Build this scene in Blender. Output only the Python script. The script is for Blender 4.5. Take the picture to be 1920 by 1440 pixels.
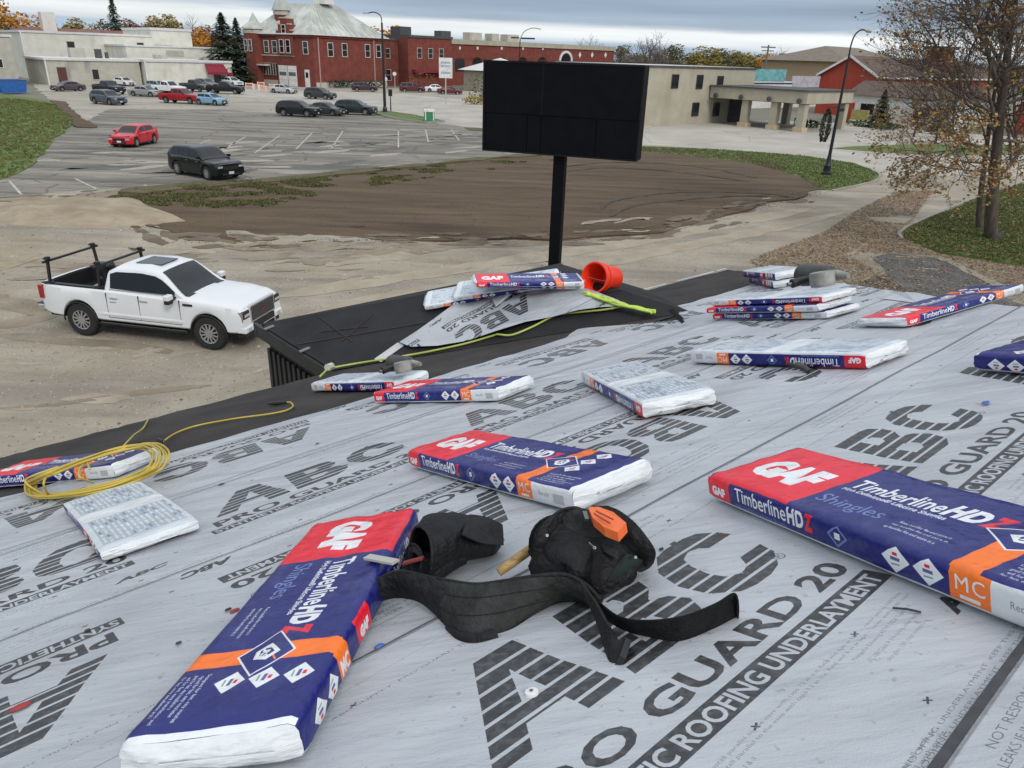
import bpy, bmesh, math, random
import numpy as np
from mathutils import Vector, Matrix, noise, geometry
R_=math.radians
for o in list(bpy.data.objects): bpy.data.objects.remove(o)
S=bpy.context.scene; COL=S.collection
# ---------------------------------------------------------------- camera
EYE=Vector((0,0,7.0)); FOC=1400.0
_d=np.array([-.033,1,.439]); _d/=np.linalg.norm(_d); _u=-_d
_f=np.array([0,0,1.])-_u*_u[2]; _f/=np.linalg.norm(_f)
_r=-np.cross(_f,_u)
if _r[0]<0: _r=-_r
RM=np.array([_r,_f,_u])
cd=bpy.data.cameras.new('camera'); cam=bpy.data.objects.new('camera',cd); COL.objects.link(cam)
cd.sensor_width=36; cd.lens=36*FOC/1920; cd.clip_start=.05; cd.clip_end=4000
cm=Matrix.Identity(4)
for i in range(3):
    cm[i][0]=RM[i][0]; cm[i][1]=-RM[i][1]; cm[i][2]=-RM[i][2]
cm.translation=EYE; cam.matrix_world=cm; S.camera=cam
# ---------------------------------------------------------------- world, sun, exposure
W=bpy.data.worlds.new('World'); S.world=W; W.use_nodes=True
nt=W.node_tree; nt.nodes.clear(); N=nt.nodes.new; Lk=nt.links.new
out=N('ShaderNodeOutputWorld'); bg=N('ShaderNodeBackground'); bg.inputs[1].default_value=.12
sky=N('ShaderNodeTexSky'); sky.sky_type='NISHITA'; sky.sun_disc=False
sky.sun_elevation=R_(38); sky.sun_rotation=R_(150)
tc=N('ShaderNodeTexCoord'); sep=N('ShaderNodeSeparateXYZ'); Lk(tc.outputs['Generated'],sep.inputs[0])
mp=N('ShaderNodeMapping'); mp.inputs['Scale'].default_value=(2.2,2.2,34); Lk(tc.outputs['Generated'],mp.inputs[0])
nz=N('ShaderNodeTexNoise'); nz.inputs['Scale'].default_value=1.0; nz.inputs['Detail'].default_value=6; nz.inputs['Roughness'].default_value=.55; Lk(mp.outputs[0],nz.inputs[0])
# warp elevation by the stretched noise so the cloud bands have ragged edges
m1=N('ShaderNodeMath'); m1.operation='MULTIPLY_ADD'; m1.inputs[1].default_value=.03; Lk(nz.outputs[0],m1.inputs[0])
m2=N('ShaderNodeMath'); m2.operation='ADD'; m2.inputs[1].default_value=-.015; Lk(sep.outputs[2],m2.inputs[0]); Lk(m2.outputs[0],m1.inputs[2])
m3=N('ShaderNodeMath'); m3.operation='MULTIPLY_ADD'; m3.inputs[1].default_value=.012; Lk(sep.outputs[0],m3.inputs[0]); Lk(m1.outputs[0],m3.inputs[2])
rp=N('ShaderNodeValToRGB'); Lk(m3.outputs[0],rp.inputs[0])
cr=rp.color_ramp; cr.interpolation='EASE'
st=[(0,(.46,.57,.68)),(.012,(.38,.51,.66)),(.022,(.80,.85,.89)),(.034,(.90,.93,.95)),(.043,(.40,.50,.63)),(.062,(.31,.40,.53)),(.082,(.44,.54,.67)),(.12,(.38,.47,.60)),(.3,(.78,.85,.93)),(1,(1.05,1.10,1.18))]
while len(cr.elements)<len(st): cr.elements.new(.5)
for el,(p,c) in zip(cr.elements,st): el.position=p; el.color=(*c,1)
mp2=N('ShaderNodeMapping'); mp2.inputs['Scale'].default_value=(3,3,60); mp2.inputs['Location'].default_value=(3,1,0); Lk(tc.outputs['Generated'],mp2.inputs[0])
nz2=N('ShaderNodeTexNoise'); nz2.inputs['Scale'].default_value=1; nz2.inputs['Detail'].default_value=8; Lk(mp2.outputs[0],nz2.inputs[0])
mr=N('ShaderNodeMapRange'); mr.inputs[1].default_value=.3; mr.inputs[2].default_value=.7; mr.inputs[3].default_value=.86; mr.inputs[4].default_value=1.14; Lk(nz2.outputs[0],mr.inputs[0])
vm=N('ShaderNodeVectorMath'); vm.operation='SCALE'; Lk(rp.outputs[0],vm.inputs[0]); Lk(mr.outputs[0],vm.inputs[3])
vs=N('ShaderNodeVectorMath'); vs.operation='SCALE'; vs.inputs[3].default_value=1/.12; Lk(vm.outputs[0],vs.inputs[0])
mx=N('ShaderNodeMix'); mx.data_type='RGBA'; mx.inputs[0].default_value=.93; Lk(sky.outputs[0],mx.inputs[6]); Lk(vs.outputs[0],mx.inputs[7])
Lk(mx.outputs[2],bg.inputs[0]); Lk(bg.outputs[0],out.inputs[0])
sl=bpy.data.lights.new('sun','SUN'); sl.energy=1.4; sl.angle=R_(14); sl.color=(1,.965,.92)
sun=bpy.data.objects.new('sun',sl); COL.objects.link(sun); sun.location=(0,0,60)
sun.rotation_euler=(R_(52),0,R_(180-150))
S.view_settings.view_transform='Standard'; S.view_settings.look='None'; S.view_settings.exposure=0.0; S.view_settings.gamma=1
S.view_settings.use_curve_mapping=False
S.render.engine='CYCLES'
# ---------------------------------------------------------------- frames: pixel rays only give real places on the ground and the roof
RMm=Matrix([list(r) for r in RM])
def ray(px,py):
    v=RMm@Vector((px-960,py-720,FOC)); return v.normalized()
def G(px,py,z=0.0):
    v=ray(px,py); return EYE+v*((z-7.0)/v.z)
AZ=R_(48.21); E=Vector((math.sin(AZ),math.cos(AZ),0)); HS=Vector((math.cos(AZ),-math.sin(AZ),0)); V=-HS
TH=R_(18.2); SL=HS*math.cos(TH)+Vector((0,0,math.sin(TH))); NR=Vector((-HS.x*math.sin(TH),-HS.y*math.sin(TH),math.cos(TH)))
HR=.79; P0=EYE-NR*HR
def RU(u,v,h=0.0): return P0+E*u+SL*v+NR*h
def RX(px,py,h=0.0):
    d=ray(px,py); return EYE+d*(-(HR-h)/NR.dot(d))
def uvof(p): q=p-EYE; return q.dot(E),q.dot(SL)
def UW(u,w,z=0.0): return E*u+V*w+Vector((0,0,z))
GR=math.atan2(E.y,E.x)
# ---------------------------------------------------------------- objects
def tag(o,label=None,cat=None,group=None,kind=None):
    if label: o['label']=label
    if cat: o['category']=cat
    if group: o['group']=group
    if kind: o['kind']=kind
    return o
def thing(name,label,cat,loc=(0,0,0),rz=0,group=None,mat=None):
    o=bpy.data.objects.new(name,None); COL.objects.link(o)
    if mat is not None: o.matrix_world=mat
    else: o.location=loc; o.rotation_euler=(0,0,rz)
    o.empty_display_size=.2
    return tag(o,label,cat,group)
def copy_tree(o,parent=None):
    c=o.copy(); COL.objects.link(c)
    if parent is not None: c.parent=parent
    for ch in list(o.children): copy_tree(ch,c)
    return c
class MB:
    def __init__(s): s.v=[];s.f=[];s.m=[];s.uv=[];s.hasuv=False
    def add(s,vs,fs,mi=0):
        b=len(s.v); s.v+= [tuple(v) for v in vs]
        for f in fs: s.f.append([b+i for i in f]); s.m.append(mi)
        return b
    def box(s,x0,y0,z0,x1,y1,z1,mi=0):
        if x0>x1:x0,x1=x1,x0
        if y0>y1:y0,y1=y1,y0
        if z0>z1:z0,z1=z1,z0
        s.add([(x0,y0,z0),(x1,y0,z0),(x1,y1,z0),(x0,y1,z0),(x0,y0,z1),(x1,y0,z1),(x1,y1,z1),(x0,y1,z1)],
              [(0,3,2,1),(4,5,6,7),(0,1,5,4),(1,2,6,5),(2,3,7,6),(3,0,4,7)],mi)
    def obox(s,c,size,M,mi=0):
        c=Vector(c);h=[q/2 for q in size]
        vs=[c+M@Vector((x*h[0],y*h[1],z*h[2])) for z in(-1,1) for x,y in((-1,-1),(1,-1),(1,1),(-1,1))]
        s.add(vs,[(0,3,2,1),(4,5,6,7),(0,1,5,4),(1,2,6,5),(2,3,7,6),(3,0,4,7)],mi)
    def bar(s,a,b,w,h,mi=0,up=Vector((0,0,1))):
        a=Vector(a);b=Vector(b);d=(b-a).normalized()
        x=d.cross(up)
        if x.length<1e-4: x=d.cross(Vector((0,1,0)))
        x.normalize();z=x.cross(d)
        vs=[p+x*(sx*w/2)+z*(sz*h/2) for p in(a,b) for sx,sz in((-1,-1),(1,-1),(1,1),(-1,1))]
        s.add(vs,[(0,1,2,3),(7,6,5,4),(0,4,5,1),(1,5,6,2),(2,6,7,3),(3,7,4,0)],mi)
    def loft(s,rings,close=True,cap=(True,True),mi=0):
        n=len(rings[0]); b=len(s.v)
        for r in rings: s.v+=[tuple(p) for p in r]
        for i in range(len(rings)-1):
            for j in range(n if close else n-1):
                k=(j+1)%n
                s.f.append([b+i*n+j,b+i*n+k,b+(i+1)*n+k,b+(i+1)*n+j]); s.m.append(mi)
        if cap[0]: s.f.append([b+j for j in range(n)][::-1]); s.m.append(mi)
        if cap[1]: s.f.append([b+(len(rings)-1)*n+j for j in range(n)]); s.m.append(mi)
    def tube(s,path,rad,n=6,mi=0,cap=True):
        path=[Vector(p) for p in path]; rr=rad if isinstance(rad,(list,tuple)) else [rad]*len(path)
        rings=[];px=None
        for i,p in enumerate(path):
            d=(path[min(i+1,len(path)-1)]-path[max(i-1,0)])
            if d.length<1e-9: d=Vector((0,0,1))
            d.normalize()
            if px is None:
                px=d.orthogonal().normalized()
            else:
                px=(px-d*px.dot(d))
                px=px.normalized() if px.length>1e-6 else d.orthogonal().normalized()
            py=d.cross(px)
            rings.append([p+(px*math.cos(2*math.pi*j/n)+py*math.sin(2*math.pi*j/n))*rr[i] for j in range(n)])
        s.loft(rings,True,(cap,cap),mi)
    def cyl(s,a,b,r0,r1=None,n=12,mi=0): s.tube([a,b],[r0,r0 if r1 is None else r1],n,mi)
    def lathe(s,prof,n=16,M=None,mi=0,cap=(False,False)):
        M=M or Matrix.Identity(4)
        s.loft([[M@Vector((r*math.cos(2*math.pi*j/n),r*math.sin(2*math.pi*j/n),z)) for j in range(n)] for r,z in prof],True,cap,mi)
    def grid(s,fn,nu,nv,uvf=None,mi=0,flip=False):
        b=len(s.v)
        for i in range(nu+1):
            for j in range(nv+1):
                s.v.append(tuple(fn(i/nu,j/nv)))
        for i in range(nu):
            for j in range(nv):
                q=[b+i*(nv+1)+j,b+(i+1)*(nv+1)+j,b+(i+1)*(nv+1)+j+1,b+i*(nv+1)+j+1]
                cs=[(i,j),(i+1,j),(i+1,j+1),(i,j+1)]
                if flip: q.reverse();cs.reverse()
                s.f.append(q);s.m.append(mi)
                if uvf:
                    s.hasuv=True
                    while len(s.uv)<len(s.f)-1: s.uv.append(None)
                    s.uv.append([uvf(a/nu,c/nv) for a,c in cs])
    def build(s,name,mats,parent=None,smooth=None,**k):
        me=bpy.data.meshes.new(name); me.from_pydata(s.v,[],s.f)
        if not isinstance(mats,(list,tuple)): mats=[mats]
        for m in mats: me.materials.append(m)
        if len(mats)>1: me.polygons.foreach_set('material_index',s.m)
        if s.hasuv:
            while len(s.uv)<len(s.f): s.uv.append(None)
            ul=me.uv_layers.new(name='UVMap'); dat=[]
            for f,u in zip(s.f,s.uv):
                dat+= [c for q in (u or [(0,0)]*len(f)) for c in q]
            ul.data.foreach_set('uv',dat)
        me.validate(verbose=False)
        if smooth is not None:
            me.polygons.foreach_set('use_smooth',[True]*len(me.polygons))
            if smooth<179: me.set_sharp_from_angle(angle=R_(smooth))
        me.update()
        return obj(name,me,parent,**k)
def obj(name,me,parent=None,label=None,cat=None,group=None,kind=None,loc=None):
    o=bpy.data.objects.new(name,me); COL.objects.link(o)
    if parent is not None: o.parent=parent
    if loc is not None: o.location=loc
    return tag(o,label,cat,group,kind)
def smoothpath(pts,n=8):
    pts=[Vector(p) for p in pts]; out=[]
    for i in range(len(pts)-1):
        a=pts[max(i-1,0)];b=pts[i];c=pts[i+1];d=pts[min(i+2,len(pts)-1)]
        for k in range(n):
            t=k/n; out.append(.5*((2*b)+(c-a)*t+(2*a-5*b+4*c-d)*t*t+(3*b-a-3*c+d)*t**3))
    out.append(pts[-1]); return out
def interp(tab,x):
    if x<=tab[0][0]: return tab[0][1]
    for (a,p),(b,q) in zip(tab,tab[1:]):
        if x<=b:
            t=(x-a)/(b-a); return p+(q-p)*t
    return tab[-1][1]
def sinterp(tab,x):
    if x<=tab[0][0]: return tab[0][1]
    for (a,p),(b,q) in zip(tab,tab[1:]):
        if x<=b:
            t=(x-a)/(b-a); t=t*t*(3-2*t)*.5+t*.5; return p+(q-p)*t
    return tab[-1][1]
# ---------------------------------------------------------------- materials
MT={}
def mat(name,col,rough=.7,metal=0,spec=.5,var=.12,scale=3.0,bump=0,bscale=40,col2=None,mixs=None,coat=0,obj_co=True,detail=5,stretch=None,emit=0,alpha=1):
    if name in MT: return MT[name]
    m=bpy.data.materials.new(name); m.use_nodes=True; t=m.node_tree; p=t.nodes['Principled BSDF']
    p.inputs['Roughness'].default_value=rough; p.inputs['Metallic'].default_value=metal
    p.inputs['Specular IOR Level'].default_value=spec; p.inputs['Coat Weight'].default_value=coat
    c=t.nodes.new('ShaderNodeTexCoord'); mpn=t.nodes.new('ShaderNodeMapping'); t.links.new(c.outputs['Object'],mpn.inputs[0])
    if stretch: mpn.inputs['Scale'].default_value=stretch[:3]; mpn.inputs['Rotation'].default_value=(0,0,stretch[3] if len(stretch)>3 else 0)
    n=t.nodes.new('ShaderNodeTexNoise'); n.inputs['Scale'].default_value=scale; n.inputs['Detail'].default_value=detail; n.inputs['Roughness'].default_value=.6
    t.links.new(mpn.outputs[0],n.inputs[0])
    r=t.nodes.new('ShaderNodeValToRGB'); t.links.new(n.outputs[0],r.inputs[0])
    c2=col2 or tuple(min(1,x*(1+var*1.6)) for x in col); c1=col if col2 else tuple(x*(1-var*1.6) for x in col)
    lo,hi=mixs or (.32,.68)
    r.color_ramp.elements[0].position=lo; r.color_ramp.elements[1].position=hi
    r.color_ramp.elements[0].color=(*c1,1); r.color_ramp.elements[1].color=(*c2,1)
    t.links.new(r.outputs[0],p.inputs['Base Color'])
    if bump:
        b=t.nodes.new('ShaderNodeBump'); b.inputs['Strength'].default_value=min(1,bump); b.inputs['Distance'].default_value=.02*max(1,bump)
        n2=t.nodes.new('ShaderNodeTexNoise'); n2.inputs['Scale'].default_value=bscale; n2.inputs['Detail'].default_value=6
        t.links.new(mpn.outputs[0],n2.inputs[0]); t.links.new(n2.outputs[0],b.inputs['Height']); t.links.new(b.outputs[0],p.inputs['Normal'])
    m['r']=1
    MT[name]=m; return m
def layered(m,col,scale,lo,hi,stretch=None,fac=1.0,detail=4,seed=0.0):
    """mix one more noise-masked colour over the base colour of m"""
    t=m.node_tree;p=t.nodes['Principled BSDF']; src=p.inputs['Base Color'].links[0].from_socket
    c=t.nodes.new('ShaderNodeTexCoord'); q=t.nodes.new('ShaderNodeMapping'); t.links.new(c.outputs['Object'],q.inputs[0])
    q.inputs['Location'].default_value=(seed,seed*2,0)
    if stretch: q.inputs['Scale'].default_value=stretch[:3]; q.inputs['Rotation'].default_value=(0,0,stretch[3] if len(stretch)>3 else 0)
    n=t.nodes.new('ShaderNodeTexNoise'); n.inputs['Scale'].default_value=scale; n.inputs['Detail'].default_value=detail; t.links.new(q.outputs[0],n.inputs[0])
    r=t.nodes.new('ShaderNodeMapRange'); r.inputs[1].default_value=lo; r.inputs[2].default_value=hi; r.inputs[4].default_value=fac; t.links.new(n.outputs[0],r.inputs[0])
    x=t.nodes.new('ShaderNodeMix'); x.data_type='RGBA'; t.links.new(r.outputs[0],x.inputs[0]); t.links.new(src,x.inputs[6]); x.inputs[7].default_value=(*col,1)
    t.links.new(x.outputs[2],p.inputs['Base Color']); return m
def sheet(name,poly,z,m,res=2.0,jit=.3,hf=None,kind='structure',jl=1.2,seed=0,skirt=True,**k):
    """ground polygon with an irregular outline and an inner grid"""
    P=[Vector((p[0],p[1])) for p in poly]; out=[]
    for i,a in enumerate(P):
        b=P[(i+1)%len(P)]; n=max(1,int((b-a).length/jl))
        for q in range(n):
            c=a.lerp(b,q/n); d=(b-a).normalized(); nn=Vector((-d.y,d.x))
            out.append(c+nn*jit*(noise.noise(Vector((c.x*.35+seed,c.y*.35,0)))*1.3+noise.noise(Vector((c.x*1.7,c.y*1.7,seed)))*.5))
    nb=len(out); xs=[p.x for p in out]; ys=[p.y for p in out]
    pts=[Vector(p) for p in out]
    if hf:
        x=min(xs)
        while x<max(xs):
            y=min(ys)
            while y<max(ys):
                q=Vector((x,y))
                ins=False
                for i in range(nb):
                    a=out[i];b=out[(i+1)%nb]
                    if (a.y>q.y)!=(b.y>q.y) and q.x<(b.x-a.x)*(q.y-a.y)/(b.y-a.y)+a.x: ins=not ins
                if ins: pts.append(q)
                y+=res
            x+=res
    r=geometry.delaunay_2d_cdt(pts,[(i,(i+1)%nb) for i in range(nb)],[],1,1e-4)
    zz=lambda x,y:z+(hf(x,y) if hf else 0)
    vs=[(p.x,p.y,zz(p.x,p.y)) for p in r[0]]; fs=[list(f) for f in r[2]]
    if fs:
        a_,b_,c_=[Vector(vs[i]) for i in fs[0][:3]]
        if (b_-a_).cross(c_-a_).z<0: fs=[f[::-1] for f in fs]
    if skirt:
        k0=len(vs); vs+=[(p.x,p.y,zz(p.x,p.y)) for p in out]+[(p.x,p.y,-.02) for p in out]
        fs+=[[k0+i,k0+(i+1)%nb,k0+nb+(i+1)%nb,k0+nb+i] for i in range(nb)]
    me=bpy.data.meshes.new(name); me.from_pydata(vs,[],fs)
    me.materials.append(m); me.update()
    if hf: me.polygons.foreach_set('use_smooth',[True]*len(me.polygons))
    return obj(name,me,kind=kind,**k)
def hit_poly(poly,x,y):
    ins=False;n=len(poly)
    for i in range(n):
        a=poly[i];b=poly[(i+1)%n]
        if (a[1]>y)!=(b[1]>y) and x<(b[0]-a[0])*(y-a[1])/(b[1]-a[1])+a[0]: ins=not ins
    return ins
# ================================================================ SETTING: ground
m_far=mat('far_ground',(.13,.125,.085),.95,scale=.03,col2=(.2,.19,.15),bump=.3,bscale=.6)
m_gravel=mat('tan_gravel',(.24,.205,.155),.93,scale=.30,col2=(.39,.345,.27),bump=.8,bscale=14)
layered(m_gravel,(.20,.18,.15),.16,.52,.72,(1,2.2,1,.6),.8); layered(m_gravel,(.48,.43,.35),5,.6,.8,None,.35); layered(m_gravel,(.33,.26,.16),.11,.52,.66,(1,1,1,0),.45,seed=4); layered(m_gravel,(.17,.14,.10),.5,.52,.70,(.35,2.6,1,.35),.5,7,2); layered(m_gravel,(.44,.385,.30),.45,.52,.75,(.3,2.8,1,.35),.4,7,8); layered(m_gravel,(.16,.14,.115),9,.58,.72,None,.6)
m_asph=mat('worn_asphalt',(.13,.118,.095),.9,scale=.25,col2=(.31,.28,.225),stretch=(.35,1.6,1,.12),bump=.4,bscale=20)
layered(m_asph,(.085,.082,.078),.38,.5,.62,(.22,1.9,1,.12),.8,6); layered(m_asph,(.40,.36,.29),.55,.58,.72,(.3,2.2,1,.12),.6,6,3.3); layered(m_asph,(.075,.073,.07),1.1,.56,.66,(.2,3,1,.12),.6,6,7)
m_asph2=mat('pale_asphalt',(.30,.27,.215),.9,scale=.12,col2=(.41,.37,.30),stretch=(.3,1.2,1,.1),bump=.2,bscale=15)
layered(m_asph2,(.18,.17,.15),.22,.52,.68,(.4,3,1,.1),.75,6)
m_conc=mat('street_concrete',(.34,.31,.26),.9,scale=.2,col2=(.46,.43,.37),bump=.15,bscale=12)
m_dirt=mat('bare_dirt',(.060,.036,.017),.96,scale=.45,col2=(.120,.078,.042),stretch=(.4,2.2,1,.25),bump=.9,bscale=7,detail=8)
layered(m_dirt,(.16,.112,.066),.22,.52,.75,(.4,1.8,1,.25),.6,7); layered(m_dirt,(.045,.030,.019),.5,.56,.72,(.4,2.4,1,.25),.7,7,5)
m_grass=mat('lawn_grass',(.070,.115,.020),.95,scale=1.2,col2=(.13,.18,.045),bump=1.0,bscale=16)
layered(m_grass,(.16,.13,.06),.7,.56,.72,None,.55)
m_grass2=mat('thin_grass',(.075,.072,.028),.95,scale=.9,col2=(.125,.095,.05),bump=.8,bscale=10)
m_patch=mat('asphalt_patch',(.075,.074,.072),.9,scale=1.5,col2=(.13,.125,.115),bump=.5,bscale=30)
m_line=mat('faded_line_paint',(.30,.28,.225),.8,scale=4,col2=(.56,.53,.44),mixs=(.38,.62))
m_kerb=mat('kerb_concrete',(.26,.245,.21),.9,scale=2,col2=(.36,.34,.30))
def gp(l): return [tuple(G(*p)[:2]) for p in l]
b=MB(); b.add([(-1500,-400,0),(1500,-400,0),(1500,2600,0),(-1500,2600,0)],[(0,1,2,3)]); b.build('ground',m_far,kind='structure')
# the yard in front of the roof: packed tan gravel, gently uneven
yard=[(-34,8),(-30,28),(-25,35)]+gp([(0,372),(240,352),(500,340),(900,300),(1210,272),(1500,292),(1655,330),(1700,330),(1920,330)])+[(60,50),(60,10),(30,0),(0,-6),(-20,-6)]
def hyard(x,y):
    h=.03*noise.noise(Vector((x*.25,y*.25,3)))
    d=math.hypot((x+20)/7,(y-31)/4.5); h+=.12*math.exp(-d*d)
    d=math.hypot((x+8)/5,(y-28.7)/1.6); h+=.15*math.exp(-d*d)*(1+noise.noise(Vector((x,y,0))))
    for s in(0,1.7):
        dd=abs((y-(24.5+s))-(x+8)*.16+.8*math.sin(x*.2)); h-=.05*math.exp(-(dd/.3)**2)
    return max(h+.035,.002)
sheet('gravel_yard',yard,.004,m_gravel,res=.6,hf=hyard,jit=.2)
# parking lot
lot=gp([(-60,345),(0,376),(150,372),(240,355),(330,349),(500,343),(640,328),(900,303),(1060,288),(1215,268),(1100,240),(905,243),(700,212),(720,196),(440,178),(300,190),(100,190),(150,235),(100,265),(60,312),(20,330)])
sheet('parking_lot',lot,.012,m_asph,jit=.15)
lot2=gp([(60,158),(160,160),(430,148),(470,160),(760,166),(900,172),(900,243),(700,213),(560,216),(420,206),(200,205),(150,236),(95,190)])
sheet('parking_lot',lot2,.016,m_asph2,jit=.4)
road=gp([(430,166),(760,176),(960,196),(1215,232),(1420,226),(1600,232),(1760,248),(1980,262),(1980,330),(1840,372),(1700,432),(1640,445),(1560,420),(1580,380),(1640,352),(1657,330),(1600,306),(1500,292),(1350,284),(1200,276),(1060,262),(900,240),(720,206),(560,190),(430,180)])
sheet('road',road,.02,m_conc,jit=.15)
def cracks(m,scale,w,col,fac=.8,warp=.6):
    t=m.node_tree;p=t.nodes['Principled BSDF'];src=p.inputs['Base Color'].links[0].from_socket
    c=t.nodes.new('ShaderNodeTexCoord');n=t.nodes.new('ShaderNodeTexNoise');n.inputs['Scale'].default_value=scale*1.5;n.inputs['Detail'].default_value=5;t.links.new(c.outputs['Object'],n.inputs[0])
    a=t.nodes.new('ShaderNodeVectorMath');a.operation='MULTIPLY_ADD';a.inputs[1].default_value=(warp/scale,)*3;t.links.new(n.outputs['Color'],a.inputs[0]);t.links.new(c.outputs['Object'],a.inputs[2])
    v=t.nodes.new('ShaderNodeTexVoronoi');v.feature='DISTANCE_TO_EDGE';v.inputs['Scale'].default_value=scale;t.links.new(a.outputs[0],v.inputs['Vector'])
    r=t.nodes.new('ShaderNodeMapRange');r.inputs[1].default_value=w;r.inputs[2].default_value=0;r.inputs[4].default_value=fac;t.links.new(v.outputs['Distance'],r.inputs[0])
    x=t.nodes.new('ShaderNodeMix');x.data_type='RGBA';t.links.new(r.outputs[0],x.inputs[0]);t.links.new(src,x.inputs[6]);x.inputs[7].default_value=(*col,1);t.links.new(x.outputs[2],p.inputs['Base Color'])
cracks(m_asph,.16,.018,(.06,.058,.052),.75); cracks(m_asph2,.10,.016,(.12,.11,.095),.6); cracks(m_conc,.12,.010,(.17,.155,.13),.6,.15); cracks(m_asph,.45,.02,(.09,.085,.075),.4)
# dirt patch, raised a little, with a ragged grass fringe
dirt=gp([(190,380),(240,362),(330,354),(500,346),(640,332),(900,305),(1060,291),(1200,280),(1350,287),(1420,300),(1480,318),(1530,345),(1535,358),(1480,375),(1350,405),(1240,438),(1100,450),(900,455),(700,456),(480,462),(330,452),(270,427)])
def hdirt(x,y):
    h=.10+.05*noise.noise(Vector((x*.5,y*.5,0)))+.03*noise.noise(Vector((x*1.6,y*1.6,0)))
    for r0 in (7.0,8.6):      # curved wheel ruts near the right end
        r=math.hypot(x-13.5,(y-38)*1.15+7.5); h-=.09*math.exp(-((r-r0)/.28)**2)*(1 if x>6 else 0)
    return h
sheet('dirt_patch',dirt,.03,m_dirt,res=.7,hf=hdirt,jit=.55,seed=3)
fr=gp([(215,366),(240,358),(330,350),(500,341),(640,327),(900,300),(1060,287),(1200,276),(1195,278),(1060,290),(900,304),(700,325),(520,345),(430,354),(330,362),(270,370)])
sheet('grass_fringe',fr,.19,m_grass2,jit=.5,seed=5)
fl=gp([(1120,283),(1200,277),(1350,283),(1500,294),(1602,309),(1648,330),(1632,344),(1562,358),(1530,357),(1500,335),(1400,308),(1260,291)])
sheet('lawn',fl,.13,m_grass,jit=.25,seed=6,res=1,hf=lambda x,y:.04*noise.noise(Vector((x*.4,y*.4,1))))
rl=gp([(1990,325),(1930,343),(1840,371),(1780,396),(1700,431),(1688,446),(1760,476),(1840,490),(1990,512)])
sheet('lawn',rl,.09,m_grass,jit=.12,seed=7,res=.6,hf=lambda x,y:.08*noise.noise(Vector((x*.3,y*.3,1))))
rs=gp([(1558,279),(1600,275),(1720,271),(1980,274),(1980,292),(1800,291),(1700,289)])
sheet('lawn',rs,.06,m_grass,jit=.2,seed=8)
ll=[(-140,60),(-120,130)]+gp([(-80,168),(0,178),(60,184),(97,192),(135,220),(135,236),(100,262),(62,312),(20,332),(-20,345)])+[(-40,36),(-60,30)]
def hll(x,y):
    e=[(-28.5,42.7),(-29.5,46.9),(-35.6,59.1),(-40.4,71.7),(-59.6,100.3),(-70.3,106.9)]
    k=interp(sorted([(b_,a_) for a_,b_ in e]),y); return .02+min(3.0,max(0,(k-x)*.11))
sheet('lawn',ll,.02,m_grass,jit=.3,seed=9,res=2.2,hf=hll)
lb=gp([(95,189),(122,192),(150,222),(182,240),(150,240),(133,237),(133,222),(110,203)])
sheet('dirt_patch',lb,.12,m_dirt,jit=.4,seed=11)
isl=gp([(697,212),(722,211),(770,218),(828,229),(800,231),(740,223)])
sheet('grass_island',isl,.14,m_grass,jit=.2,seed=12)
for i,q in enumerate((gp([(870,240),(905,241),(908,246),(880,245)]),)): sheet('grass_island',q,.06,m_grass2,jit=.2,seed=14)
mnd=gp([(-30,420),(0,398),(60,384),(130,372),(220,382),(300,405),(380,432),(430,456),(330,468),(200,476),(80,490),(-30,520)])
m_mnd=mat('sandy_mound',(.26,.205,.135),.95,scale=.9,col2=(.38,.315,.22),bump=.9,bscale=9); layered(m_mnd,(.22,.18,.125),.8,.5,.68,(1,2.5,1,.5),.6,7)
def hmnd(x,y):
    d=math.hypot((x+19.0)/5.4,(y-33.2)/3.6); return hyard(x,y)*.3+max(0,1-d*d)*(.48+.30*noise.noise(Vector((x*.7,y*.7,4))))+.06*noise.noise(Vector((x*2,y*2,1)))
sheet('dirt_mound',mnd,.03,m_mnd,res=.35,hf=hmnd,jit=.4,seed=21)
sheet('asphalt_patch',gp([(1628,490),(1660,484),(1710,484),(1760,495),(1820,512),(1880,545),(1960,590),(1900,640),(1700,640),(1620,600),(1600,560),(1625,520)]),.02,m_patch,jit=.9,jl=.5,seed=15,res=.6,hf=hyard)
# leaf-littered strip of darker soil beside the drive
m_lit=mat('leaf_litter_soil',(.14,.095,.06),.95,scale=2.5,col2=(.26,.19,.12),bump=1,bscale=20)
layered(m_lit,(.30,.25,.19),1.2,.5,.65,None,.8)
# kerb round the near lawn tip
def kerb(path,w=.15,h=.13):
    b=MB(); P=[Vector((p[0],p[1],0)) for p in gp(path)]
    for a,c in zip(P,P[1:]): b.bar(a+Vector((0,0,h/2)),c+Vector((0,0,h/2)),w,h)
    return b.build('kerb',m_kerb,kind='structure')
kerb_=kerb([(1205,276),(1280,279),(1350,284),(1430,289),(1500,295),(1560,302),(1602,310),(1632,319),(1650,331),(1640,342),(1600,352),(1560,360)],.14,.13)
kerb([(1990,322),(1930,340),(1840,368),(1780,393),(1700,428),(1684,441),(1690,450)],.14,.13)
kerb([(695,212),(722,210),(772,217),(832,229),(800,232),(740,224),(695,212)],.2,.2)
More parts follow.
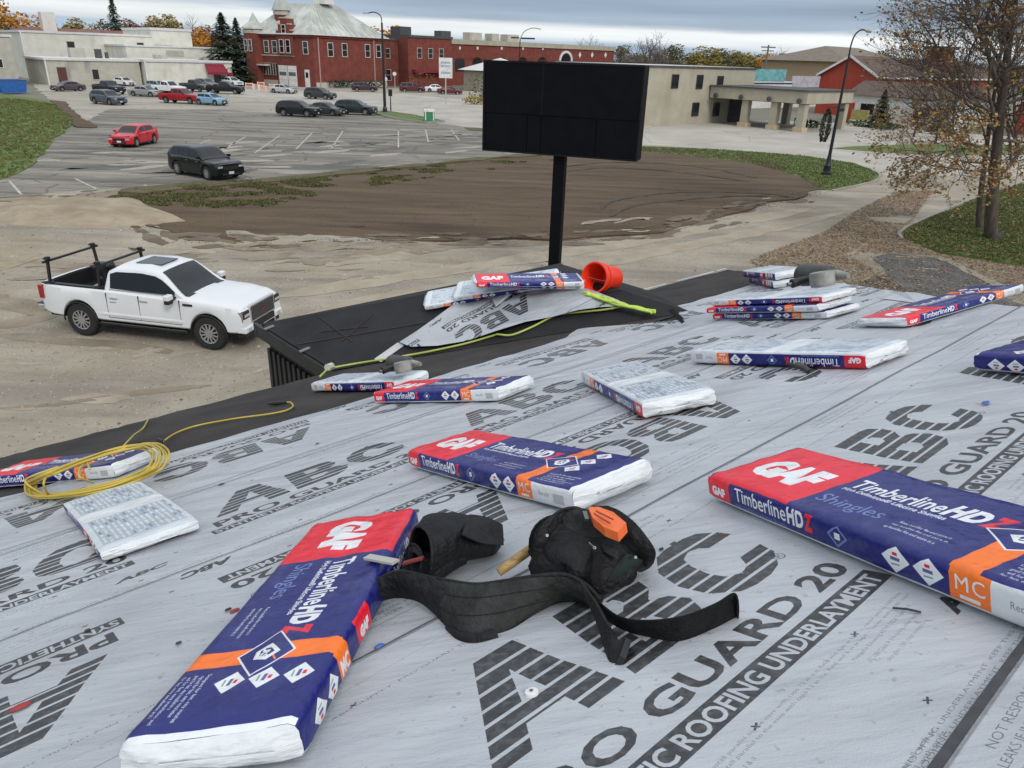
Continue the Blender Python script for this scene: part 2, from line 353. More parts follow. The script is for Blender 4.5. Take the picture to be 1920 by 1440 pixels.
# painted bay lines, each its own mark
for i,(a,c) in enumerate([((410,285),(460,257)),((478,287),(525,254)),((555,280),(585,250)),((622,278),(643,246)),((747,277),(747,243)),((803,267),(798,243)),((861,264),(846,243)),((345,282),(395,262)),((18,340),(46,372)),((140,335),(196,362)),((270,347),(290,352)),((300,210),(330,206)),((380,212),(420,207)),((820,243),(900,246))][:11]):
    A=G(*a);B_=G(*c); b=MB(); d=(B_-A).normalized(); n_=Vector((-d.y,d.x,0))*.06
    L=[A.lerp(B_,t/6) for t in range(7)]
    for t in range(6):
        w=[n_*(1+.25*noise.noise(p*2)) for p in (L[t],L[t+1])]
        b.add([L[t]-w[0]+Vector((0,0,.02)),L[t+1]-w[1]+Vector((0,0,.02)),L[t+1]+w[1]+Vector((0,0,.02)),L[t]+w[0]+Vector((0,0,.02))],[(0,1,2,3)])
    b.build('parking_line',m_line,kind='structure')
# wheel tracks pressed into the soil, and pale silty patches
m_track=mat('wet_track_soil',(.040,.028,.018),.85,scale=1.5,col2=(.08,.058,.038),bump=.6,bscale=12); m_pale=mat('pale_silt',(.20,.165,.125),.9,scale=3,col2=(.36,.32,.265))
def track(name,path,w,m,z,hf):
    P=smoothpath([G(*q) for q in path],8); b=MB(); L=[]
    for i,p in enumerate(P):
        d=(P[min(i+1,len(P)-1)]-P[max(i-1,0)]).normalized(); nn=Vector((-d.y,d.x,0)); k=w*(1+.5*noise.noise(p*.9))*min(1,(i+1)/5,(len(P)-i)/5)
        L.append([Vector((q.x,q.y,z+hf(q.x,q.y))) for q in (p-nn*k,p-nn*k*.3,p+nn*k*.3,p+nn*k)])
    b.loft(L,False,(False,False)); 
    o=b.build(name,m,smooth=180,kind='structure'); me=o.data
    if me.polygons[0].normal.z<0: me.flip_normals()
for q in ([(1128,398),(1140,385),(1190,373),(1260,366),(1350,364),(1440,368),(1480,374)],[(1145,412),(1165,398),(1215,386),(1290,378),(1370,373),(1440,372)],[(1020,330),(1150,318),(1300,330),(1400,345)],[(1040,318),(1150,308),(1290,314),(1420,338)]): track('wheel_track',q,.16,m_track,.05,hdirt)
for q,w in (([(1090,428),(1115,422),(1140,419),(1165,417)],.22),([(1150,424),(1190,416),(1215,414),(1240,412)],.16)): track('silt_patch',q,w,m_pale,.05,hdirt)
m_sand=mat('pale_sand_smear',(.29,.24,.175),.93,scale=1.4,col2=(.39,.335,.255),bump=.6,bscale=14)
for q,w in (([(610,500),(650,494),(700,491),(740,486),(770,487)],.3),([(650,484),(690,482),(730,478)],.2),([(330,480),(370,474),(405,478)],.18),([(470,500),(520,494),(560,490)],.2)): track('gravel_track',q,w,m_sand,.010,hyard)
m_rut=mat('packed_gravel_track',(.30,.25,.18),.93,scale=.8,col2=(.40,.345,.26),bump=.4,bscale=18); m_rutd=mat('damp_gravel',(.17,.135,.095),.93,scale=.8,col2=(.30,.25,.18),bump=.6,bscale=16)
for q,w in (([(520,560),(700,530),(900,500),(1150,462),(1350,425),(1530,390)],.55),([(560,600),(760,555),(980,520),(1200,480),(1400,440),(1580,400)],.5)): track('gravel_track',q,w,m_rut,.012,hyard)
for q,w in (([(-20,560),(80,585),(60,600),(-20,615)],.4),([(0,628),(100,640),(240,650),(330,665)],.22),([(420,470),(560,470),(700,468),(900,462),(1100,455)],.5),([(0,770),(120,760),(260,740),(400,725)],.12)): track('gravel_track',q,w,m_rutd,.010,hyard)
# ---- stuff: leaves, pebbles, grass blades
rng=random.Random(4)
def scatter(name,n,sampler,shape,mats,label=None):
    b=MB()
    for i in range(n):
        p=sampler()
        if p is None: continue
        shape(b,p,rng.randrange(len(mats)))
    return b.build(name,mats,kind='stuff',label=label)
lm=[mat('dry_leaf_a',(.17,.085,.038),.8,col2=(.27,.15,.07)),mat('dry_leaf_b',(.22,.13,.065),.8,col2=(.30,.2,.11)),mat('dry_leaf_c',(.10,.055,.03),.8),mat('dry_leaf_d',(.36,.26,.15),.8)]
def leafshape(b,p,mi,s0=.07,s1=.16):
    s=rng.uniform(s0,s1); a=rng.uniform(0,6.28); M=Matrix.Rotation(a,3,'Z')@Matrix.Rotation(rng.uniform(-.7,.7),3,'X')
    c=Vector(p)+Vector((0,0,.02)); b.add([c+M@Vector(q)*s for q in((-.5,0,0),(-.1,-.3,.06),(.5,0,0),(-.1,.3,.06))],[(0,1,2,3)],mi)
def lz(x,y):
    return hyard(x,y)+.004
litter=gp([(1380,505),(1450,470),(1540,440),(1600,400),(1680,360),(1760,345),(1700,430),(1690,447),(1760,478),(1990,512),(1990,640),(1600,640),(1420,560)])
def samp_litter():
    for _ in range(30):
        x=rng.uniform(9,27);y=rng.uniform(22,48)
        if 13.5<x<17.5 and 23<y<30.5 and rng.random()<.75: continue
        if hit_poly(litter,x,y) and noise.noise(Vector((x*.35,y*.35,7)))>-.5+max(0,(y-34)*.03)-(.3 if y<31 else 0):
            return (x,y,lz(x,y)+(.02 if y<32 else .03))
scatter('fallen_leaves',30000,samp_litter,lambda b,p,mi:leafshape(b,p,mi,.045,.115),lm,'brown dry leaves littering the drive beside the lawn')
def samp_lawn():
    for _ in range(30):
        x=rng.uniform(17,34);y=rng.uniform(27,52)
        if hit_poly(rl,x,y): return (x,y,.10+.08*noise.noise(Vector((x*.3,y*.3,1))))
scatter('fallen_leaves',4200,samp_lawn,leafshape,lm,'scattered leaves lying on the lawn under the trees')
gm=[mat('grass_blade_a',(.095,.145,.028),.9),mat('grass_blade_b',(.145,.18,.045),.9),mat('grass_blade_c',(.065,.095,.025),.9),mat('grass_blade_d',(.19,.16,.07),.9)]
def tuft(b,p,mi):
    p=Vector(p)
    for k in range(3):
        a=rng.uniform(0,6.28); w=Vector((math.cos(a),math.sin(a),0))*.035; h=rng.uniform(.03,.075)
        t=p+Vector((rng.uniform(-.05,.05),rng.uniform(-.05,.05),h)); b.add([p-w,p+w,t],[(0,1,2)],mi)
scatter('grass_blades',16000,samp_lawn,tuft,gm,'short green grass blades on the lawn round the trees')
def samp_tip():
    for _ in range(30):
        x=rng.uniform(8,27);y=rng.uniform(47,68)
        if hit_poly(fl,x,y): return (x,y,.14)
frb=gp([(190,386),(235,360),(330,350),(500,341),(640,327),(900,300),(1060,287),(1200,276),(1230,284),(1060,303),(900,325),(700,352),(560,378),(470,400),(380,418),(290,418),(220,400)])
def samp_fr():
    for _ in range(40):
        x=rng.uniform(-22,12);y=rng.uniform(35,70)
        k=noise.noise(Vector((x*.45,y*.7,5)))+.35*noise.noise(Vector((x*1.6,y*1.6,2)))
        if hit_poly(frb,x,y) and k>-.02+max(0,(x+15))*.03: return (x,y,.03+max(.10,hdirt(x,y)))
gm2=[mat('grass_blade_olive',(.085,.10,.03),.9),mat('grass_blade_dark_olive',(.06,.065,.022),.9),mat('grass_blade_dry',(.17,.14,.06),.9)]
def tuft2(b,p,mi):
    p=Vector(p)
    for k in range(4):
        a=rng.uniform(0,6.28); w=Vector((math.cos(a),math.sin(a),0))*.06; q=p+Vector((rng.uniform(-.15,.15),rng.uniform(-.15,.15),0)); b.add([q-w,q+w,q+Vector((rng.uniform(-.06,.06),rng.uniform(-.06,.06),rng.uniform(.03,.09)))],[(0,1,2)],mi)
scatter('grass_blades',10500,samp_fr,tuft2,gm2,'patchy thin grass along the upper rim of the bare dirt patch')
def samp_ll():
    for _ in range(40):
        x=rng.uniform(-60,-27);y=rng.uniform(38,95)
        if hit_poly(ll,x,y): return (x,y,.03+hll(x,y))
def tuft3(b,p,mi):
    p=Vector(p)
    for k in range(3):
        a=rng.uniform(0,6.28); w=Vector((math.cos(a),math.sin(a),0))*.10; q=p+Vector((rng.uniform(-.2,.2),rng.uniform(-.2,.2),0)); b.add([q-w,q+w,q+Vector((0,0,rng.uniform(.06,.14)))],[(0,1,2)],mi)
scatter('grass_blades',9000,samp_ll,tuft3,gm+gm2[2:],'grass blades on the banked lawn at the far left')
scatter('grass_blades',9000,samp_tip,tuft,gm,'short green grass blades round the street lamp')
pm=[mat('pebble_a',(.38,.33,.26),.9),mat('pebble_b',(.22,.19,.15),.9),mat('pebble_c',(.44,.40,.34),.9),mat('pebble_d',(.15,.13,.11),.9)]
def pebble(b,p,mi):
    s=rng.uniform(.010,.028)*(1+ (rng.random()<.03)*1.2); p=Vector(p)
    vs=[p+Vector((math.cos(k*1.57+s*90)*s*rng.uniform(.7,1.2),math.sin(k*1.57+s*90)*s*rng.uniform(.7,1.2),0)) for k in range(4)]+[p+Vector((0,0,s*.7))]
    b.add(vs,[(0,1,4),(1,2,4),(2,3,4),(3,0,4)],mi)
def samp_yard():
    for _ in range(30):
        x=rng.uniform(-22,16);y=rng.uniform(9,40)
        if hit_poly(dirt,x,y) or not hit_poly(yard,x,y): continue
        if rng.random()<(1-(y-9)/40)*1.2: return (x,y,lz(x,y))
scatter('pebbles',22000,samp_yard,pebble,pm,'loose pale pebbles strewn over the gravel yard')
def clod(b,p,mi): pebble(b,p,mi)
cm_=[mat('clod_a',(.10,.07,.045),.95),mat('clod_b',(.16,.12,.08),.95),mat('clod_c',(.06,.042,.027),.95)]
def samp_dirt():
    for _ in range(30):
        x=rng.uniform(-20,20);y=rng.uniform(28,66)
        if hit_poly(dirt,x,y): return (x,y,.03+hdirt(x,y))
def bigclod(b,p,mi):
    s=rng.uniform(.015,.04);p=Vector(p)
    vs=[p+Vector((math.cos(k*1.57)*s*rng.uniform(.6,1.3),math.sin(k*1.57)*s*rng.uniform(.6,1.3),0)) for k in range(4)]+[p+Vector((0,0,s*.6))]
    b.add(vs,[(0,1,4),(1,2,4),(2,3,4),(3,0,4)],mi)
scatter('soil_clods',7000,samp_dirt,bigclod,cm_,'small clods of earth on the bare dirt patch')
def samp_rim():
    i=rng.randrange(len(dirt)); a=Vector(dirt[i]);b_=Vector(dirt[(i+1)%len(dirt)])
    if (a-b_).length>rng.uniform(0,14): 
        p=a.lerp(b_,rng.random()); x,y=p.x+rng.gauss(0,.35),p.y+rng.gauss(0,.35); 
        return (x,y,(.03+hdirt(x,y)) if hit_poly(dirt,x,y) else .005+hyard(x,y))
# smears where soil, gravel and asphalt have been dragged over one another
def smears(name,path,m,n,z,hf,s0,s1,sd,seed):
    rg=random.Random(seed); b=MB(); P=[G(*q) for q in path]; P=[Vector((p.x,p.y)) for p in P]; L=[(b_-a).length for a,b_ in zip(P,P[1:])]
    for i in range(n):
        k=rg.choices(range(len(L)),L)[0]; a,c=P[k],P[k+1]; p=a.lerp(c,rg.random())+Vector((rg.gauss(0,sd),rg.gauss(0,sd))); d=(c-a).normalized(); s=rg.uniform(s0,s1); ph=rg.uniform(0,9)
        vs=[]
        for j in range(14):
            t=6.283*j/14; r=s*(.55+.45*noise.noise(Vector((math.cos(t)*1.4+ph,math.sin(t)*1.4,i*.7)))+.3*rg.random()); q=p+d*(math.cos(t)*r*2.2)+Vector((-d.y,d.x))*(math.sin(t)*r*.75); vs.append((q.x,q.y,z+hf(q.x,q.y)))
        b.add(vs+[(p.x,p.y,z+hf(p.x,p.y))],[(j,(j+1)%14,14) for j in range(14)])
    return b.build(name,m,kind='stuff')
hd_=lambda x,y: max(hyard(x,y)+.004,.03+hdirt(x,y)) if hit_poly(dirt,x,y) else hyard(x,y)+.004
rim=[(270,427),(330,452),(480,462),(700,456),(900,455),(1100,450),(1240,438),(1350,405),(1480,375)]
m_mixs=mat('soil_gravel_mix',(.11,.082,.052),.95,scale=1.2,col2=(.19,.15,.105),bump=.8,bscale=12)
smears('soil_smears',rim,m_mixs,60,.016,hd_,.2,.7,.6,31); smears('soil_smears',rim,m_dirt,34,.012,hd_,.08,.28,.8,32); smears('gravel_smears',rim,m_rut,12,.018,hd_,.1,.3,.4,33)
smears('gravel_smears',[(0,374),(150,370),(240,354),(340,350)],m_rutd,26,.03,lambda x,y:max(.0,hyard(x,y)),.2,.7,.6,34)
smears('soil_smears',[(0,520),(250,500),(500,490),(800,470)],m_rutd,34,.012,hyard,.3,1.0,1.3,35); smears('gravel_smears',[(0,700),(250,700),(450,640),(700,540)],m_sand,18,.010,hyard,.15,.55,1.6,36)
smears('asphalt_stains',[(120,300),(400,300),(700,270),(900,262)],mat('asphalt_stain',(.085,.08,.07),.9,scale=2,col2=(.14,.13,.11)),60,.018,lambda x,y:0,.3,1.3,4.5,37); smears('asphalt_stains',[(120,300),(400,300),(700,270),(900,262)],mat('asphalt_wear',(.30,.27,.22),.9,scale=2,col2=(.38,.35,.29)),50,.020,lambda x,y:0,.3,1.2,5,38)
scatter('soil_clods',16000,samp_rim,lambda b,p,mi:bigclod(b,p,mi),cm_,'crumbs of dark soil spilled round the rim of the dirt patch')
# ================================================================ PRINT: flat lettering drawn into image textures by the script itself
def text_tris(s,size=1.0,bold=0.0,shear=0.0,sx=1.0,space=1.0):
    c=bpy.data.curves.new('t','FONT'); c.body=s; c.size=size; c.offset=bold; c.shear=shear; c.space_character=space; c.resolution_u=3
    o=bpy.data.objects.new('t',c); me=bpy.data.meshes.new_from_object(o)
    me.calc_loop_triangles()
    v=np.zeros(len(me.vertices)*3); me.vertices.foreach_get('co',v); v=v.reshape(-1,3)[:,:2]*[sx,1]
    t=np.zeros(len(me.loop_triangles)*3,dtype=np.int32); me.loop_triangles.foreach_get('vertices',t)
    bpy.data.objects.remove(o); bpy.data.curves.remove(c); bpy.data.meshes.remove(me)
    return v[t.reshape(-1,3)]
class Canvas:
    """metres in, pixels out; origin lower left"""
    def __init__(s,w,h,ppm,bgc=(0,0,0),ss=2):
        s.w,s.h,s.k,s.ss=int(round(w*ppm)),int(round(h*ppm)),ppm*ss,ss
        s.a=np.zeros((s.h*ss,s.w*ss,3),np.float32); s.a[:]=bgc
        s.ox=0;s.oy=0
    def tris(s,T,col):
        T=(np.asarray(T)+[s.ox,s.oy])*s.k; H,Wd=s.a.shape[:2]
        for t in T:
            x0=max(0,int(t[:,0].min()-.5));x1=min(Wd,int(t[:,0].max()+1.5));y0=max(0,int(t[:,1].min()-.5));y1=min(H,int(t[:,1].max()+1.5))
            if x1<=x0 or y1<=y0: continue
            X=np.arange(x0,x1)[None,:]+.5;Y=np.arange(y0,y1)[:,None]+.5
            (ax,ay),(bx,by),(cx,cy)=t
            d=(bx-ax)*(cy-ay)-(by-ay)*(cx-ax)
            if abs(d)<1e-9: continue
            w0=((bx-X)*(cy-Y)-(by-Y)*(cx-X))/d; w1=((cx-X)*(ay-Y)-(cy-Y)*(ax-X))/d; w2=1-w0-w1
            m=(w0>=-1e-6)&(w1>=-1e-6)&(w2>=-1e-6); s.a[y0:y1,x0:x1][m]=col
    def poly(s,P,col):
        P=[Vector((p[0],p[1],0)) for p in P]; t=geometry.tessellate_polygon([P])
        s.tris([[P[i][:2] for i in q] for q in t],col)
    def rect(s,x0,y0,x1,y1,col): s.tris([[(x0,y0),(x1,y0),(x1,y1)],[(x0,y0),(x1,y1),(x0,y1)]],col)
    def line(s,a,b,w,col):
        a=np.array(a,float);b=np.array(b,float);d=b-a;d/=max(1e-9,np.hypot(*d));n=np.array([-d[1],d[0]])*w/2
        s.tris([[a-n,b-n,b+n],[a-n,b+n,a+n]],col)
    def text(s,x,y,st,size,col,width=None,bold=0,shear=0,rot=0,anchor='l',space=1):
        T=text_tris(st,size,bold,shear,1,space)
        if not len(T): return
        w=T[:,:,0].max()-T[:,:,0].min(); T[:,:,0]-=T[:,:,0].min()
        if width: T[:,:,0]*=width/w; w=width
        if anchor=='c': T[:,:,0]-=w/2
        c_,s_=math.cos(rot),math.sin(rot); X=T[:,:,0]*c_-T[:,:,1]*s_+x; Y=T[:,:,0]*s_+T[:,:,1]*c_+y
        s.tris(np.stack([X,Y],-1),col)
    def image(s,name):
        a=s.a.reshape(s.h,s.ss,s.w,s.ss,3).mean((1,3)); im=bpy.data.images.new(name,s.w,s.h)
        px=np.ones((s.h,s.w,4),np.float32); px[:,:,:3]=np.where(a<=.0031308,a*12.92,1.055*np.maximum(a,1e-6)**(1/2.4)-.055)
        im.pixels.foreach_set(px.ravel()); im.update(); im.pack(); return im
def img_node(m,im,ext='REPEAT'):
    t=m.node_tree; n=t.nodes.new('ShaderNodeTexImage'); n.image=im; n.extension=ext; n.interpolation='Cubic' if False else 'Linear'
    u=t.nodes.new('ShaderNodeUVMap'); t.links.new(u.outputs[0],n.inputs[0]); return n
# striped slanted capitals of the underlayment print. unit box, y up, slant added later
LET={'A':([[(0,0),(.30,1),(.62,1),(.98,0),(.68,0),(.62,.22),(.33,.22),(.26,0)],[(.39,.38),(.58,.38),(.47,.74)]]),
 'B':([[(0,0),(0,1),(.55,1),(.78,.95),(.86,.80),(.84,.66),(.70,.54),(.86,.46),(.95,.30),(.88,.1),(.66,0)],[(.30,.60),(.46,.60),(.55,.68),(.52,.78),(.44,.80),(.30,.80)],[(.30,.20),(.50,.20),(.60,.28),(.56,.39),(.48,.41),(.30,.41)]]),
 'C':([[(.95,.40),(.90,.20),(.74,.05),(.50,-.01),(.24,.04),(.06,.22),(0,.48),(.06,.76),(.24,.95),(.52,1.01),(.78,.95),(.92,.80),(.96,.66),(.66,.64),(.58,.76),(.48,.79),(.36,.74),(.30,.60),(.29,.42),(.34,.27),(.46,.20),(.58,.24),(.66,.37)]])}
def striped(cv,ch,x,y,w,h,col,slant=.28,stripes=7,gap=.16):
    polys=LET[ch]
    for k in range(stripes):
        # stripes get thicker towards the bottom
        f=lambda q:(q/stripes)**.82
        y1=1.02-f(k)*1.04; y0=1.02-f(k+1)*1.04; g=.030
        y0+=g
        rows=5
        for r in range(rows):
            a=y0+(y1-y0)*r/rows; c=y0+(y1-y0)*(r+1)/rows
            def cross(yy):
                xs=[]
                for P in polys:
                    for i in range(len(P)):
                        p,q=P[i],P[(i+1)%len(P)]
                        if (p[1]>yy)!=(q[1]>yy): xs.append(p[0]+(q[0]-p[0])*(yy-p[1])/(q[1]-p[1]))
                return sorted(xs)
            A=cross(a+1e-5);C_=cross(c-1e-5)
            if len(A)!=len(C_): A=C_=cross((a+c)/2)
            for i in range(0,len(A)-1,2):
                t=lambda X,Y:(x+X*w+slant*h*Y,y+Y*h)
                q=[t(A[i],a),t(A[i+1],a),t(C_[i+1],c),t(C_[i],c)]
                cv.tris([[q[0],q[1],q[2]],[q[0],q[2],q[3]]],col)
UP,UWD=1.225,1.12      # repeat along the roll, printed width
def underlay_image():
    cv=Canvas(UP,UWD,1400,(0,0,0),2); K=(1,1,1); s=.07   # v axis of the image: 0 = lower edge of the course minus .07 
    y=lambda w:UWD-(w+s)     # w grows upslope; letters face downslope, so image-up = -w
    for off in (-UP,0,UP):
        cv.ox=off
        striped(cv,'A',.09,y(.52),.31,.295,K,.30); striped(cv,'B',.42,y(.52),.27,.295,K,.22); striped(cv,'C',.70,y(.52),.29,.295,K,.18)
        cv.text(.935,y(.50),'®',.045,K)
        cv.text(.055,y(.637),'PRO GUARD 20',.088,K,width=.925,bold=.0028)
        cv.rect(.02,y(.722),.982,y(.662),K); cv.text(.03,y(.712),'SYNTHETIC ROOFING UNDERLAYMENT',.056,(0,0,0),width=.935,bold=.0012)
        for k,(tx,tw) in enumerate(((.12,.24),(.66,.22))):
            cv.text(tx,y(.80),'Meets the following ASTM D226 Type I & II',.012,(.7,.7,.7),width=tw)
            cv.text(tx+.01,y(.822),'AC188 Class A fire rating under asphalt',.012,(.7,.7,.7),width=tw*.9)
            cv.text(tx+.03,y(.844),'shingles 180 days exposure',.012,(.6,.6,.6),width=tw*.7)
        cv.text(.884,y(.875),'ABC',.060,K,width=.17,bold=.003,shear=.3)
        for (a,c) in ((.10,.76),(.42,.76),(.74,.76),(1.1,.76),(.25,.93),(.62,.93),(.95,.93),(.05,.14),(.38,.12),(.7,.15),(1.02,.12)):
            cv.line((a-.009,y(c)-.004),(a+.009,y(c)+.004),.004,K); cv.line((a-.004,y(c)+.006),(a+.004,y(c)-.006),.004,K)
        for q in range(5): cv.text(.06+.002*q,y(.965+.014*q),'NOT ROOFING MATERIAL  POLIPROPILENO  install with printed side up  '[q*3:q*3+52],.012,(.75,.75,.75),width=.5)
        for wq in (.150,.968,.984): cv.text(.0,y(wq),'ABC SUPPLY  PRO GUARD 20  SYNTHETIC ROOFING UNDERLAYMENT  KEEP THIS SIDE UP  WALK WITH CARE',.011,(.75,.75,.75),width=UP*.97)
        for wq in (.765,.78): cv.text(.30,y(wq),'Install parallel to the eave with caps 12 in o.c. field and 6 in at laps  -  cover within 180 days',.011,(.7,.7,.7),width=.62)
        cv.text(.70,y(.042),'NOT RESPONSIBLE FOR',.020,(.75,.75,.75),width=.28); cv.text(.67,y(.066),'LEAKS IF INSTALLED WITHOUT NAILS',.020,(.75,.75,.75),width=.36); cv.text(.67,y(.090),'MINIMUM 4 IN / 102 MM HORIZONTAL LAPS',.018,(.7,.7,.7),width=.37)
    cv.ox=0
    cv.rect(0,y(.009),UP,y(.005),(.5,.5,.5)); cv.rect(0,y(1.012),UP,y(.998),(.6,.6,.6)); cv.rect(0,y(.083),UP,y(.081),(.35,.35,.35))
    return cv.image('underlayment_print')
im_under=underlay_image()
def under_mat(name,base,dirt=.5,seed=0):
    m=mat(name,tuple(c*.93 for c in base),.42,scale=1.3,col2=tuple(c*1.07 for c in base),spec=.5)
    layered(m,tuple(c*.60 for c in base),2.2,.52,.8,(1,1,1),dirt,6,seed=seed); layered(m,tuple(c*.45 for c in base),55,.66,.74,None,.55,2,seed=seed+7); layered(m,tuple(c*.62 for c in base),1.2,.55,.70,(.5,7,1,GR),.3,6,seed=seed+1); layered(m,tuple(min(1,c*1.15) for c in base),.8,.5,.75,(.4,3,1,GR),.5,seed=seed+3)
    t=m.node_tree;p=t.nodes['Principled BSDF']; src=p.inputs['Base Color'].links[0].from_socket
    im=img_node(m,im_under); x=t.nodes.new('ShaderNodeMix');x.data_type='RGBA'
    n=t.nodes.new('ShaderNodeTexNoise');n.inputs['Scale'].default_value=60; c=t.nodes.new('ShaderNodeTexCoord'); t.links.new(c.outputs['Object'],n.inputs[0])
    q=t.nodes.new('ShaderNodeMapRange'); q.inputs[1].default_value=.3;q.inputs[2].default_value=.55;q.inputs[3].default_value=.86;q.inputs[4].default_value=.97; t.links.new(n.outputs[0],q.inputs[0])
    k=t.nodes.new('ShaderNodeMath');k.operation='MULTIPLY'; t.links.new(q.outputs[0],k.inputs[0]); t.links.new(im.outputs[0],k.inputs[1])
    t.links.new(k.outputs[0],x.inputs[0]); t.links.new(src,x.inputs[6]); x.inputs[7].default_value=(.026,.025,.026,1); t.links.new(x.outputs[2],p.inputs['Base Color'])
    # small long creases
    mp_=t.nodes.new('ShaderNodeMapping'); mp_.inputs['Rotation'].default_value=(0,0,-GR); mp_.inputs['Scale'].default_value=(.8,3.6,3); t.links.new(c.outputs['Object'],mp_.inputs[0])
    w=t.nodes.new('ShaderNodeTexNoise'); w.inputs['Scale'].default_value=2.4; w.inputs['Detail'].default_value=5; w.inputs['Roughness'].default_value=.5; t.links.new(mp_.outputs[0],w.inputs[0])
    w2=t.nodes.new('ShaderNodeTexNoise'); w2.inputs['Scale'].default_value=260; t.links.new(c.outputs['Object'],w2.inputs[0])
    ad=t.nodes.new('ShaderNodeMath');ad.operation='MULTIPLY_ADD';ad.inputs[1].default_value=.04; t.links.new(w2.outputs[0],ad.inputs[0]); t.links.new(w.outputs[0],ad.inputs[2])
    bp=t.nodes.new('ShaderNodeBump'); bp.inputs['Strength'].default_value=.6; bp.inputs['Distance'].default_value=.03; t.links.new(ad.outputs[0],bp.inputs['Height']); t.links.new(bp.outputs[0],p.inputs['Normal'])
    return m
# ---- shingle wrapper: one strip round the bundle: front side, top, back side, bottom
BL,BW,BH=1.04,.324,.076
NAVY=(.010,.014,.155); RED=(.80,.010,.030); ORG=(.98,.19,.012); WHT=(.82,.84,.85); LBL=(.16,.22,.48)
def badge(cv,x,y,s,col=WHT):
    cv.poly([(x-s,y),(x,y-s*.85),(x+s,y),(x,y+s*.85)],col); cv.rect(x-s*.35,y-s*.1,x+s*.3,y+s*.1,(.1,.12,.3)); cv.rect(x-s*.2,y+s*.2,x+s*.15,y+s*.4,RED); cv.line((x-s*.3,y-s*.35),(x+s*.3,y-s*.3),s*.1,(.2,.35,.25))
def sideprint(cv,y0,flip=False):
    o=cv.oy
    def X(a): return BL-a if flip else a
    def R(a,b_,c,d,col): cv.rect(min(X(a),X(c)),min(b_,d)+y0,max(X(a),X(c)),max(b_,d)+y0,col)
    R(0,0,BL,BH,NAVY)
    if not flip:
        R(0,.012,.10,BH,RED); cv.text(.02,y0+.025,'GAF',.032,WHT,width=.06,bold=.002)
        cv.text(.125,y0+.030,'Timberline',.055,WHT,width=.20,bold=.0005); cv.text(.33,y0+.030,'HD',.055,WHT,width=.056,bold=.0025,space=1.1); cv.text(.388,y0+.030,'Z',.055,RED,width=.028,bold=.004)
        cv.text(.125,y0+.014,'High Definition Lifetime Shingles',.014,LBL,width=.2)
        cv.poly([(.46,y0+.044),(.49,y0+.018),(.52,y0+.044),(.49,y0+.072)],LBL); cv.poly([(.467,y0+.044),(.49,y0+.024),(.513,y0+.044),(.49,y0+.066)],NAVY); cv.rect(.482,y0+.036,.498,y0+.052,WHT)
        badge(cv,.645,y0+.045,.034); badge(cv,.72,y0+.045,.034)
        cv.rect(.765,y0,.845,y0+BH,ORG); cv.text(.777,y0+.034,'MC',.040,WHT,width=.058,space=1.15); cv.rect(.785,y0+.018,.825,y0+.025,WHT)
        cv.rect(.845,y0,BL,y0+BH,(.72,.74,.75)); cv.text(.88,y0+.035,'Recycle',.02,(.2,.2,.2),width=.05); cv.rect(.95,y0+.02,1.0,y0+.05,(.45,.46,.47))
    else:
        # print runs the other way on the far side
        cv.rect(BL-1.0,y0,BL-.92,y0+BH,NAVY)
        T=lambda x,y,s,sz,c,w,b_=0: cv.text(x+w,y0+y+sz*.7,s,sz,c,width=w,bold=b_,rot=math.pi)
        cv.rect(.60,y0,.70,y0+BH*.85,RED); T(.62,.03,'GAF',.035,WHT,.06,.003)
        cv.rect(.765,y0,.83,y0+BH,ORG); T(.77,.03,'MC',.04,WHT,.05,.002)
        badge(cv,.875,y0+.045,.034); badge(cv,.95,y0+.045,.034)
        T(.24,.03,'Timberline',.055,WHT,.20); T(.165,.03,'HD',.055,WHT,.055,.004); T(.13,.03,'Z',.055,RED,.028,.004); T(.22,.014,'High Definition Lifetime Shingles',.014,LBL,.2)
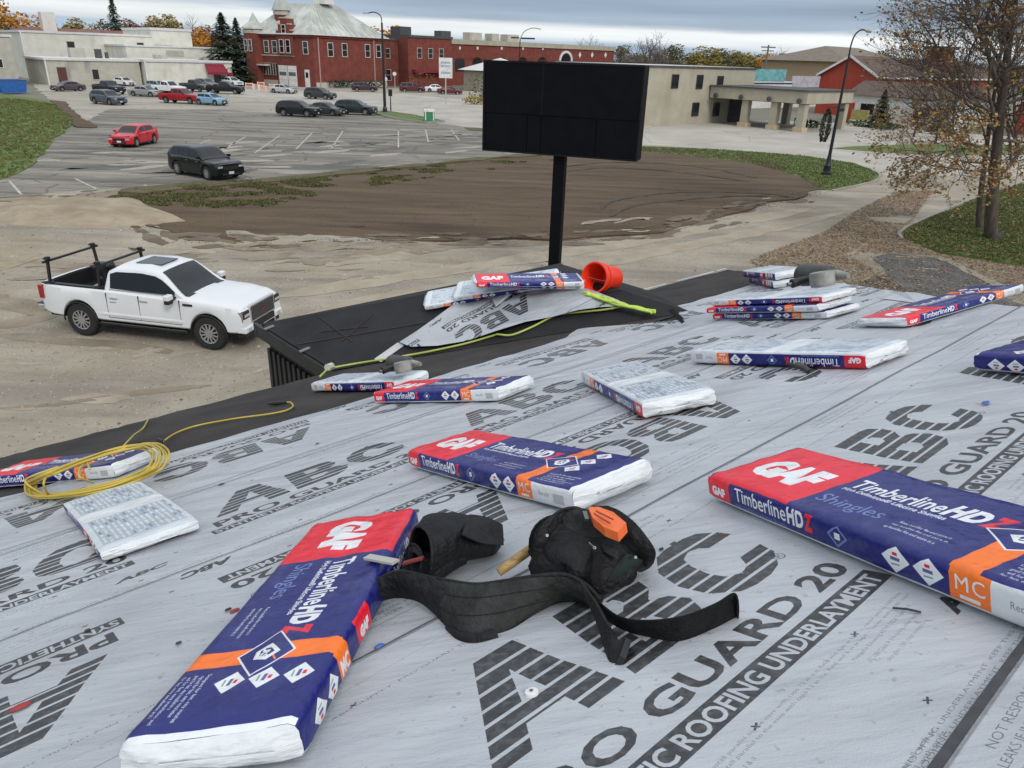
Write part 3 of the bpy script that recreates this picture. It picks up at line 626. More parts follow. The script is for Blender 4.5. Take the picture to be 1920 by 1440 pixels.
def wrap_image():
    P=2*(BW+BH); cv=Canvas(BL,P,1300,NAVY,2)
    sideprint(cv,0)
    y=BH; cv.rect(0,y,BL,y+BW,NAVY)
    cv.rect(.012,y,.325,y+BW,RED); cv.text(.060,y+.100,'GAF',.15,WHT,width=.215,bold=.011,shear=.08)
    cv.text(.345,y+.175,'Timberline',.082,WHT,width=.25,bold=.0015); cv.text(.60,y+.175,'HD',.082,WHT,width=.088,bold=.005,shear=.12,space=1.08); cv.text(.688,y+.175,'Z',.082,RED,width=.045,bold=.005,shear=.12)
    cv.text(.35,y+.150,'High Definition® Lifetime Shingles',.022,WHT,width=.28,bold=.0004); cv.text(.345,y+.07,'Shingles',.066,LBL,width=.19)
    for q in range(3): cv.text(.58-.004*q,y+.085-.018*q,'Keep bundles flat and store in a covered'[q:q+30],.013,WHT,width=.12+.01*(q%2))
    cv.rect(.762,y,.822,y+BW,ORG)
    cx,cy=.792,y+.17
    cv.poly([(cx-.085,cy),(cx,cy-.062),(cx+.085,cy),(cx,cy+.062)],WHT); cv.poly([(cx-.079,cy),(cx,cy-.057),(cx+.079,cy),(cx,cy+.057)],NAVY)
    cv.poly([(cx-.035,cy),(cx-.01,cy-.025),(cx+.02,cy-.02),(cx+.03,cy+.01),(cx,cy+.03)],WHT); cv.poly([(cx-.022,cy),(cx-.008,cy-.014),(cx+.012,cy-.01),(cx+.018,cy+.006),(cx,cy+.018)],NAVY)
    cv.text(cx-.02,cy-.008,'LRS',.022,WHT,width=.04,bold=.001); cv.line((cx+.015,cy+.02),(cx+.03,cy+.03),.004,ORG)
    for k in range(3): badge(cv,.885,y+.135+.068*k,.036)
    for q in range(5): cv.text(.845+.004*(q%2),y+.075-.013*q,'Designed for fast, easy installation and long life'[q*2:q*2+34],.011,WHT,width=.15-.02*(q%3))
    sideprint(cv,BH+BW,True)
    y=2*BH+BW; SIL=(.66,.70,.73); cv.rect(0,y,BL,y+BW,SIL)
    gr_=random.Random(3)
    for (a,c) in ((.03,.40),(.56,.98)):
        cv.rect(a,y+.02,c,y+BW-.02,(.44,.50,.56))
        for r in range(15):
            x=a+.01
            while x<c-.03:
                w=gr_.uniform(.01,.07); cv.rect(x,y+.03+r*.019,min(c-.01,x+w),y+.03+r*.019+.008,(.70,.74,.77) if gr_.random()<.8 else (.25,.29,.38)); x+=w+gr_.uniform(.006,.02)
    cv.rect(.42,y,.54,y+BW,(.76,.78,.79))
    cv.rect(BL-.016,BH,BL,BH+BW,WHT); cv.rect(0,BH,.006,BH+BW,WHT)
    cv.rect(0,0,BL,.011,(.68,.70,.72)); cv.rect(0,2*BH+BW-.011,BL,2*BH+BW,(.68,.70,.72))
    return cv.image('wrapper_print')
im_wrap=wrap_image()
m_wrap=mat('printed_plastic_wrapper',(.5,.5,.5),.30,spec=.45,bump=1.0,bscale=7)
def _w():
    t=m_wrap.node_tree;p=t.nodes['Principled BSDF'];n=img_node(m_wrap,im_wrap)
    q=t.nodes.new('ShaderNodeTexNoise');q.inputs['Scale'].default_value=9;q.inputs['Detail'].default_value=8;q.inputs['Roughness'].default_value=.7;c=t.nodes.new('ShaderNodeTexCoord');t.links.new(c.outputs['Object'],q.inputs[0])
    r=t.nodes.new('ShaderNodeMapRange');r.inputs[1].default_value=.52;r.inputs[2].default_value=.78;r.inputs[4].default_value=.10;t.links.new(q.outputs[0],r.inputs[0])
    x=t.nodes.new('ShaderNodeMix');x.data_type='RGBA';t.links.new(r.outputs[0],x.inputs[0]);t.links.new(n.outputs[0],x.inputs[6]);x.inputs[7].default_value=(.5,.52,.62,1);t.links.new(x.outputs[2],p.inputs['Base Color'])
_w()
m_flap=mat('white_plastic_film',(.66,.69,.70),.28,col2=(.80,.82,.82),scale=7,bump=.9,bscale=7,stretch=(1,1,5),spec=.5)
# ================================================================ THE ROOF WE STAND ON
m_ice=mat('black_roof_membrane',(.014,.014,.015),.8,scale=1.2,col2=(.032,.031,.032),bump=.35,bscale=60,spec=.2)
layered(m_ice,(.09,.08,.075),.9,.6,.85,(1,3,1,GR),.3)
m_ice2=mat('charcoal_roof_membrane',(.032,.029,.028),.85,spec=.2,scale=2,col2=(.060,.053,.050),bump=.4,bscale=50)
m_side=mat('black_ribbed_siding',(.018,.018,.019),.6,scale=3,col2=(.035,.034,.033))
m_wood=mat('weathered_board',(.10,.095,.085),.8,col2=(.2,.185,.16),scale=5,stretch=(1,8,1))
m_light=mat('pale_metal_edge',(.45,.46,.46),.45,metal=.4,col2=(.6,.6,.6))
VE=-6.6; UH=9.62; UL=-9.0; VR=3.2
ez=RU(0,VE).z
house=thing('house','shingle-bare house with low hip roof covered in grey and black underlayment in the foreground','house',UW(0,5.5,0))
house.location=(0,0,0)
def hipu(v): return UH-.95*(v-VE)
# structural deck: front slope, hip end, back slope
deck=MB()
a=[RU(UL,VE),RU(hipu(VE),VE),RU(hipu(VR),VR),RU(UL,VR)]
bk=lambda u,dist: RU(u,VR)+HS*dist-Vector((0,0,dist*math.tan(TH)))
Lb=(VR-VE)*math.cos(TH)
c=[bk(UL,Lb),bk(UH,Lb)]
th=Vector((0,0,-.18))
top=[a[0],a[1],c[1],c[0],a[3],a[2]]
deck.add(top+[p+th for p in top],[(0,1,5,4),(1,2,5),(2,3,4,5),(0,4,3),(6,10,11,7),(7,11,8),(8,11,10,9),(6,9,10),(0,6,7,1),(1,7,8,2),(2,8,9,3),(3,9,6,0)])
deck.build('roof_deck',m_ice,house)
# walls under the eaves
wl=MB(); o_=.45
A=[a[0]+E*.3-V*o_*1,a[1]-E*o_-V*o_,c[1]-E*o_+V*o_,c[0]+E*.3+V*o_]
A=[Vector((p.x,p.y,0)) for p in A]; zt=ez-.05
wl.add(A+[p+Vector((0,0,zt)) for p in A],[(0,1,5,4),(1,2,6,5),(2,3,7,6),(3,0,4,7)]); wl.build('wall',m_side,house)
# black self-adhered strip along the eave with a wavy hanging edge
edge_tab=[(-6,-6.95),(-1,-6.8),(.39,-6.76),(.63,-7.0),(.91,-7.06),(1.06,-7.16),(1.3,-6.95),(1.56,-6.72),(2.6,-6.9),(3.04,-6.62),(3.3,-6.6),(7.4,-6.6),(7.5,-6.68),(8.2,-6.62),(9.6,-6.62)]
def wr(u,v,a_=.004): return a_*(noise.noise(Vector((u*2.1,v*4.5,2)))+.5*noise.noise(Vector((u*6,v*9,5))))
ice=MB()
def fi(s_,t_):
    v1=-4.2; 
    u=-6+s_*15.2
    ve=sinterp(edge_tab,u); v=ve+(v1-ve)*t_; u=min(u,hipu(v))
    h=.010+wr(u,v)
    p=RU(u,v,h)
    if v<VE: p.z-= (VE-v)*.25
    return p
ice.grid(fi,260,22,flip=True); ice.build('eave_membrane',m_ice2,house,smooth=180)
# drip edge pieces on the eave past the wing: pale nails strip
for i,(u0,u1) in enumerate(((7.55,8.1),(8.35,9.2),(9.28,9.5))):
    b=MB(); b.bar(RU(u0,-6.56,.03),RU(u1,-6.55,.03),.03,.01); b.build('drip_edge',m_light,house)
# grey underlayment courses
m_u1=under_mat('grey_underlayment',(.455,.475,.50),.5,0)
courses=[(-4.6,-3.28,True,1.80,'L3'),(-3.40,-2.28,False,.666,''),(-2.40,-1.28,True,.30,''),(-1.40,-.28,False,.433,''),(-.40,.72,False,.29,''),(.6,1.72,False,.8,''),(1.6,3.15,True,.5,'')]
l3=[(-3,-4.72),(.21,-4.68),(1.0,-4.59),(1.4,-4.55),(2.1,-4.49),(2.6,-4.5),(3.1,-4.56),(3.7,-4.56),(4.26,-4.59),(4.5,-4.75),(4.72,-4.88),(4.78,-4.62),(4.81,-4.1),(4.95,-3.88),(5.25,-4.15),(5.66,-4.6),(6.3,-4.52),(7.0,-4.57),(8,-4.6)]
def wrk(u,v):
    q=Vector((u*1.2+v*.25,v*5.0,0))
    h=.0050*noise.noise(q)+.0030*noise.noise(Vector((u*2.2+v,v*13,4)))
    far=max(0,min(1,(u-3)/3)); h+=far*.010*noise.noise(Vector((u*2.1,v*3.2,8)))
    left=max(0,min(1,(-2.0-v)/1.0)); r_=noise.noise(Vector((u*.7+v*.4,v*8.0,3))); h+=left*(.006*noise.noise(Vector((u*.9,v*9.0,3)))+.010*max(0,.16-abs(r_))/.16*max(0,noise.noise(Vector((u*.8,v*2,11)))+.35))
    return h
for k,(v0,v1,rev,u0,fl_) in enumerate(courses):
    b=MB(); ul=-4.0
    def fn(s_,t_,v0=v0,v1=v1,k=k,fl_=fl_):
        u=ul+s_*(hipu(v0)-ul)
        lo=v0+.006*noise.noise(Vector((u*1.3,k*7.,0)))
        if fl_: lo=sinterp(l3,u)
        v=lo+(v1-lo)*t_
        ue=min(u,hipu(v)-.01)
        h=.020+.0045*(1-t_)+wrk(ue,v)
        if t_==0: h-=.0
        if fl_ and t_<.08: h+=.010*abs(noise.noise(Vector((u*3,0,9))))
        return RU(ue,v,h)
    def uvf(s_,t_,v0=v0,v1=v1,fl_=fl_,rev=rev,u0=u0):
        u=ul+s_*(hipu(v0)-ul); lo=sinterp(l3,u) if fl_ else v0
        v=lo+(v1-lo)*t_; u=min(u,hipu(v)-.01); base=v0 if not fl_ else -4.5
        w=v-base; 
        if rev: w=.9-w; uu=(u0-u)/UP
        else: uu=(u-u0)/UP
        return (uu,(UWD-(w+.07))/UWD)
    b.grid(fn,330 if k<5 else 60,34 if k<5 else 10,uvf,flip=True); b.build('underlayment_sheet',m_u1,house,smooth=180)
b=MB(); b.grid(lambda s_,t_: RU(-2+9*s_,-.412+.015*t_,.0275+wrk(-2+9*s_,-.40)),200,1,flip=True); b.build('printed_line',mat('ink_and_lap_shade',(.045,.045,.048),.7,col2=(.07,.07,.075),scale=40),house)
for k,(v0,v1,rev,u0,fl_) in enumerate(courses[1:5]):  # dark strips paint each lap's shadow line along with its printed edge
    b=MB(); b.grid(lambda s_,t_: RU(-3+(hipu(v0)+2.98)*s_,v0+.006*noise.noise(Vector(((-3+(hipu(v0)+2.98)*s_)*1.3,(k+1)*7.,0)))-.001+.0052*t_,.0262+wrk(-3+(hipu(v0)+2.98)*s_,v0)+.001),260,1,flip=True); b.build('lap_shadow_line',MT['ink_and_lap_shade'],house)
# hip end and back slope are papered too (seen only from other viewpoints)
# curled flap and torn edges near the hip
def ribbonquad(name,pts,m,parent,n=6,thick=.004,uv=None,**k):
    b=MB(); b.add(pts,[tuple(range(len(pts)))]); return b.build(name,m,parent,**k)
fp=[(1655,560,.0),(1662,543,.03),(1700,549,.035),(1745,556,.03),(1800,566,.01),(1790,573,.0),(1720,568,.0)]
ribbonquad('underlayment_flap',[RX(x,y,.03+h) for x,y,h in fp],under_mat('pale_underlayment_back',(.55,.57,.58),.3,5),house)
cp=[(1252,582,.05),(1262,578,.09),(1284,603,.05),(1278,607,.02)]
ribbonquad('underlayment_flap',[RX(x,y,.02+h) for x,y,h in cp],m_ice,house)
m_blkt=mat('dull_bracket',(.16,.16,.155),.6)
# ---- hip-roofed wing
WU0,WU1=3.12,7.72; WH0=-7.68; rise=2.3*math.tan(TH)
def WP(u,h,z): return E*u+HS*h+Vector((0,0,z))
pk=WP(5.42,WH0+2.3,ez+rise); vl=WP(5.42,-6.0+2.3,ez+rise)
wing=MB(); W0=WP(WU0,WH0,ez);W1=WP(WU0,-6.02,ez);W2=WP(WU1,WH0,ez);W3=WP(WU1,-6.02,ez)
n0=Vector((0,0,.02)); tp=[W0,W1,W2,W3,pk,vl]; tp=[p+n0 for p in tp]
wing.add(tp+[p+Vector((0,0,-.2)) for p in tp[:4]],[(1,0,4,5),(0,2,4),(2,3,5,4),(0,1,7,6),(2,0,6,8),(3,2,8,9)]); wing.build('wing_roof',m_ice,house)
nl=(tp[1]-tp[0]).cross(tp[4]-tp[0]).normalized()
if nl.z<0: nl=-nl
def WL(px,py,h=0):   # point on the wing's near slope
    d=ray(px,py); o=tp[0]+nl*h; return EYE+d*((o-EYE).dot(nl)/d.dot(nl))
wr_=MB(); 
bs=[WP(WU0+.04,WH0+.06,0),WP(WU0+.04,-5.4,0),WP(WU1-.25,-5.4,0),WP(WU1-.25,WH0+.06,0)]
wr_.add(bs+[p+Vector((0,0,ez-.15)) for p in bs],[(1,0,4,5),(0,3,7,4),(3,2,6,7)]); wr_.build('wing_wall',m_side,house)
rib=MB(); rib.box(-.03,-.03,0,.03,.03,ez-.25)
r0=None
for i in range(16):
    p=WP(WU0+.03,WH0+.10+i*.12,0)
    if r0 is None: r0=rib.build('siding_rib',m_side,house,loc=p); r0.rotation_euler=(0,0,GR)
    else:
        c_=r0.copy(); COL.objects.link(c_); c_.location=p; c_.parent=house
for i in range(16):
    c_=r0.copy(); COL.objects.link(c_); c_.location=WP(WU0+.15+i*.28,WH0+.05,0); c_.parent=house
# rake boards and brackets along the open eave of the wing
def brd(a,c_,w,h,m,name): b=MB(); b.bar(a,c_,w,h); b.build(name,m,house)
brd(W0+Vector((0,0,-.07))-E*.03-HS*.12,W1-E*.03+Vector((0,0,-.07))+HS*.3,.04,.14,m_side,'fascia_board')
brd(W0-HS*.04-E*.05+Vector((0,0,-.07)),W2-HS*.04+E*.1+Vector((0,0,-.07)),.03,.13,m_side,'fascia_board')
for t in (.12,.62):
    p=W0.lerp(W1,t); brd(p-E*.06+Vector((0,0,.02)),p+E*.05+Vector((0,0,.04)),.05,.008,m_blkt,'roof_bracket')
brd(W0+Vector((0,0,.012))+HS*.1,W1+Vector((0,0,.012)),.05,.02,m_ice,'drip_edge')
# a grey off-cut lying against the wing slope, and seams
brd(WL(708,676,.012),WL(752,645,.012),.10,.006,m_light,'flashing_strip')
m_seam=mat('chalk_red',(.038,.022,.021),.9)
for (p,q) in (((600,622),(690,612)),((640,640),(700,588)),((596,592),(660,640))):
    A_=WL(*p,.006);B_=WL(*q,.006); b=MB(); b.bar(A_,B_,.012,.003); b.build('chalk_mark',m_seam,house)
for t in (.5,):
    b=MB(); b.bar(tp[1].lerp(tp[0],t)+nl*.004,tp[5].lerp(tp[4],t)+nl*.004,.02,.004); b.build('membrane_lap',m_ice2,house)
# ---- loose printed sheet draped over the wing ridge
px=[(748,640),(770,649),(820,647),(875,637),(930,624),(985,606),(1035,592),(1085,584),(1130,577),(1172,574),(1160,562),(1120,545),(1068,530),(1035,521),(1000,521),(978,524),(950,545),(915,553),(900,548),(888,548),(862,562),(820,592),(780,620)]
P=[WL(x,y,.05) for x,y in px]
xa=(P[0]-P[14]).normalized(); oc=WL(955,578,.05); rd=(WL(885,615,.05)-oc).normalized(); upd=nl.cross(rd)
P2=[((p-oc).dot(rd),(p-oc).dot(upd)) for p in P]; pts=[Vector(p) for p in P2]; ins=[]
xs=[p.x for p in pts];ys=[p.y for p in pts];x=min(xs)
while x<max(xs):
    y=min(ys)
    while y<max(ys):
        if hit_poly(P2,x,y): ins.append(Vector((x,y)))
        y+=.05
    x+=.05
nb=len(pts); r=geometry.delaunay_2d_cdt(pts+ins,[(i,(i+1)%nb) for i in range(nb)],[],1,1e-5)
me=bpy.data.meshes.new('loose_underlayment'); vs=[]
for q in r[0]:
    h=.02+.05*abs(noise.noise(Vector((q.x*1.4,q.y*1.4,3))))+.02*noise.noise(Vector((q.x*5,q.y*5,1)))
    vs.append(oc+rd*q.x+upd*q.y+nl*(h-.05+.02))
me.from_pydata(vs,[],r[2]); ul=me.uv_layers.new(name='UVMap')
for lp in me.loops:
    q=r[0][lp.vertex_index]; ul.data[lp.index].uv=((q.x+.35)/UP,(UWD-(.44+.07)+q.y)/UWD)
me.materials.append(under_mat('loose_grey_underlayment',(.42,.44,.465),.5,9)); me.polygons.foreach_set('use_smooth',[True]*len(me.polygons)); me.update()
lo=obj('loose_underlayment',me,label='loose printed grey underlayment sheet draped over the black wing roof below the sign',cat='roofing sheet')
ribbonquad('folded_corner',[WL(918,553,.06),WL(975,524,.16),WL(990,527,.10),WL(930,575,.07)],under_mat('pale_underlayment_back',(.55,.57,.58),.3,5),lo)
# ================================================================ SHINGLE BUNDLES
def bundle_meshes(seed):
    rg=random.Random(seed); P=2*(BW+BH)
    # perimeter loop, start at lower front edge, going up the front
    def loop(t):  # t in 0..1 -> y,z,perimeter fraction
        d=t*P; r=.012
        if d<BH: y,z=0,d
        elif d<BH+BW: y,z=d-BH,BH
        elif d<2*BH+BW: y,z=BW,BH-(d-BH-BW)
        else: y,z=BW-(d-2*BH-BW),0
        return y-BW/2,z
    ts=[]
    for a,b_,n in ((0,BH,5),(BH,BH+BW,20),(BH+BW,2*BH+BW,5),(2*BH+BW,P,12)):
        for i in range(n): ts.append((a+(b_-a)*i/n)/P)
    ts.append(1.0)
    off=seed*13.7; NX=64
    def pos(s,t):
        y,z=loop(t); x=(s-.5)*BL
        # rounded long edges
        ky=min(1,(BW/2-abs(y))/.014); kz=min(1,min(z,BH-z)/.014)
        if ky<.9 and kz<.9: 
            y-=math.copysign(.006*(1-ky)*(1-kz),y); z+= (.006 if z<BH/2 else -.006)*(1-ky)*(1-kz)
        e=max(0,abs(s-.5)*2-.93)/.07
        zc=BH/2; z=zc+(z-zc)*(1-.16*e*e); y*=1-.015*e*e; y+=.007*math.sin(math.pi*s+seed*1.3)
        w=.0030*noise.noise(Vector((x*7+off,y*12,z*20)))+.0030*noise.noise(Vector((x*2.2,y*26+off,z*10)))+.0014*noise.noise(Vector((x*25,y*25,off)))
        up=min(1,z/.03); z+=w*(1.2 if z>BH*.6 else .3)
        if 0<z<BH*.95: y+=math.copysign(w*.8*up,y)
        return (x,y,max(z,-.001))
    b=MB(); b.hasuv=True
    n=len(ts)
    for i in range(NX+1):
        for t in ts: b.v.append(pos(i/NX,t))
    for i in range(NX):
        for j in range(n-1):
            b.f.append([i*n+j,i*n+j+1,(i+1)*n+j+1,(i+1)*n+j][::-1]); b.m.append(0)
            b.uv.append([(i/NX,ts[j]),(i/NX,ts[j+1]),((i+1)/NX,ts[j+1]),((i+1)/NX,ts[j])][::-1])
    w=b
    # end flap: rounded white folded film, bulging and creased
    fl=[]
    for sg in(-1,1):
        f=MB(); rings=[]
        for k in range(7):
            q=k/6; ring=[]
            for t in ts[:-1]:
                x,y,z=pos(0 if sg<0 else 1,t); sc=1-q
                zz=BH/2+(z-BH/2)*sc**.8; yy=y*(1-.55*q) if k<6 else y*.42
                x+=sg*(.022*math.sin(q*1.57)+.005*noise.noise(Vector((y*9,z*90,seed+k*.7))))
                if k>1: zz+=.006*noise.noise(Vector((y*18,k*2.3,seed)))
                ring.append((x,yy,zz))
            rings.append(ring)
        f.loft(rings,True,(False,True)); 
        f.bar((sg*(BL/2+.031),-.08,BH*.62),(sg*(BL/2+.031),.12,BH*.55),.003,.005)
        fl.append(f)
    return w,fl
BM=[]
def make_bundle(seed):
    w,fl=bundle_meshes(seed); root=thing('shingle_bundle','x','shingle bundle')
    w.build('wrapper',m_wrap,root,smooth=50)
    for f in fl: f.build('end_flap',m_flap,root,smooth=55)
    return root
protos=[make_bundle(s) for s in (1,2,3)]; used=[False]*3
def place(u,v,xd,h,label,k=0,flip=False,M=None,yaw=0,tilt=0,zs=1,group='bundles of roof shingles set out on the roof'):
    o=copy_tree(protos[k]) if used[k] else protos[k]; used[k]=True
    if M is None:
        a,b_=xd; l=math.hypot(a,b_); X=(E*a+SL*b_)/l; Y=NR.cross(X); pos=RU(u,v,h); Z=NR
        M=Matrix([[X.x,Y.x,Z.x,pos.x],[X.y,Y.y,Z.y,pos.y],[X.z,Y.z,Z.z,pos.z],[0,0,0,1]])
    if zs!=1: M=M@Matrix.Diagonal((1,1,zs,1))
    if tilt: M=M@Matrix.Rotation(tilt,4,'Y')
    if flip: M=M@Matrix.Translation((0,0,BH))@Matrix.Rotation(math.pi,4,'Y')
    o.matrix_world=M; o['label']=label; o['category']='shingle bundle'; o['group']=group; return o
H0=.028
place(.592,-1.658,(-.68,.733),H0,'big blue shingle bundle in the left foreground touching the tool belt',0)
cx=1.611+.934*.162-.335*.52; cv_=-1.265+.357*.162+.942*.52
place(cx,cv_,(-.335,.942),H0,'largest blue and red shingle bundle at right, cut by the right edge',1)
place(1.449+.162*.996-.09*.5,-2.564+.162*.09+.996*.5,(-.09,.996),H0,'blue shingle bundle in mid roof, red corner left, just beyond the tool belt',2)
place(.70-.53*.52+.162*.848,-4.30-.848*.52-.162*.53,(.53,.848),H0-.004,'blue and red shingle bundle under the coil of yellow hose',0)
place(.53,-3.31,(.05,-1.0),H0,'upturned silver white shingle bundle next to the yellow hose coil',1,True,zs=.55)
place(2.61,-5.03,(.147,.989),.02,'upturned white shingle bundle near the eave with a nail gun on top',2,True)
place(2.45,-3.71,(.196,.98),H0,'blue and red shingle bundle in front of the white one carrying the nail gun',1)
place(2.672,-2.409,(-.53,.848),H0,'upturned white shingle bundle pointing at the camera in mid roof',0,True)
place(3.40,-2.04,(-.138,.99),H0,'long white-topped upturned bundle with upside-down print and orange block at left',1,True)
q0=(4.825,-2.92)
ZS=.66; place(q0[0],q0[1],(-.216,.976),H0,'bottom bundle of the stack of three beside the far nail gun',2,zs=ZS)
place(q0[0]-.02,q0[1]-.04,(-.20,.98),H0+BH*ZS+.002,'middle bundle of the stack of three beside the far nail gun',0,zs=ZS)
place(q0[0]+.02,q0[1]-.02,(-.23,.97),H0+2*BH*ZS+.004,'white-topped bundle on top of the stack of three beside the far nail gun',1,True,zs=ZS)
place(6.95,-4.22,(.70,-.71),H0,'lower of two white bundles at the far corner of the roof',2,True)
place(6.92,-4.22,(.66,-.75),H0+BH+.002,'upper of two white bundles at the far corner of the roof',0,True)
place(4.70,-1.81,(.968,.25),H0,'blue and red shingle bundle on the far hip at right, seen from its white end',2,zs=.72)
place(3.14,-.57,(.33,-.944),H0,'navy shingle bundle just entering the frame at the right edge above the largest one',2)
# four bundles on the ridge of the wing, standing level on short wood blocks
def level(px,py,z,az,label,k,flip=False):
    p=G(px,py,z); Z=Vector((0,0,1)); X=Vector((math.sin(az),math.cos(az),0)); Y=Z.cross(X)
    M=Matrix([[X.x,Y.x,0,p.x],[X.y,Y.y,0,p.y],[X.z,Y.z,1,p.z],[0,0,0,1]])
    return place(0,0,None,0,label,k,flip,M,zs=.72,group='bundles piled on the peak of the wing roof')
azr=R_(85)
zb=pk.z-.02
def onwing(px,py,h,xd,label,k,flip):
    p=WL(px,py,h); X=(WL(*xd)-WL(px,py)).normalized(); Z=nl; Y=Z.cross(X)
    M=Matrix([[X.x,Y.x,Z.x,p.x],[X.y,Y.y,Z.y,p.y],[X.z,Y.z,Z.z,p.z],[0,0,0,1]])
    return place(0,0,None,0,label,k,flip,M,zs=.72,group='bundles piled on the peak of the wing roof')
onwing(893,551,.04,(960,539),'white flat bundle at the left foot of the pile on the wing peak',1,True)
onwing(950,538,.10,(1015,529),'white-topped bundle leaning in the middle of the pile on the wing peak',2,True)
level(993,534,zb,azr,'lower blue bundle at the right of the pile on the wing peak',0)
level(990,530,zb+BH*.72+.003,azr-.06,'topmost blue bundle of the pile on the wing peak, in front of the sign post',2)
# ================================================================ TOOLS AND HOSES
m_leather=mat('black_leather',(.004,.004,.005),.55,scale=14,col2=(.014,.014,.015),bump=.5,bscale=60,spec=.28)
m_nylon=mat('black_webbing',(.006,.006,.007),.8,spec=.2,scale=30,col2=(.014,.014,.015),bump=.5,bscale=160)
m_pad=mat('charcoal_belt_padding',(.020,.021,.020),.85,spec=.2,scale=12,col2=(.050,.052,.050),bump=.7,bscale=70,stretch=(1,1,1))
m_in=mat('pouch_inside',(.006,.006,.006),.95)
m_orange=mat('orange_plastic',(.80,.14,.03),.4,scale=6,col2=(.9,.20,.05),bump=.1)
m_hick=mat('hammer_handle_wood',(.24,.13,.03),.5,scale=18,col2=(.5,.33,.12),stretch=(1,1,6))
m_steel=mat('dull_steel',(.22,.22,.21),.4,metal=1,var=.05)
m_redl=mat('dull_red_label',(.22,.03,.025),.6)
m_black=mat('black_plastic',(.015,.015,.016),.45,scale=8,bump=.1)
belt=thing('tool_belt','black leather tool belt with two open pouches lying beside the big blue bundle','tool belt')
def RB(px,py,h): return RX(px,py,h+.024)
def ribbon(name,tops,bots,th,m,parent,n=9,piping=None,bulge=0):
    """strap defined by its top and bottom edge"""
    T=smoothpath(tops,n);B=smoothpath(bots,n); b=MB(); rings=[]
    K=6
    for i in range(len(T)):
        d=(T[min(i+1,len(T)-1)]-T[max(i-1,0)]).normalized(); w=T[i]-B[i]; nn=d.cross(w).normalized()
        f=[];k_=[]
        for j in range(K+1):
            t=j/K; p=B[i].lerp(T[i],t); q=th*(.55+.45*math.sin(math.pi*t))+bulge*math.sin(math.pi*t)*(1+.35*noise.noise(p*9))
            f.append(p+nn*q*.5); k_.append(p-nn*q*.5)
        rings.append(f+k_[::-1])
    b.loft(rings,True,(True,True)); o=b.build(name,m,parent,smooth=55)
    if piping:
        for nm,L in (('belt_piping',T),('belt_piping',B)):
            c=MB(); c.tube(L,.0055,6); c.build(nm,piping,o,smooth=180)
        for t_ in (.35,.7):
            P_=[]
            for i in range(2,len(T)-2):
                d=(T[i+1]-T[i-1]).normalized(); w=T[i]-B[i]; nn=d.cross(w).normalized(); 
                if nn.dot(EYE-T[i])<0: nn=-nn
                q=th*(.55+.45*math.sin(math.pi*t_))+bulge*math.sin(math.pi*t_); P_.append(B[i].lerp(T[i],t_)+nn*(q*.5+.001))
            c=MB(); c.tube(P_,.0011,5); c.build('stitch_line',piping,o,smooth=180)
    return o
# padded back section (stands on its lower edge, leaning)
ribbon('padded_belt',[RB(795,1080,.055),RB(850,1091,.07),RB(895,1096,.075),RB(945,1090,.08),RB(1010,1080,.085),RB(1060,1078,.08),RB(1100,1098,.065),RB(1125,1125,.045)],
       [RB(835,1160,.004),RB(850,1187,.0),RB(885,1193,.0),RB(950,1182,.0),RB(1000,1152,.0),RB(1045,1130,.0),RB(1090,1128,.0),RB(1118,1142,.0)],.016,m_pad,belt,piping=m_leather,bulge=.010)
ribbon('padded_belt',[RB(705,1085,.075),RB(740,1070,.09),RB(775,1072,.085),RB(815,1085,.075),RB(850,1112,.055)],
       [RB(712,1128,.02),RB(745,1120,.02),RB(785,1128,.02),RB(815,1150,.004),RB(840,1178,.0)],.014,m_leather,belt,bulge=.006)
ribbon('belt_strap',[RB(840,1165,.02),RB(860,1183,.014),RB(890,1188,.014),RB(930,1180,.014)],[RB(838,1180,.0),RB(860,1200,.0),RB(892,1206,.0),RB(935,1196,.0)],.012,m_leather,belt)
# webbing tail curving to the right
ribbon('belt_strap',[RB(1090,1095,.075),RB(1120,1125,.055),RB(1160,1155,.045),RB(1210,1163,.05),RB(1280,1155,.055),RB(1340,1132,.055),RB(1375,1112,.06),RB(1384,1125,.05)],
       [RB(1098,1120,.04),RB(1120,1148,.025),RB(1160,1176,.006),RB(1205,1192,.0),RB(1270,1203,.0),RB(1335,1180,.0),RB(1378,1158,.0),RB(1384,1160,.0)],.005,m_nylon,belt)
ribbon('belt_strap',[RB(1090,1090,.08),RB(1118,1130,.06),RB(1140,1170,.045),RB(1165,1205,.02),RB(1192,1222,.008)],
       [RB(1120,1160,.03),RB(1128,1190,.008),RB(1134,1212,.0),RB(1142,1240,.0),RB(1160,1243,.0)],.010,m_leather,belt,bulge=.004)
c=MB(); c.obox(RB(1168,1225,.01),(.05,.012,.03),Matrix.Rotation(GR+.5,3,'Z')@Matrix.Rotation(.3,3,'X')); c.build('buckle',m_black,belt)
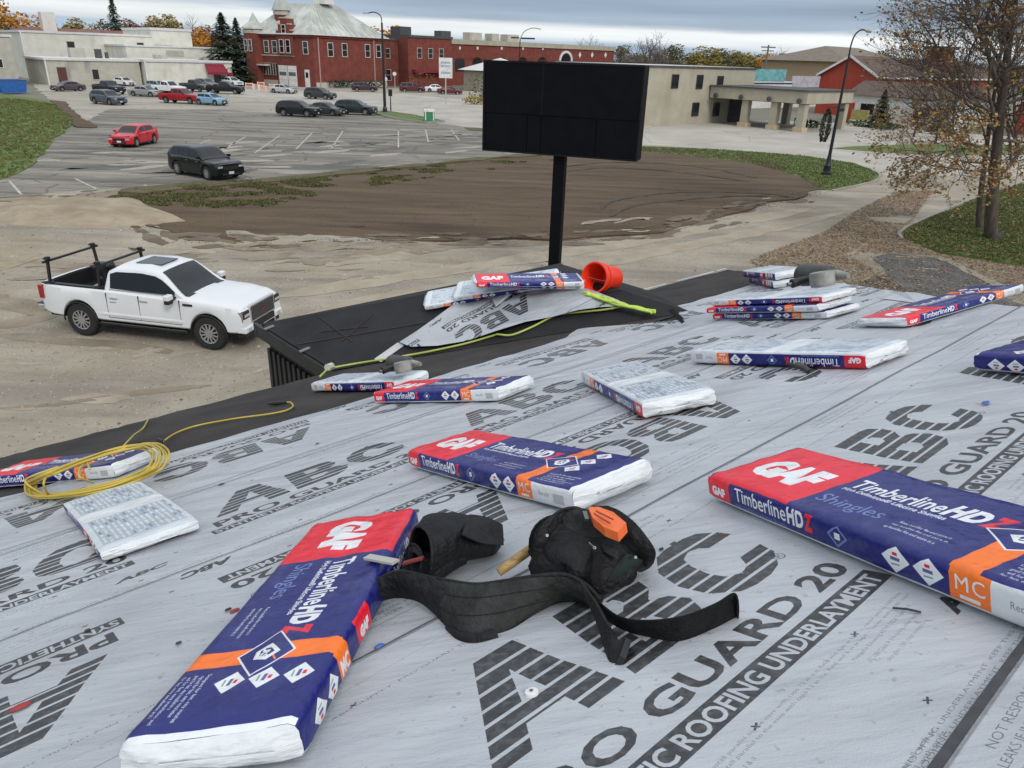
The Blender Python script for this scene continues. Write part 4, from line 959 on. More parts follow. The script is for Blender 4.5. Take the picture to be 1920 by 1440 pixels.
def pouch(name,stations,m,parent,nr=22,inner=True):
    """bag lying on its side: list of (centre, half width vector, half height vector, squash); first station is the open mouth"""
    rings=[];st=[]
    for i in range(len(stations)-1):
        for k in range(4):
            t=k/4; t2=t*t*(3-2*t); a,b_=stations[i],stations[i+1]; st.append([p.lerp(q,t) for p,q in zip(a,b_)])
    st.append(list(stations[-1]))
    for i,(c0,a,b_) in enumerate(st):
        ring=[]
        for j in range(nr):
            th_=2*math.pi*j/nr; cx_,sy=math.cos(th_),math.sin(th_)
            cx_=math.copysign(abs(cx_)**.75,cx_); sy=math.copysign(abs(sy)**.8,sy)
            p=c0+a*cx_+b_*sy; p=p+(a.normalized()*noise.noise(p*11)+b_.normalized()*noise.noise(p*13+Vector((4,4,4))))*.013*min(1,i/3+.4)
            ring.append(p)
        rings.append(ring)
    b=MB(); b.loft(rings,True,(False,True)); o=b.build(name,m,parent,smooth=70)
    q=MB(); ir=[]
    for i,r in enumerate(rings[:-2]):
        c0=sum(r,Vector())/nr; ir.append([c0+(p-c0)*.93 for p in r])
    q.loft(ir[::-1],True,(True,False)); q.build('pouch_lining',m_in,o,smooth=70)
    e=MB(); e.tube(rings[0]+[rings[0][0]],.0045,6); e.build('pouch_rim',m_leather,o,smooth=180)
    return o,rings
def vv(a,b): return (b-a)
Z_=NR
def stn(px,py,h,wx,hy,tw=0,ax=None):
    """station from pixel, with width along image-right on the roof and height along the normal"""
    c0=RB(px,py,h); ax_=(RX(px+40,py+(ax or 0),h)-RX(px,py,h)).normalized()
    return [c0,ax_*wx,(Z_*math.cos(tw)+ax_.cross(Z_)*math.sin(tw))*hy]
# left pouch: mouth looks to the lower left, body runs to the upper right
A1=(RX(940,1000,0)-RX(830,1040,0)).normalized(); side=Z_.cross(A1).normalized()
def lp(px,py,h,w,hh,lean=0): return [RB(px-26,py+3,h),side*w+A1*0.0,Z_*hh+A1*lean]
pl,_r1=pouch('pouch',[lp(815,1035,.075,.078,.062,.02),lp(838,1020,.075,.088,.070,.01),lp(870,1008,.07,.090,.066,0),lp(905,1000,.062,.080,.055,0),lp(935,997,.055,.062,.045,0),lp(952,995,.045,.035,.03,0)],m_leather,belt)
pf,_r2=pouch('pouch',[lp(800,1052,.045,.06,.040,.02),lp(815,1062,.04,.062,.036,0),lp(850,1056,.035,.05,.030,0),lp(890,1042,.03,.04,.024,0)],m_leather,belt)
b=MB(); b.bar(RB(756,1056,.075),RB(794,1046,.082),.016,.005,up=Z_); b.build('pouch_label',m_redl,belt)
b=MB(); b.bar(RX(688,1044,.115),RX(742,1054,.115),.024,.006,up=Z_); b.build('pouch_tag',mat('dirty_white_tag',(.5,.48,.44),.7),belt)
ribbon('pouch_flap',[RB(880,965,.11),RB(912,970,.09),RB(942,984,.06)],[RB(866,1002,.12),RB(902,1018,.08),RB(944,1022,.03)],.006,m_leather,belt)
# right pouch: low body, arched padded mouth and a long flap that droops to the right
A2=(RX(1180,1075,0)-RX(1040,990,0)).normalized(); side2=Z_.cross(A2).normalized()
def rp2(px,py,h,w,hh,lean=0): return [RB(px,py,h),side2*w,Z_*hh+A2*lean]
pr,_r3=pouch('pouch',[rp2(1035,1010,.075,.060,.062,.02),rp2(1060,1022,.068,.080,.064,.01),rp2(1095,1040,.058,.088,.055,0),rp2(1130,1062,.045,.078,.042,0),rp2(1160,1082,.026,.045,.025,0)],m_leather,belt)
pp,_r4=pouch('pouch',[rp2(1135,985,.080,.030,.045,.0),rp2(1155,1008,.072,.040,.048,0),rp2(1180,1034,.055,.040,.038,0),rp2(1205,1055,.034,.024,.022,0)],m_leather,belt)
ribbon('pouch_rim_band',[RB(998,1048,.07),RB(1006,1012,.115),RB(1022,980,.145),RB(1050,957,.16),RB(1078,951,.16),RB(1096,958,.15)],[RB(1018,1060,.045),RB(1030,1026,.085),RB(1046,1000,.105),RB(1066,982,.115),RB(1086,976,.115),RB(1100,984,.105)],.012,m_leather,belt,bulge=.008)
ribbon('pouch_back_panel',[RB(1050,957,.155),RB(1085,952,.158),RB(1112,960,.15),RB(1140,975,.13)],[RB(1066,1010,.10),RB(1095,1015,.095),RB(1118,1018,.09),RB(1140,1020,.08)],.006,m_pad,belt,bulge=.004)
ribbon('pouch_side_panel',[RB(990,1062,.05),RB(1004,1032,.085),RB(1018,1012,.10)],[RB(1000,1090,.01),RB(1035,1088,.03),RB(1062,1072,.06)],.008,m_leather,belt,bulge=.010)
ribbon('pouch_flap',[RB(1112,948,.155),RB(1150,952,.155),RB(1186,976,.135),RB(1213,1008,.10),RB(1229,1036,.065),RB(1224,1058,.03)],[RB(1130,985,.115),RB(1158,1000,.105),RB(1180,1018,.09),RB(1194,1036,.065),RB(1204,1052,.04),RB(1208,1062,.015)],.010,m_leather,belt,bulge=.008)
ribbon('pouch_flap',[RB(1176,1038,.075),RB(1190,1043,.06),RB(1205,1052,.045)],[RB(1140,1088,.03),RB(1165,1082,.02),RB(1186,1070,.01)],.006,mat('dark_green_lining',(.010,.022,.018),.8,col2=(.02,.035,.03)),belt,bulge=.006)
ribbon('pouch_strap',[RB(1106,1012,.10),RB(1112,1045,.085),RB(1108,1080,.06),RB(1112,1098,.04)],[RB(1124,1014,.10),RB(1130,1048,.08),RB(1127,1080,.055),RB(1130,1104,.03)],.005,m_nylon,belt)
ribbon('pouch_strap',[RB(1128,1020,.095),RB(1142,1026,.09),RB(1160,1030,.085)],[RB(1132,1034,.085),RB(1146,1042,.08),RB(1158,1050,.07)],.005,m_pad,belt)
for (x,y,h_) in ((1024,1003,.135),(1113,1026,.112),(1190,1044,.068)):
    b=MB(); b.tube([RB(x,y,h_),RB(x+2,y+1,h_+.004)],.0035,8); b.build('rivet',m_steel,pr)
b=MB(); b.bar(RB(1096,960,.158),RB(1101,975,.150),.010,.006); b.build('metal_clip',m_steel,belt)
b=MB(); b.bar(RB(1104,1018,.12),RB(1115,1028,.115),.004,.004); b.build('metal_clip',m_steel,belt)
# orange tool in the pouch
tool=thing('utility_knife','orange plastic tool poking out of the right pouch of the black tool belt','hand tool')
o1=[RB(1103,951,.168),RB(1122,950,.170),RB(1150,960,.165),RB(1174,980,.152),RB(1158,998,.145),RB(1132,988,.152),RB(1111,970,.162)]
b=MB(); b.add(o1+[p-Z_*.022 for p in o1],[(6,5,4,3,2,1,0)]+[(i,(i+1)%7,7+(i+1)%7,7+i) for i in range(7)]+[tuple(range(7,14))]); b.build('tool_body',m_orange,tool)
b=MB(); b.bar(RB(1118,958,.171),RB(1150,974,.165),.003,.003,up=Z_); b.bar(RB(1114,963,.169),RB(1144,981,.160),.003,.003,up=Z_); b.build('grip_slot',mat('dark_orange_plastic',(.45,.07,.02),.5),tool)
# hammer with a wooden handle
hm=thing('hammer','hammer with yellow wooden handle sticking out between the two pouches','hammer')
b=MB(); b.tube([RB(935,1073,.028),RB(960,1055,.04),RB(985,1037,.055),RB(1005,1022,.06)],[.011,.012,.012,.010],10); b.build('handle',m_hick,hm,smooth=60)
b=MB(); b.tube([RB(1002,1035,.06),RB(1012,1010,.065)],.016,10); b.build('hammer_head',m_black,hm,smooth=60)
# ---- plastic cap nail
cn=thing('cap_nail','single white round plastic cap nail in the big letter A','cap nail')
cM=Matrix.Translation(RX(997,1299,.026))@NR.to_track_quat('Z','Y').to_matrix().to_4x4()
b=MB(); b.lathe([(0,.004),(.004,.0045),(.012,.0035),(.0125,.001),(.0125,-.004)],20,cM); b.build('cap',mat('white_cap',(.75,.75,.73),.5,var=.03),cn,smooth=40)
b=MB(); b.lathe([(0,.007),(.0035,.006),(.0035,.003)],10,cM); b.build('nail_head',m_steel,cn,smooth=40)
# small things on the sheet: spent staples / scraps
m_scr=mat('dark_scrap',(.04,.035,.035),.8); m_blu=mat('blue_cap',(.04,.13,.42),.5); m_rs=mat('red_scrap',(.35,.03,.03),.6)
for (x,y,m,s,lb) in ((711,1212,m_blu,.013,'small blue plastic cap just right of the big blue bundle'),(440,1145,m_rs,.014,'red scrap touching the left edge of the big blue bundle'),(428,1143,m_scr,.01,'dark scrap beside the red scrap left of the big blue bundle'),(1848,755,m_blu,.02,'small blue cap far right, above the letters BC'),(38,1325,m_rs,.022,'red smear-like scrap at the far left on the upside-down letter A'),(415,908,m_scr,.016,'dark scrap above the letter A of the left upright print'),(595,832,m_scr,.012,'dark speck near the eave edge left of the two eave bundles'),(335,1206,m_scr,.008,'tiny dark speck left of the big blue bundle, nearest it'),(164,1182,m_scr,.008,'tiny dark speck above the upside-down word at far left'),(1240,1030,m_scr,.008,'tiny dark speck right of the right pouch'),(982,1160,m_scr,.006,'tiny dark speck below the padded belt')):
    b=MB(); b.lathe([(0,.004),(s*.8,.003),(s,.0)],9,Matrix.Translation(RX(x,y,.027))@NR.to_track_quat('Z','Y').to_matrix().to_4x4()@Matrix.Diagonal((1,.6,1,1)))
    b.build('scrap',m,label=lb,cat='scrap',group='scraps on the underlayment')
b=MB(); b.tube([RX(1674,1140,.026),RX(1700,1142,.028),RX(1727,1148,.026)],.0022,5); b.build('wire_scrap',m_scr,label='short dark line of wire on the underlayment below the largest bundle',cat='wire')
# ---- coil of yellow hose on the left bundle
m_hose=mat('yellow_hose',(.46,.33,.035),.45,scale=4,col2=(.6,.46,.08))
coil=thing('hose_coil','coiled yellow air hose lying on the left blue bundle and the upturned one','hose')
rg=random.Random(8)
def onb(x,y,h): return RX(x,y,h)
base=[(52,908,.05),(90,890,.13),(160,862,.135),(230,840,.135),(282,832,.135),(308,848,.13),(300,875,.10),(262,895,.06),(200,915,.04),(120,930,.035),(60,930,.035)]
for k in range(7):
    pts=[]
    ox,oy=rg.uniform(-12,10),rg.uniform(-5,5); sc=rg.uniform(.86,1.03)
    for (x,y,h) in base:
        X=175+(x-175)*sc+ox; Y=885+(y-885)*sc*rg.uniform(.96,1.04)+oy*.6; pts.append(onb(X,Y,h+.01*rg.random()+.006*k*.4))
    pts.append(pts[0]); b=MB(); b.tube(smoothpath(pts,8),.0055,7,cap=False); b.build('hose_loop',m_hose,coil,smooth=180)
for L in ([(92,930,.04),(82,905,.13),(100,885,.135),(150,872,.14)],[(78,925,.05),(48,905,.12),(60,893,.13),(110,875,.14)],[(175,905,.06),(150,895,.13),(150,878,.14),(162,868,.14),(168,880,.14)]):
    b=MB(); b.tube(smoothpath([onb(*q) for q in L],8),.0055,7); b.build('hose_loop',m_hose,coil,smooth=180)
b=MB(); b.tube(smoothpath([RX(232,836,.14),RX(252,815,.09),RX(268,803,.05),RX(278,786,.03)],8),.0055,7); b.build('hose_end',m_hose,coil,smooth=180)
hz=thing('air_hose','yellow air hose running from the coil along the black eave strip to a connector','hose')
b=MB(); b.tube(smoothpath([RX(306,828,.05),RX(330,812,.03),RX(370,798,.028),RX(440,785,.026),RX(500,777,.026),RX(535,770,.026),RX(549,762,.028),RX(545,755,.028),RX(535,754,.03)],8),.006,7); b.build('hose',m_hose,hz,smooth=180)
b=MB(); b.tube([RX(538,754,.03),RX(515,756,.03),RX(503,757,.03)],[.012,.017,.009],8); b.build('connector',m_black,hz,smooth=40)
b=MB(); b.tube([RX(306,828,.05),RX(298,824,.06)],.011,8); b.build('connector',m_black,hz,smooth=40)
# green-yellow hose along the valley
m_gh=mat('lime_hose',(.34,.40,.07),.5,scale=4,col2=(.50,.55,.14))
gh=thing('green_air_hose','long lime green air hose running along the valley in front of the loose grey sheet','hose')
pth=[(600,706,.03),(614,693,.035),(622,690,.035),(660,683,.02),(710,675,.018),(760,667,.018),(800,660,.018),(870,645,.018),(925,629,.02),(933,627,.03),(960,628,.018),(1000,612,.018),(1035,594,.018),(1060,588,.02),(1130,581,.03),(1165,575,.04)]
pts=[]
for x,y,h in pth:
    A_=RX(x,y,h+.02); B_=WL(x,y,h); pts.append(A_ if (A_-EYE).length<(B_-EYE).length else B_)
b=MB(); b.tube(smoothpath(pts,8),.010,7); b.build('hose',m_gh,gh,smooth=180)
b=MB(); b.tube([pts[1]+Vector((0,0,.02)),pts[2]+Vector((0,0,.02))],.035,8); b.build('hose_clamp',mat('pale_clamp',(.5,.5,.42),.6),gh)
# lime rope bundle on the ridge
rope=thing('rope_bundle','lime green rope heaped along the wing ridge next to the red bucket','rope')
m_lime=mat('lime_rope',(.42,.60,.06),.7,scale=20,col2=(.62,.75,.16))
for k in range(9):
    P_=[]
    for i,(x,y) in enumerate(((1098,546),(1120,553),(1142,560),(1165,567),(1190,574),(1214,579),(1226,581))):
        t=i/6; P_.append(pk.lerp(vl,0) if False else (WL(x+rg.uniform(-5,5),y+rg.uniform(-2.5,3.5)+3,.04+rg.uniform(0,.05))))
    b=MB(); b.tube(smoothpath(P_,5),.012,6); b.build('rope_strand',m_lime,rope,smooth=180)
# ---- red bucket tipped on its side
m_bkt=mat('red_bucket_plastic',(.88,.035,.010),.35,scale=3,col2=(.95,.055,.016),spec=.5)
bc=WP(7.0,-6.55,ez+.20); 
bd=(G(1106,510,ez+.5)-G(1155,545,ez+.3)); ax=Vector((-.62,-.72,.20)).normalized()
pos=pk.lerp(vl,.42)+E*.30+Vector((-.17,.0,.05)); Mb=Matrix.Translation(pos)@ax.to_track_quat('Z','Y').to_matrix().to_4x4()@Matrix.Diagonal((.92,.92,.92,1))
bk_=thing('bucket','bright red plastic bucket lying on its side at the wing ridge','bucket')
s_=1.0
b=MB(); b.lathe([(0,0),(.125,0),(.13,.01),(.15,.36),(.158,.36),(.160,.335),(.166,.335),(.166,.37),(.150,.372),(.145,.36),(.125,.015),(0,.012)],36,Mb); b.build('bucket_shell',m_bkt,bk_,smooth=35)
b=MB(); b.lathe([(.152,.27),(.160,.272),(.160,.28),(.152,.282)],36,Mb); b.build('bucket_rib',m_bkt,bk_,smooth=35)
h_=[Mb@Vector((.162*math.cos(t),.162*math.sin(t)*.5-.10*math.sin(t),.33+.0*t)) for t in [math.pi*k/14 for k in range(15)]]
b=MB(); b.tube(h_,.0035,6); b.build('bucket_handle',m_steel,bk_,smooth=180)
# ---- coil nail guns
m_gunb=mat('dark_gun_body',(.03,.032,.03),.45,scale=9,col2=(.06,.06,.055)); m_gund=mat('dusty_metal',(.12,.12,.105),.6,metal=.2,col2=(.40,.40,.36),scale=9)
def nailgun(u,v,h,ang,sc,label):
    X=E*math.cos(ang)+SL*math.sin(ang); Y=NR.cross(X); p=RU(u,v,h)
    M=Matrix([[X.x*sc,Y.x*sc,NR.x*sc,p.x],[X.y*sc,Y.y*sc,NR.y*sc,p.y],[X.z*sc,Y.z*sc,NR.z*sc,p.z],[0,0,0,1]])
    t=thing('nail_gun',label,'nail gun',mat=M,group='nail guns left on the roof')
    b=MB(); b.tube([(0,0,.07),(.02,0,.07),(.06,0,.07),(.10,0,.07),(.20,0,.062),(.21,0,.06)],[.050,.060,.060,.052,.045,.03],16); b.build('cylinder',m_gunb,t,smooth=40)
    b=MB(); b.tube([(-.012,0,.07),(.0,0,.07)],[.035,.046],16); b.build('exhaust_cap',m_black,t,smooth=40)
    b=MB(); b.tube([(.21,0,.06),(.27,0,.055),(.30,0,.05)],[.028,.02,.014],10); b.build('nose',m_gund,t,smooth=40)
    b=MB(); b.tube([(.12,.0,.06),(.11,-.08,.055),(.09,-.16,.05)],[.024,.02,.024],10); b.build('grip',m_black,t,smooth=60)
    b=MB(); b.bar((.16,-.06,.05),(.15,-.03,.05),.01,.03); b.build('trigger',m_gund,t)
    b=MB(); b.lathe([(0,-.035),(.055,-.035),(.06,-.02),(.06,.02),(.055,.035),(0,.035)],18,Matrix.Translation((.22,-.09,.055))); b.build('nail_magazine',m_gund,t,smooth=40)
    b=MB(); b.tube([(.09,-.16,.05),(.085,-.185,.05)],.010,8); b.build('air_fitting',m_steel,t,smooth=40)
    return t
nailgun(2.60,-4.62,.125,R_(78),1.0,'dark nail gun resting on the white bundle near the eave')
nailgun(5.72,-3.25,.10,R_(104),1.55,'black nail gun with round end cap lying behind the stack of three bundles')
# black tool hanging over the front of the long white bundle
q=thing('tin_snips','dark tool hanging against the printed front of the long white bundle','hand tool')
b=MB(); b.tube(smoothpath([RX(1478,682,.065),RX(1490,686,.056),RX(1503,689,.048),RX(1512,695,.03)],5),[.011]*16,8); b.build('handle',m_black,q,smooth=60)
b=MB(); b.tube(smoothpath([RX(1492,683,.066),RX(1506,688,.05),RX(1516,696,.03)],5),[.015]*11,8); b.build('jaw',m_gunb,q,smooth=60)
# ================================================================ VEHICLES
m_glass=mat('tinted_glass',(.006,.008,.010),.08,spec=.55,var=.02)
m_crease=0
m_tyre=mat('tyre_rubber',(.018,.018,.018),.85,scale=20)
m_rim=mat('alloy_rim',(.52,.52,.53),.25,metal=.85,var=.05)
m_rimd=mat('dark_rim',(.10,.10,.105),.35,metal=.6)
m_under=mat('wheel_well',(.006,.006,.006),.95)
m_trim=mat('black_trim',(.014,.014,.015),.5,scale=10)
m_chrome=mat('chrome',(.68,.68,.69),.12,metal=1,var=.03)
m_lamp=mat('headlamp_glass',(.55,.57,.58),.1,metal=.3,spec=.9)
m_tail=mat('tail_lamp',(.30,.008,.008),.2,spec=.8)
m_plate=mat('number_plate',(.6,.6,.58),.5)
def paint(n,c,metal=.0): return mat('paint_'+n,c,.32,metal=metal,spec=.4,coat=.35,var=.02,scale=1)
def wheel(parent,x,y,r,w,side,big=False,rm=None):
    M=Matrix.Translation((x,y,r))@Matrix.Rotation(math.pi/2*(-side),4,'X')
    t=MB(); n=28 if big else 14
    t.lathe([(r*.60,-w/2),(r*.93,-w/2),(r,-w*.36),(r,w*.36),(r*.93,w/2),(r*.62,w/2),(r*.60,w*.40)],n,M)
    if big:
        for k in range(40):
            a=2*math.pi*k/40; t.obox(M@Vector((r*1.0*math.cos(a),r*1.0*math.sin(a),w*.3)),(.02,.03,w*.25),(M.to_3x3()@Matrix.Rotation(a,3,'Z')))
    wh=t.build('wheel',m_tyre,parent,smooth=35)
    q=MB(); q.lathe([(r*.60,w*.42),(r*.60,w*.50),(r*.55,w*.47),(r*.54,w*.2)],n,M)
    ns=6 if big else 5
    for k in range(ns*(2 if big else 1)):
        a=2*math.pi*(k+.5)/(ns*(2 if big else 1)); c,s=math.cos(a),math.sin(a); pw=.045 if big else .07
        A=Vector((c*r*.10,s*r*.10,w*.44));B_=Vector((c*r*.57,s*r*.57,w*.46)); q.bar(M@A,M@B_,pw,.03,up=M.to_3x3()@Vector((0,0,1)))
    q.lathe([(0,w*.50),(r*.14,w*.49),(r*.16,w*.40)],12,M)
    q.build('rim',rm or m_rim,wh,smooth=30)
    d=MB(); d.lathe([(0,w*.22),(r*.58,w*.2)],n,M); d.build('brake_disc',m_under,wh)
    return wh
def car(name,label,cat,loc,az,p,m,group=None,near=False,roofm=None):
    L,Wd=p['L'],p['W']; h=Wd/2
    root=thing(name,label,cat,loc,0,group); root.rotation_euler=(0,0,math.pi/2-az)   # local +x = heading (az clockwise from +Y)
    wx=p['wx']; wr_=p['wr']; Ra=wr_*1.20; sill=p.get('sill',.30)
    xs=set([-L/2,-L/2+.03,-L/2+.1,L/2-.1,L/2-.03,L/2]); k=36 if near else 18
    for i in range(k+1): xs.add(-L/2+.1+(L-.2)*i/k)
    for w in wx:
        for j in range(-8,9): xs.add(w+Ra*math.sin(j/8*math.pi/2))
        xs.add(w-Ra-.003);xs.add(w+Ra+.003)
    for a,_ in p['top']: xs.add(a)
    xs=sorted(x for x in xs if -L/2<=x<=L/2)
    tp=lambda x: sinterp(p['top'],x) if p.get('soft',1) else interp(p['top'],x)
    def hw(x):
        t=abs(2*x/L); return h*(1-.10*max(0,(t-.70)/.30)**2.2)
    def zb(x):
        z=sill+ (.05 if abs(x)>L/2-.12 else 0)
        for w in wx:
            d=abs(x-w)
            if d<=Ra: z=max(z,wr_+math.sqrt(max(0,Ra*Ra-d*d)))
        return z
    cv=p.get('crown',.05)
    def half(x):
        z0=zb(x);z1=tp(x); w=hw(x); zm=max(z0+.01,min(z1-.10,(.62*z1+.1))); zz=lambda t:z0+(z1-.05-z0)*t
        e=.03*max(0,(abs(2*x/L)-.97)/.03)
        return [(w-.05-e,z0),(w-.01,z0+min(.04,(z1-z0)*.2)),(w,zz(.42)),(w-.008,zz(.72)),(w-.03,z1-.055),(w-.075,z1-.012),(w-.17,z1+.008),(w*.45,z1+cv*.6),(0,z1+cv*.7)]
    rings=[]
    for x in xs:
        H_=half(x); rings.append([(x,-y,z) for y,z in H_]+[(x,y,z) for y,z in H_[-2::-1]])
    b=MB(); 
    nr_=len(rings[0])
    if p.get('bed'):
        x0,x1=p['bed']; b.v=[q for r in rings for q in r]
        for i in range(len(rings)-1):
            xm=(xs[i]+xs[i+1])/2
            for j in range(nr_-1):
                if x0<xm<x1 and 5<=j<=10: continue
                b.f.append([i*nr_+j,i*nr_+j+1,(i+1)*nr_+j+1,(i+1)*nr_+j]);b.m.append(0)
        for i in (0,len(rings)-1):
            f=list(range(i*nr_,(i+1)*nr_)); b.f.append(f if i else f[::-1]); b.m.append(0)
    else: b.loft(rings,False,(True,True))
    body=b.build('body',m,root,smooth=38)
    u=MB(); u.box(-L/2+.12,-h+.16,sill-.06,L/2-.12,h-.16,min(tp(wx[0]),tp(wx[1]))-.06 if not p.get('bed') else p['bedz']-.02); u.build('underbody',m_under,root)
    # cabin
    cab=p['cab']; cxs=sorted(set([a for a,_ in cab]+[cab[0][0]+(cab[-1][0]-cab[0][0])*i/26 for i in range(27)]))
    wb=h-p.get('wbi',.075); wt=h-p.get('wti',.24)
    def chalf(x):
        zr=sinterp(cab,x); z0=tp(x)-.03; zr=max(zr,z0+.012); tt=min(1,(zr-z0)/(p['H']-z0)); w1=wb+(wt-wb)*tt
        return [(wb,z0),(w1+.02,zr-.075*tt),(w1-.03,zr-.02*tt),(w1-.14,zr),(w1*.5,zr+.018*tt),(0,zr+.025*tt)]
    rings=[]
    for x in cxs:
        H_=chalf(x); rings.append([(x,-y,z) for y,z in H_]+[(x,y,z) for y,z in H_[-2::-1]])
    b=MB(); b.loft(rings,False,(True,True)); b.build('cabin',roofm or m,root,smooth=40)
    def side_pt(x,t,sg,off=.012):
        H_=chalf(x); (y0,z0),(y1,z1)=H_[0],H_[1]; n_=Vector((0,(z1-z0),-(y1-y0))).normalized() if z1>z0+.02 else Vector((0,1,0))
        q=Vector((x,y0+(y1-y0)*t,z0+(z1-z0)*t))+n_*off; q.y*=sg; return q
    for sg in(1,-1):
        for (a,c) in p['win']:
            b=MB(); fa=p.get('t0',.16)
            def fn(s_,t_,a=a,c=c,sg=sg):
                x=a+(c-a)*s_; H_=chalf(x); hh=(H_[1][1]-H_[0][1]); 
                lo=fa*(p['H']-H_[0][1])*.8/max(hh,.05); lo=min(lo,.9); t=lo+(max(.93,lo)-lo)*t_; return side_pt(x,t,sg)
            b.grid(fn,10,3,flip=sg>0); b.build('side_window',m_glass,root)
    def topz(x,yf):
        H_=chalf(x); y=yf*H_[3][0]; 
        z=interp([(H_[5][0],H_[5][1]),(H_[4][0],H_[4][1]),(H_[3][0],H_[3][1]),(H_[2][0]+1e-4,H_[2][1])],abs(y)); return y,z
    for nm,(a,c) in (('windshield',p['ws']),('rear_window',p['rw'])):
        b=MB()
        def fn(s_,t_,a=a,c=c):
            x=a+(c-a)*s_; y,z=topz(x,(t_*2-1)*1.02); sl=(sinterp(cab,a+(c-a)*min(1,s_+.05))-sinterp(cab,a+(c-a)*max(0,s_-.05))); return (x+(.012 if nm=='windshield' else -.012),y,z+.010)
        b.grid(fn,8,10,flip=True); b.build(nm,m_glass,root,smooth=180)
    for w in wx:
        for sg in(1,-1): wheel(root,w,sg*(h-.125),wr_,.25 if near else .22,sg,near,p.get('rim'))
    def bx(nm,x0,y0,z0,x1,y1,z1,mm,both=False):
        for sg in ((1,-1) if both else (1,)):
            b=MB(); b.box(x0,y0*sg,z0,x1,y1*sg,z1); b.build(nm,mm,root)
    zt_f=tp(L/2-.05); zt_r=tp(-L/2+.05); fx=L/2
    f=(tp(L/2)-.20,tp(L/2)-.075)
    if not p.get('custom'):
        bx('headlight',fx-.14,h*.54,f[0]+.03,fx+.008,h*.90-.03,f[1]+.01,m_lamp,True)
        bx('grille',fx-.06,-h*.50,f[0]-.07,fx+.012,h*.50,f[1],m_trim)
        bx('lower_grille',fx-.06,-h*.60,.30,fx+.010,h*.60,.42,m_trim)
        bx('number_plate',fx,-.16,.36,fx+.022,.16,.50,m_plate)
        bx('tail_light',-fx-.008,h*.58,zt_r-.30,-fx+.14,h*.895-.02,zt_r-.12,m_tail,True)
        bx('mirror',p['ws'][1]-.30,h-.05,tp(.6)+.02,p['ws'][1]-.14,h+.13,tp(.6)+.16,m,True)
        bx('sill_trim',wx[0]+Ra+.02,h-.03,sill-.015,wx[1]-Ra-.02,h+.003,sill+.07,m_trim,True)
        if near:
            for x in p.get('handles',(-.2,.8)): bx('door_handle',x-.22,h-.012,tp(0)-.16,x-.06,h+.012,tp(0)-.135,m_chrome if p.get('chr') else m,True)
            for x in p.get('seams',()): bx('door_seam',x,h-.03,sill+.06,x+.012,h+.001,tp(x)-.04,m_trim,True)
    return root,tp,hw,h
SED=dict(L=4.7,W=1.84,H=1.45,wx=(-1.4,1.38),wr=.33,sill=.22,top=[(-2.35,.78),(-2.2,.96),(-1.3,.99),(.9,.94),(1.5,.86),(2.15,.76),(2.35,.68)],cab=[(-1.75,.97),(-1.0,1.36),(-.3,1.45),(.25,1.42),(1.15,.93)],win=[(-1.1,-.22),(-.14,.78)],ws=(.36,1.10),rw=(-1.68,-1.05),fz=(.52,.64))
HAT=dict(L=4.25,W=1.79,H=1.46,wx=(-1.28,1.30),wr=.33,sill=.22,top=[(-2.12,.80),(-2.0,.98),(-1.3,1.0),(.9,.95),(1.4,.86),(1.95,.79),(2.12,.72)],cab=[(-2.02,.99),(-1.7,1.28),(-1.1,1.44),(-.3,1.46),(.2,1.42),(1.12,.93)],win=[(-1.45,-.32),(-.24,.76)],ws=(.34,1.07),rw=(-1.98,-1.55),fz=(.52,.66))
SUV=dict(L=4.85,W=1.93,H=1.70,wx=(-1.43,1.45),wr=.38,sill=.28,top=[(-2.42,.92),(-2.3,1.10),(-1.3,1.13),(.8,1.08),(1.5,1.02),(2.2,.98),(2.42,.88)],cab=[(-2.34,1.12),(-2.1,1.5),(-1.75,1.64),(-.6,1.70),(.2,1.66),(1.15,1.09)],win=[(-1.95,-1.18),(-1.10,-.16),(-.08,.82)],ws=(.36,1.10),rw=(-2.31,-2.04),fz=(.62,.78))
VAN=dict(L=4.95,W=1.95,H=1.75,wx=(-1.5,1.5),wr=.35,sill=.24,top=[(-2.47,.92),(-2.35,1.08),(-1.3,1.1),(1.1,1.05),(1.7,.95),(2.25,.86),(2.47,.76)],cab=[(-2.4,1.1),(-2.25,1.55),(-1.95,1.72),(-.6,1.75),(.4,1.68),(1.55,1.0)],win=[(-2.05,-1.1),(-1.0,0),(.1,1.1)],ws=(.6,1.46),rw=(-2.38,-2.16),fz=(.6,.74))
PIC=dict(L=5.7,W=1.98,H=1.86,wx=(-1.72,1.82),wr=.39,sill=.42,top=[(-2.85,1.18),(-2.8,1.24),(-.7,1.24),(.9,1.22),(1.3,1.22),(2.4,1.14),(2.8,1.08),(2.85,1.0)],cab=[(-.82,1.22),(-.70,1.78),(-.5,1.86),(.4,1.84),(1.25,1.20)],win=[(-.62,.10),(.18,.95)],ws=(.5,1.19),rw=(-.82,-.72),fz=(.75,.98),bed=(-2.72,-.82),bedz=.85)
m_white=paint('white',(.72,.73,.735)); 
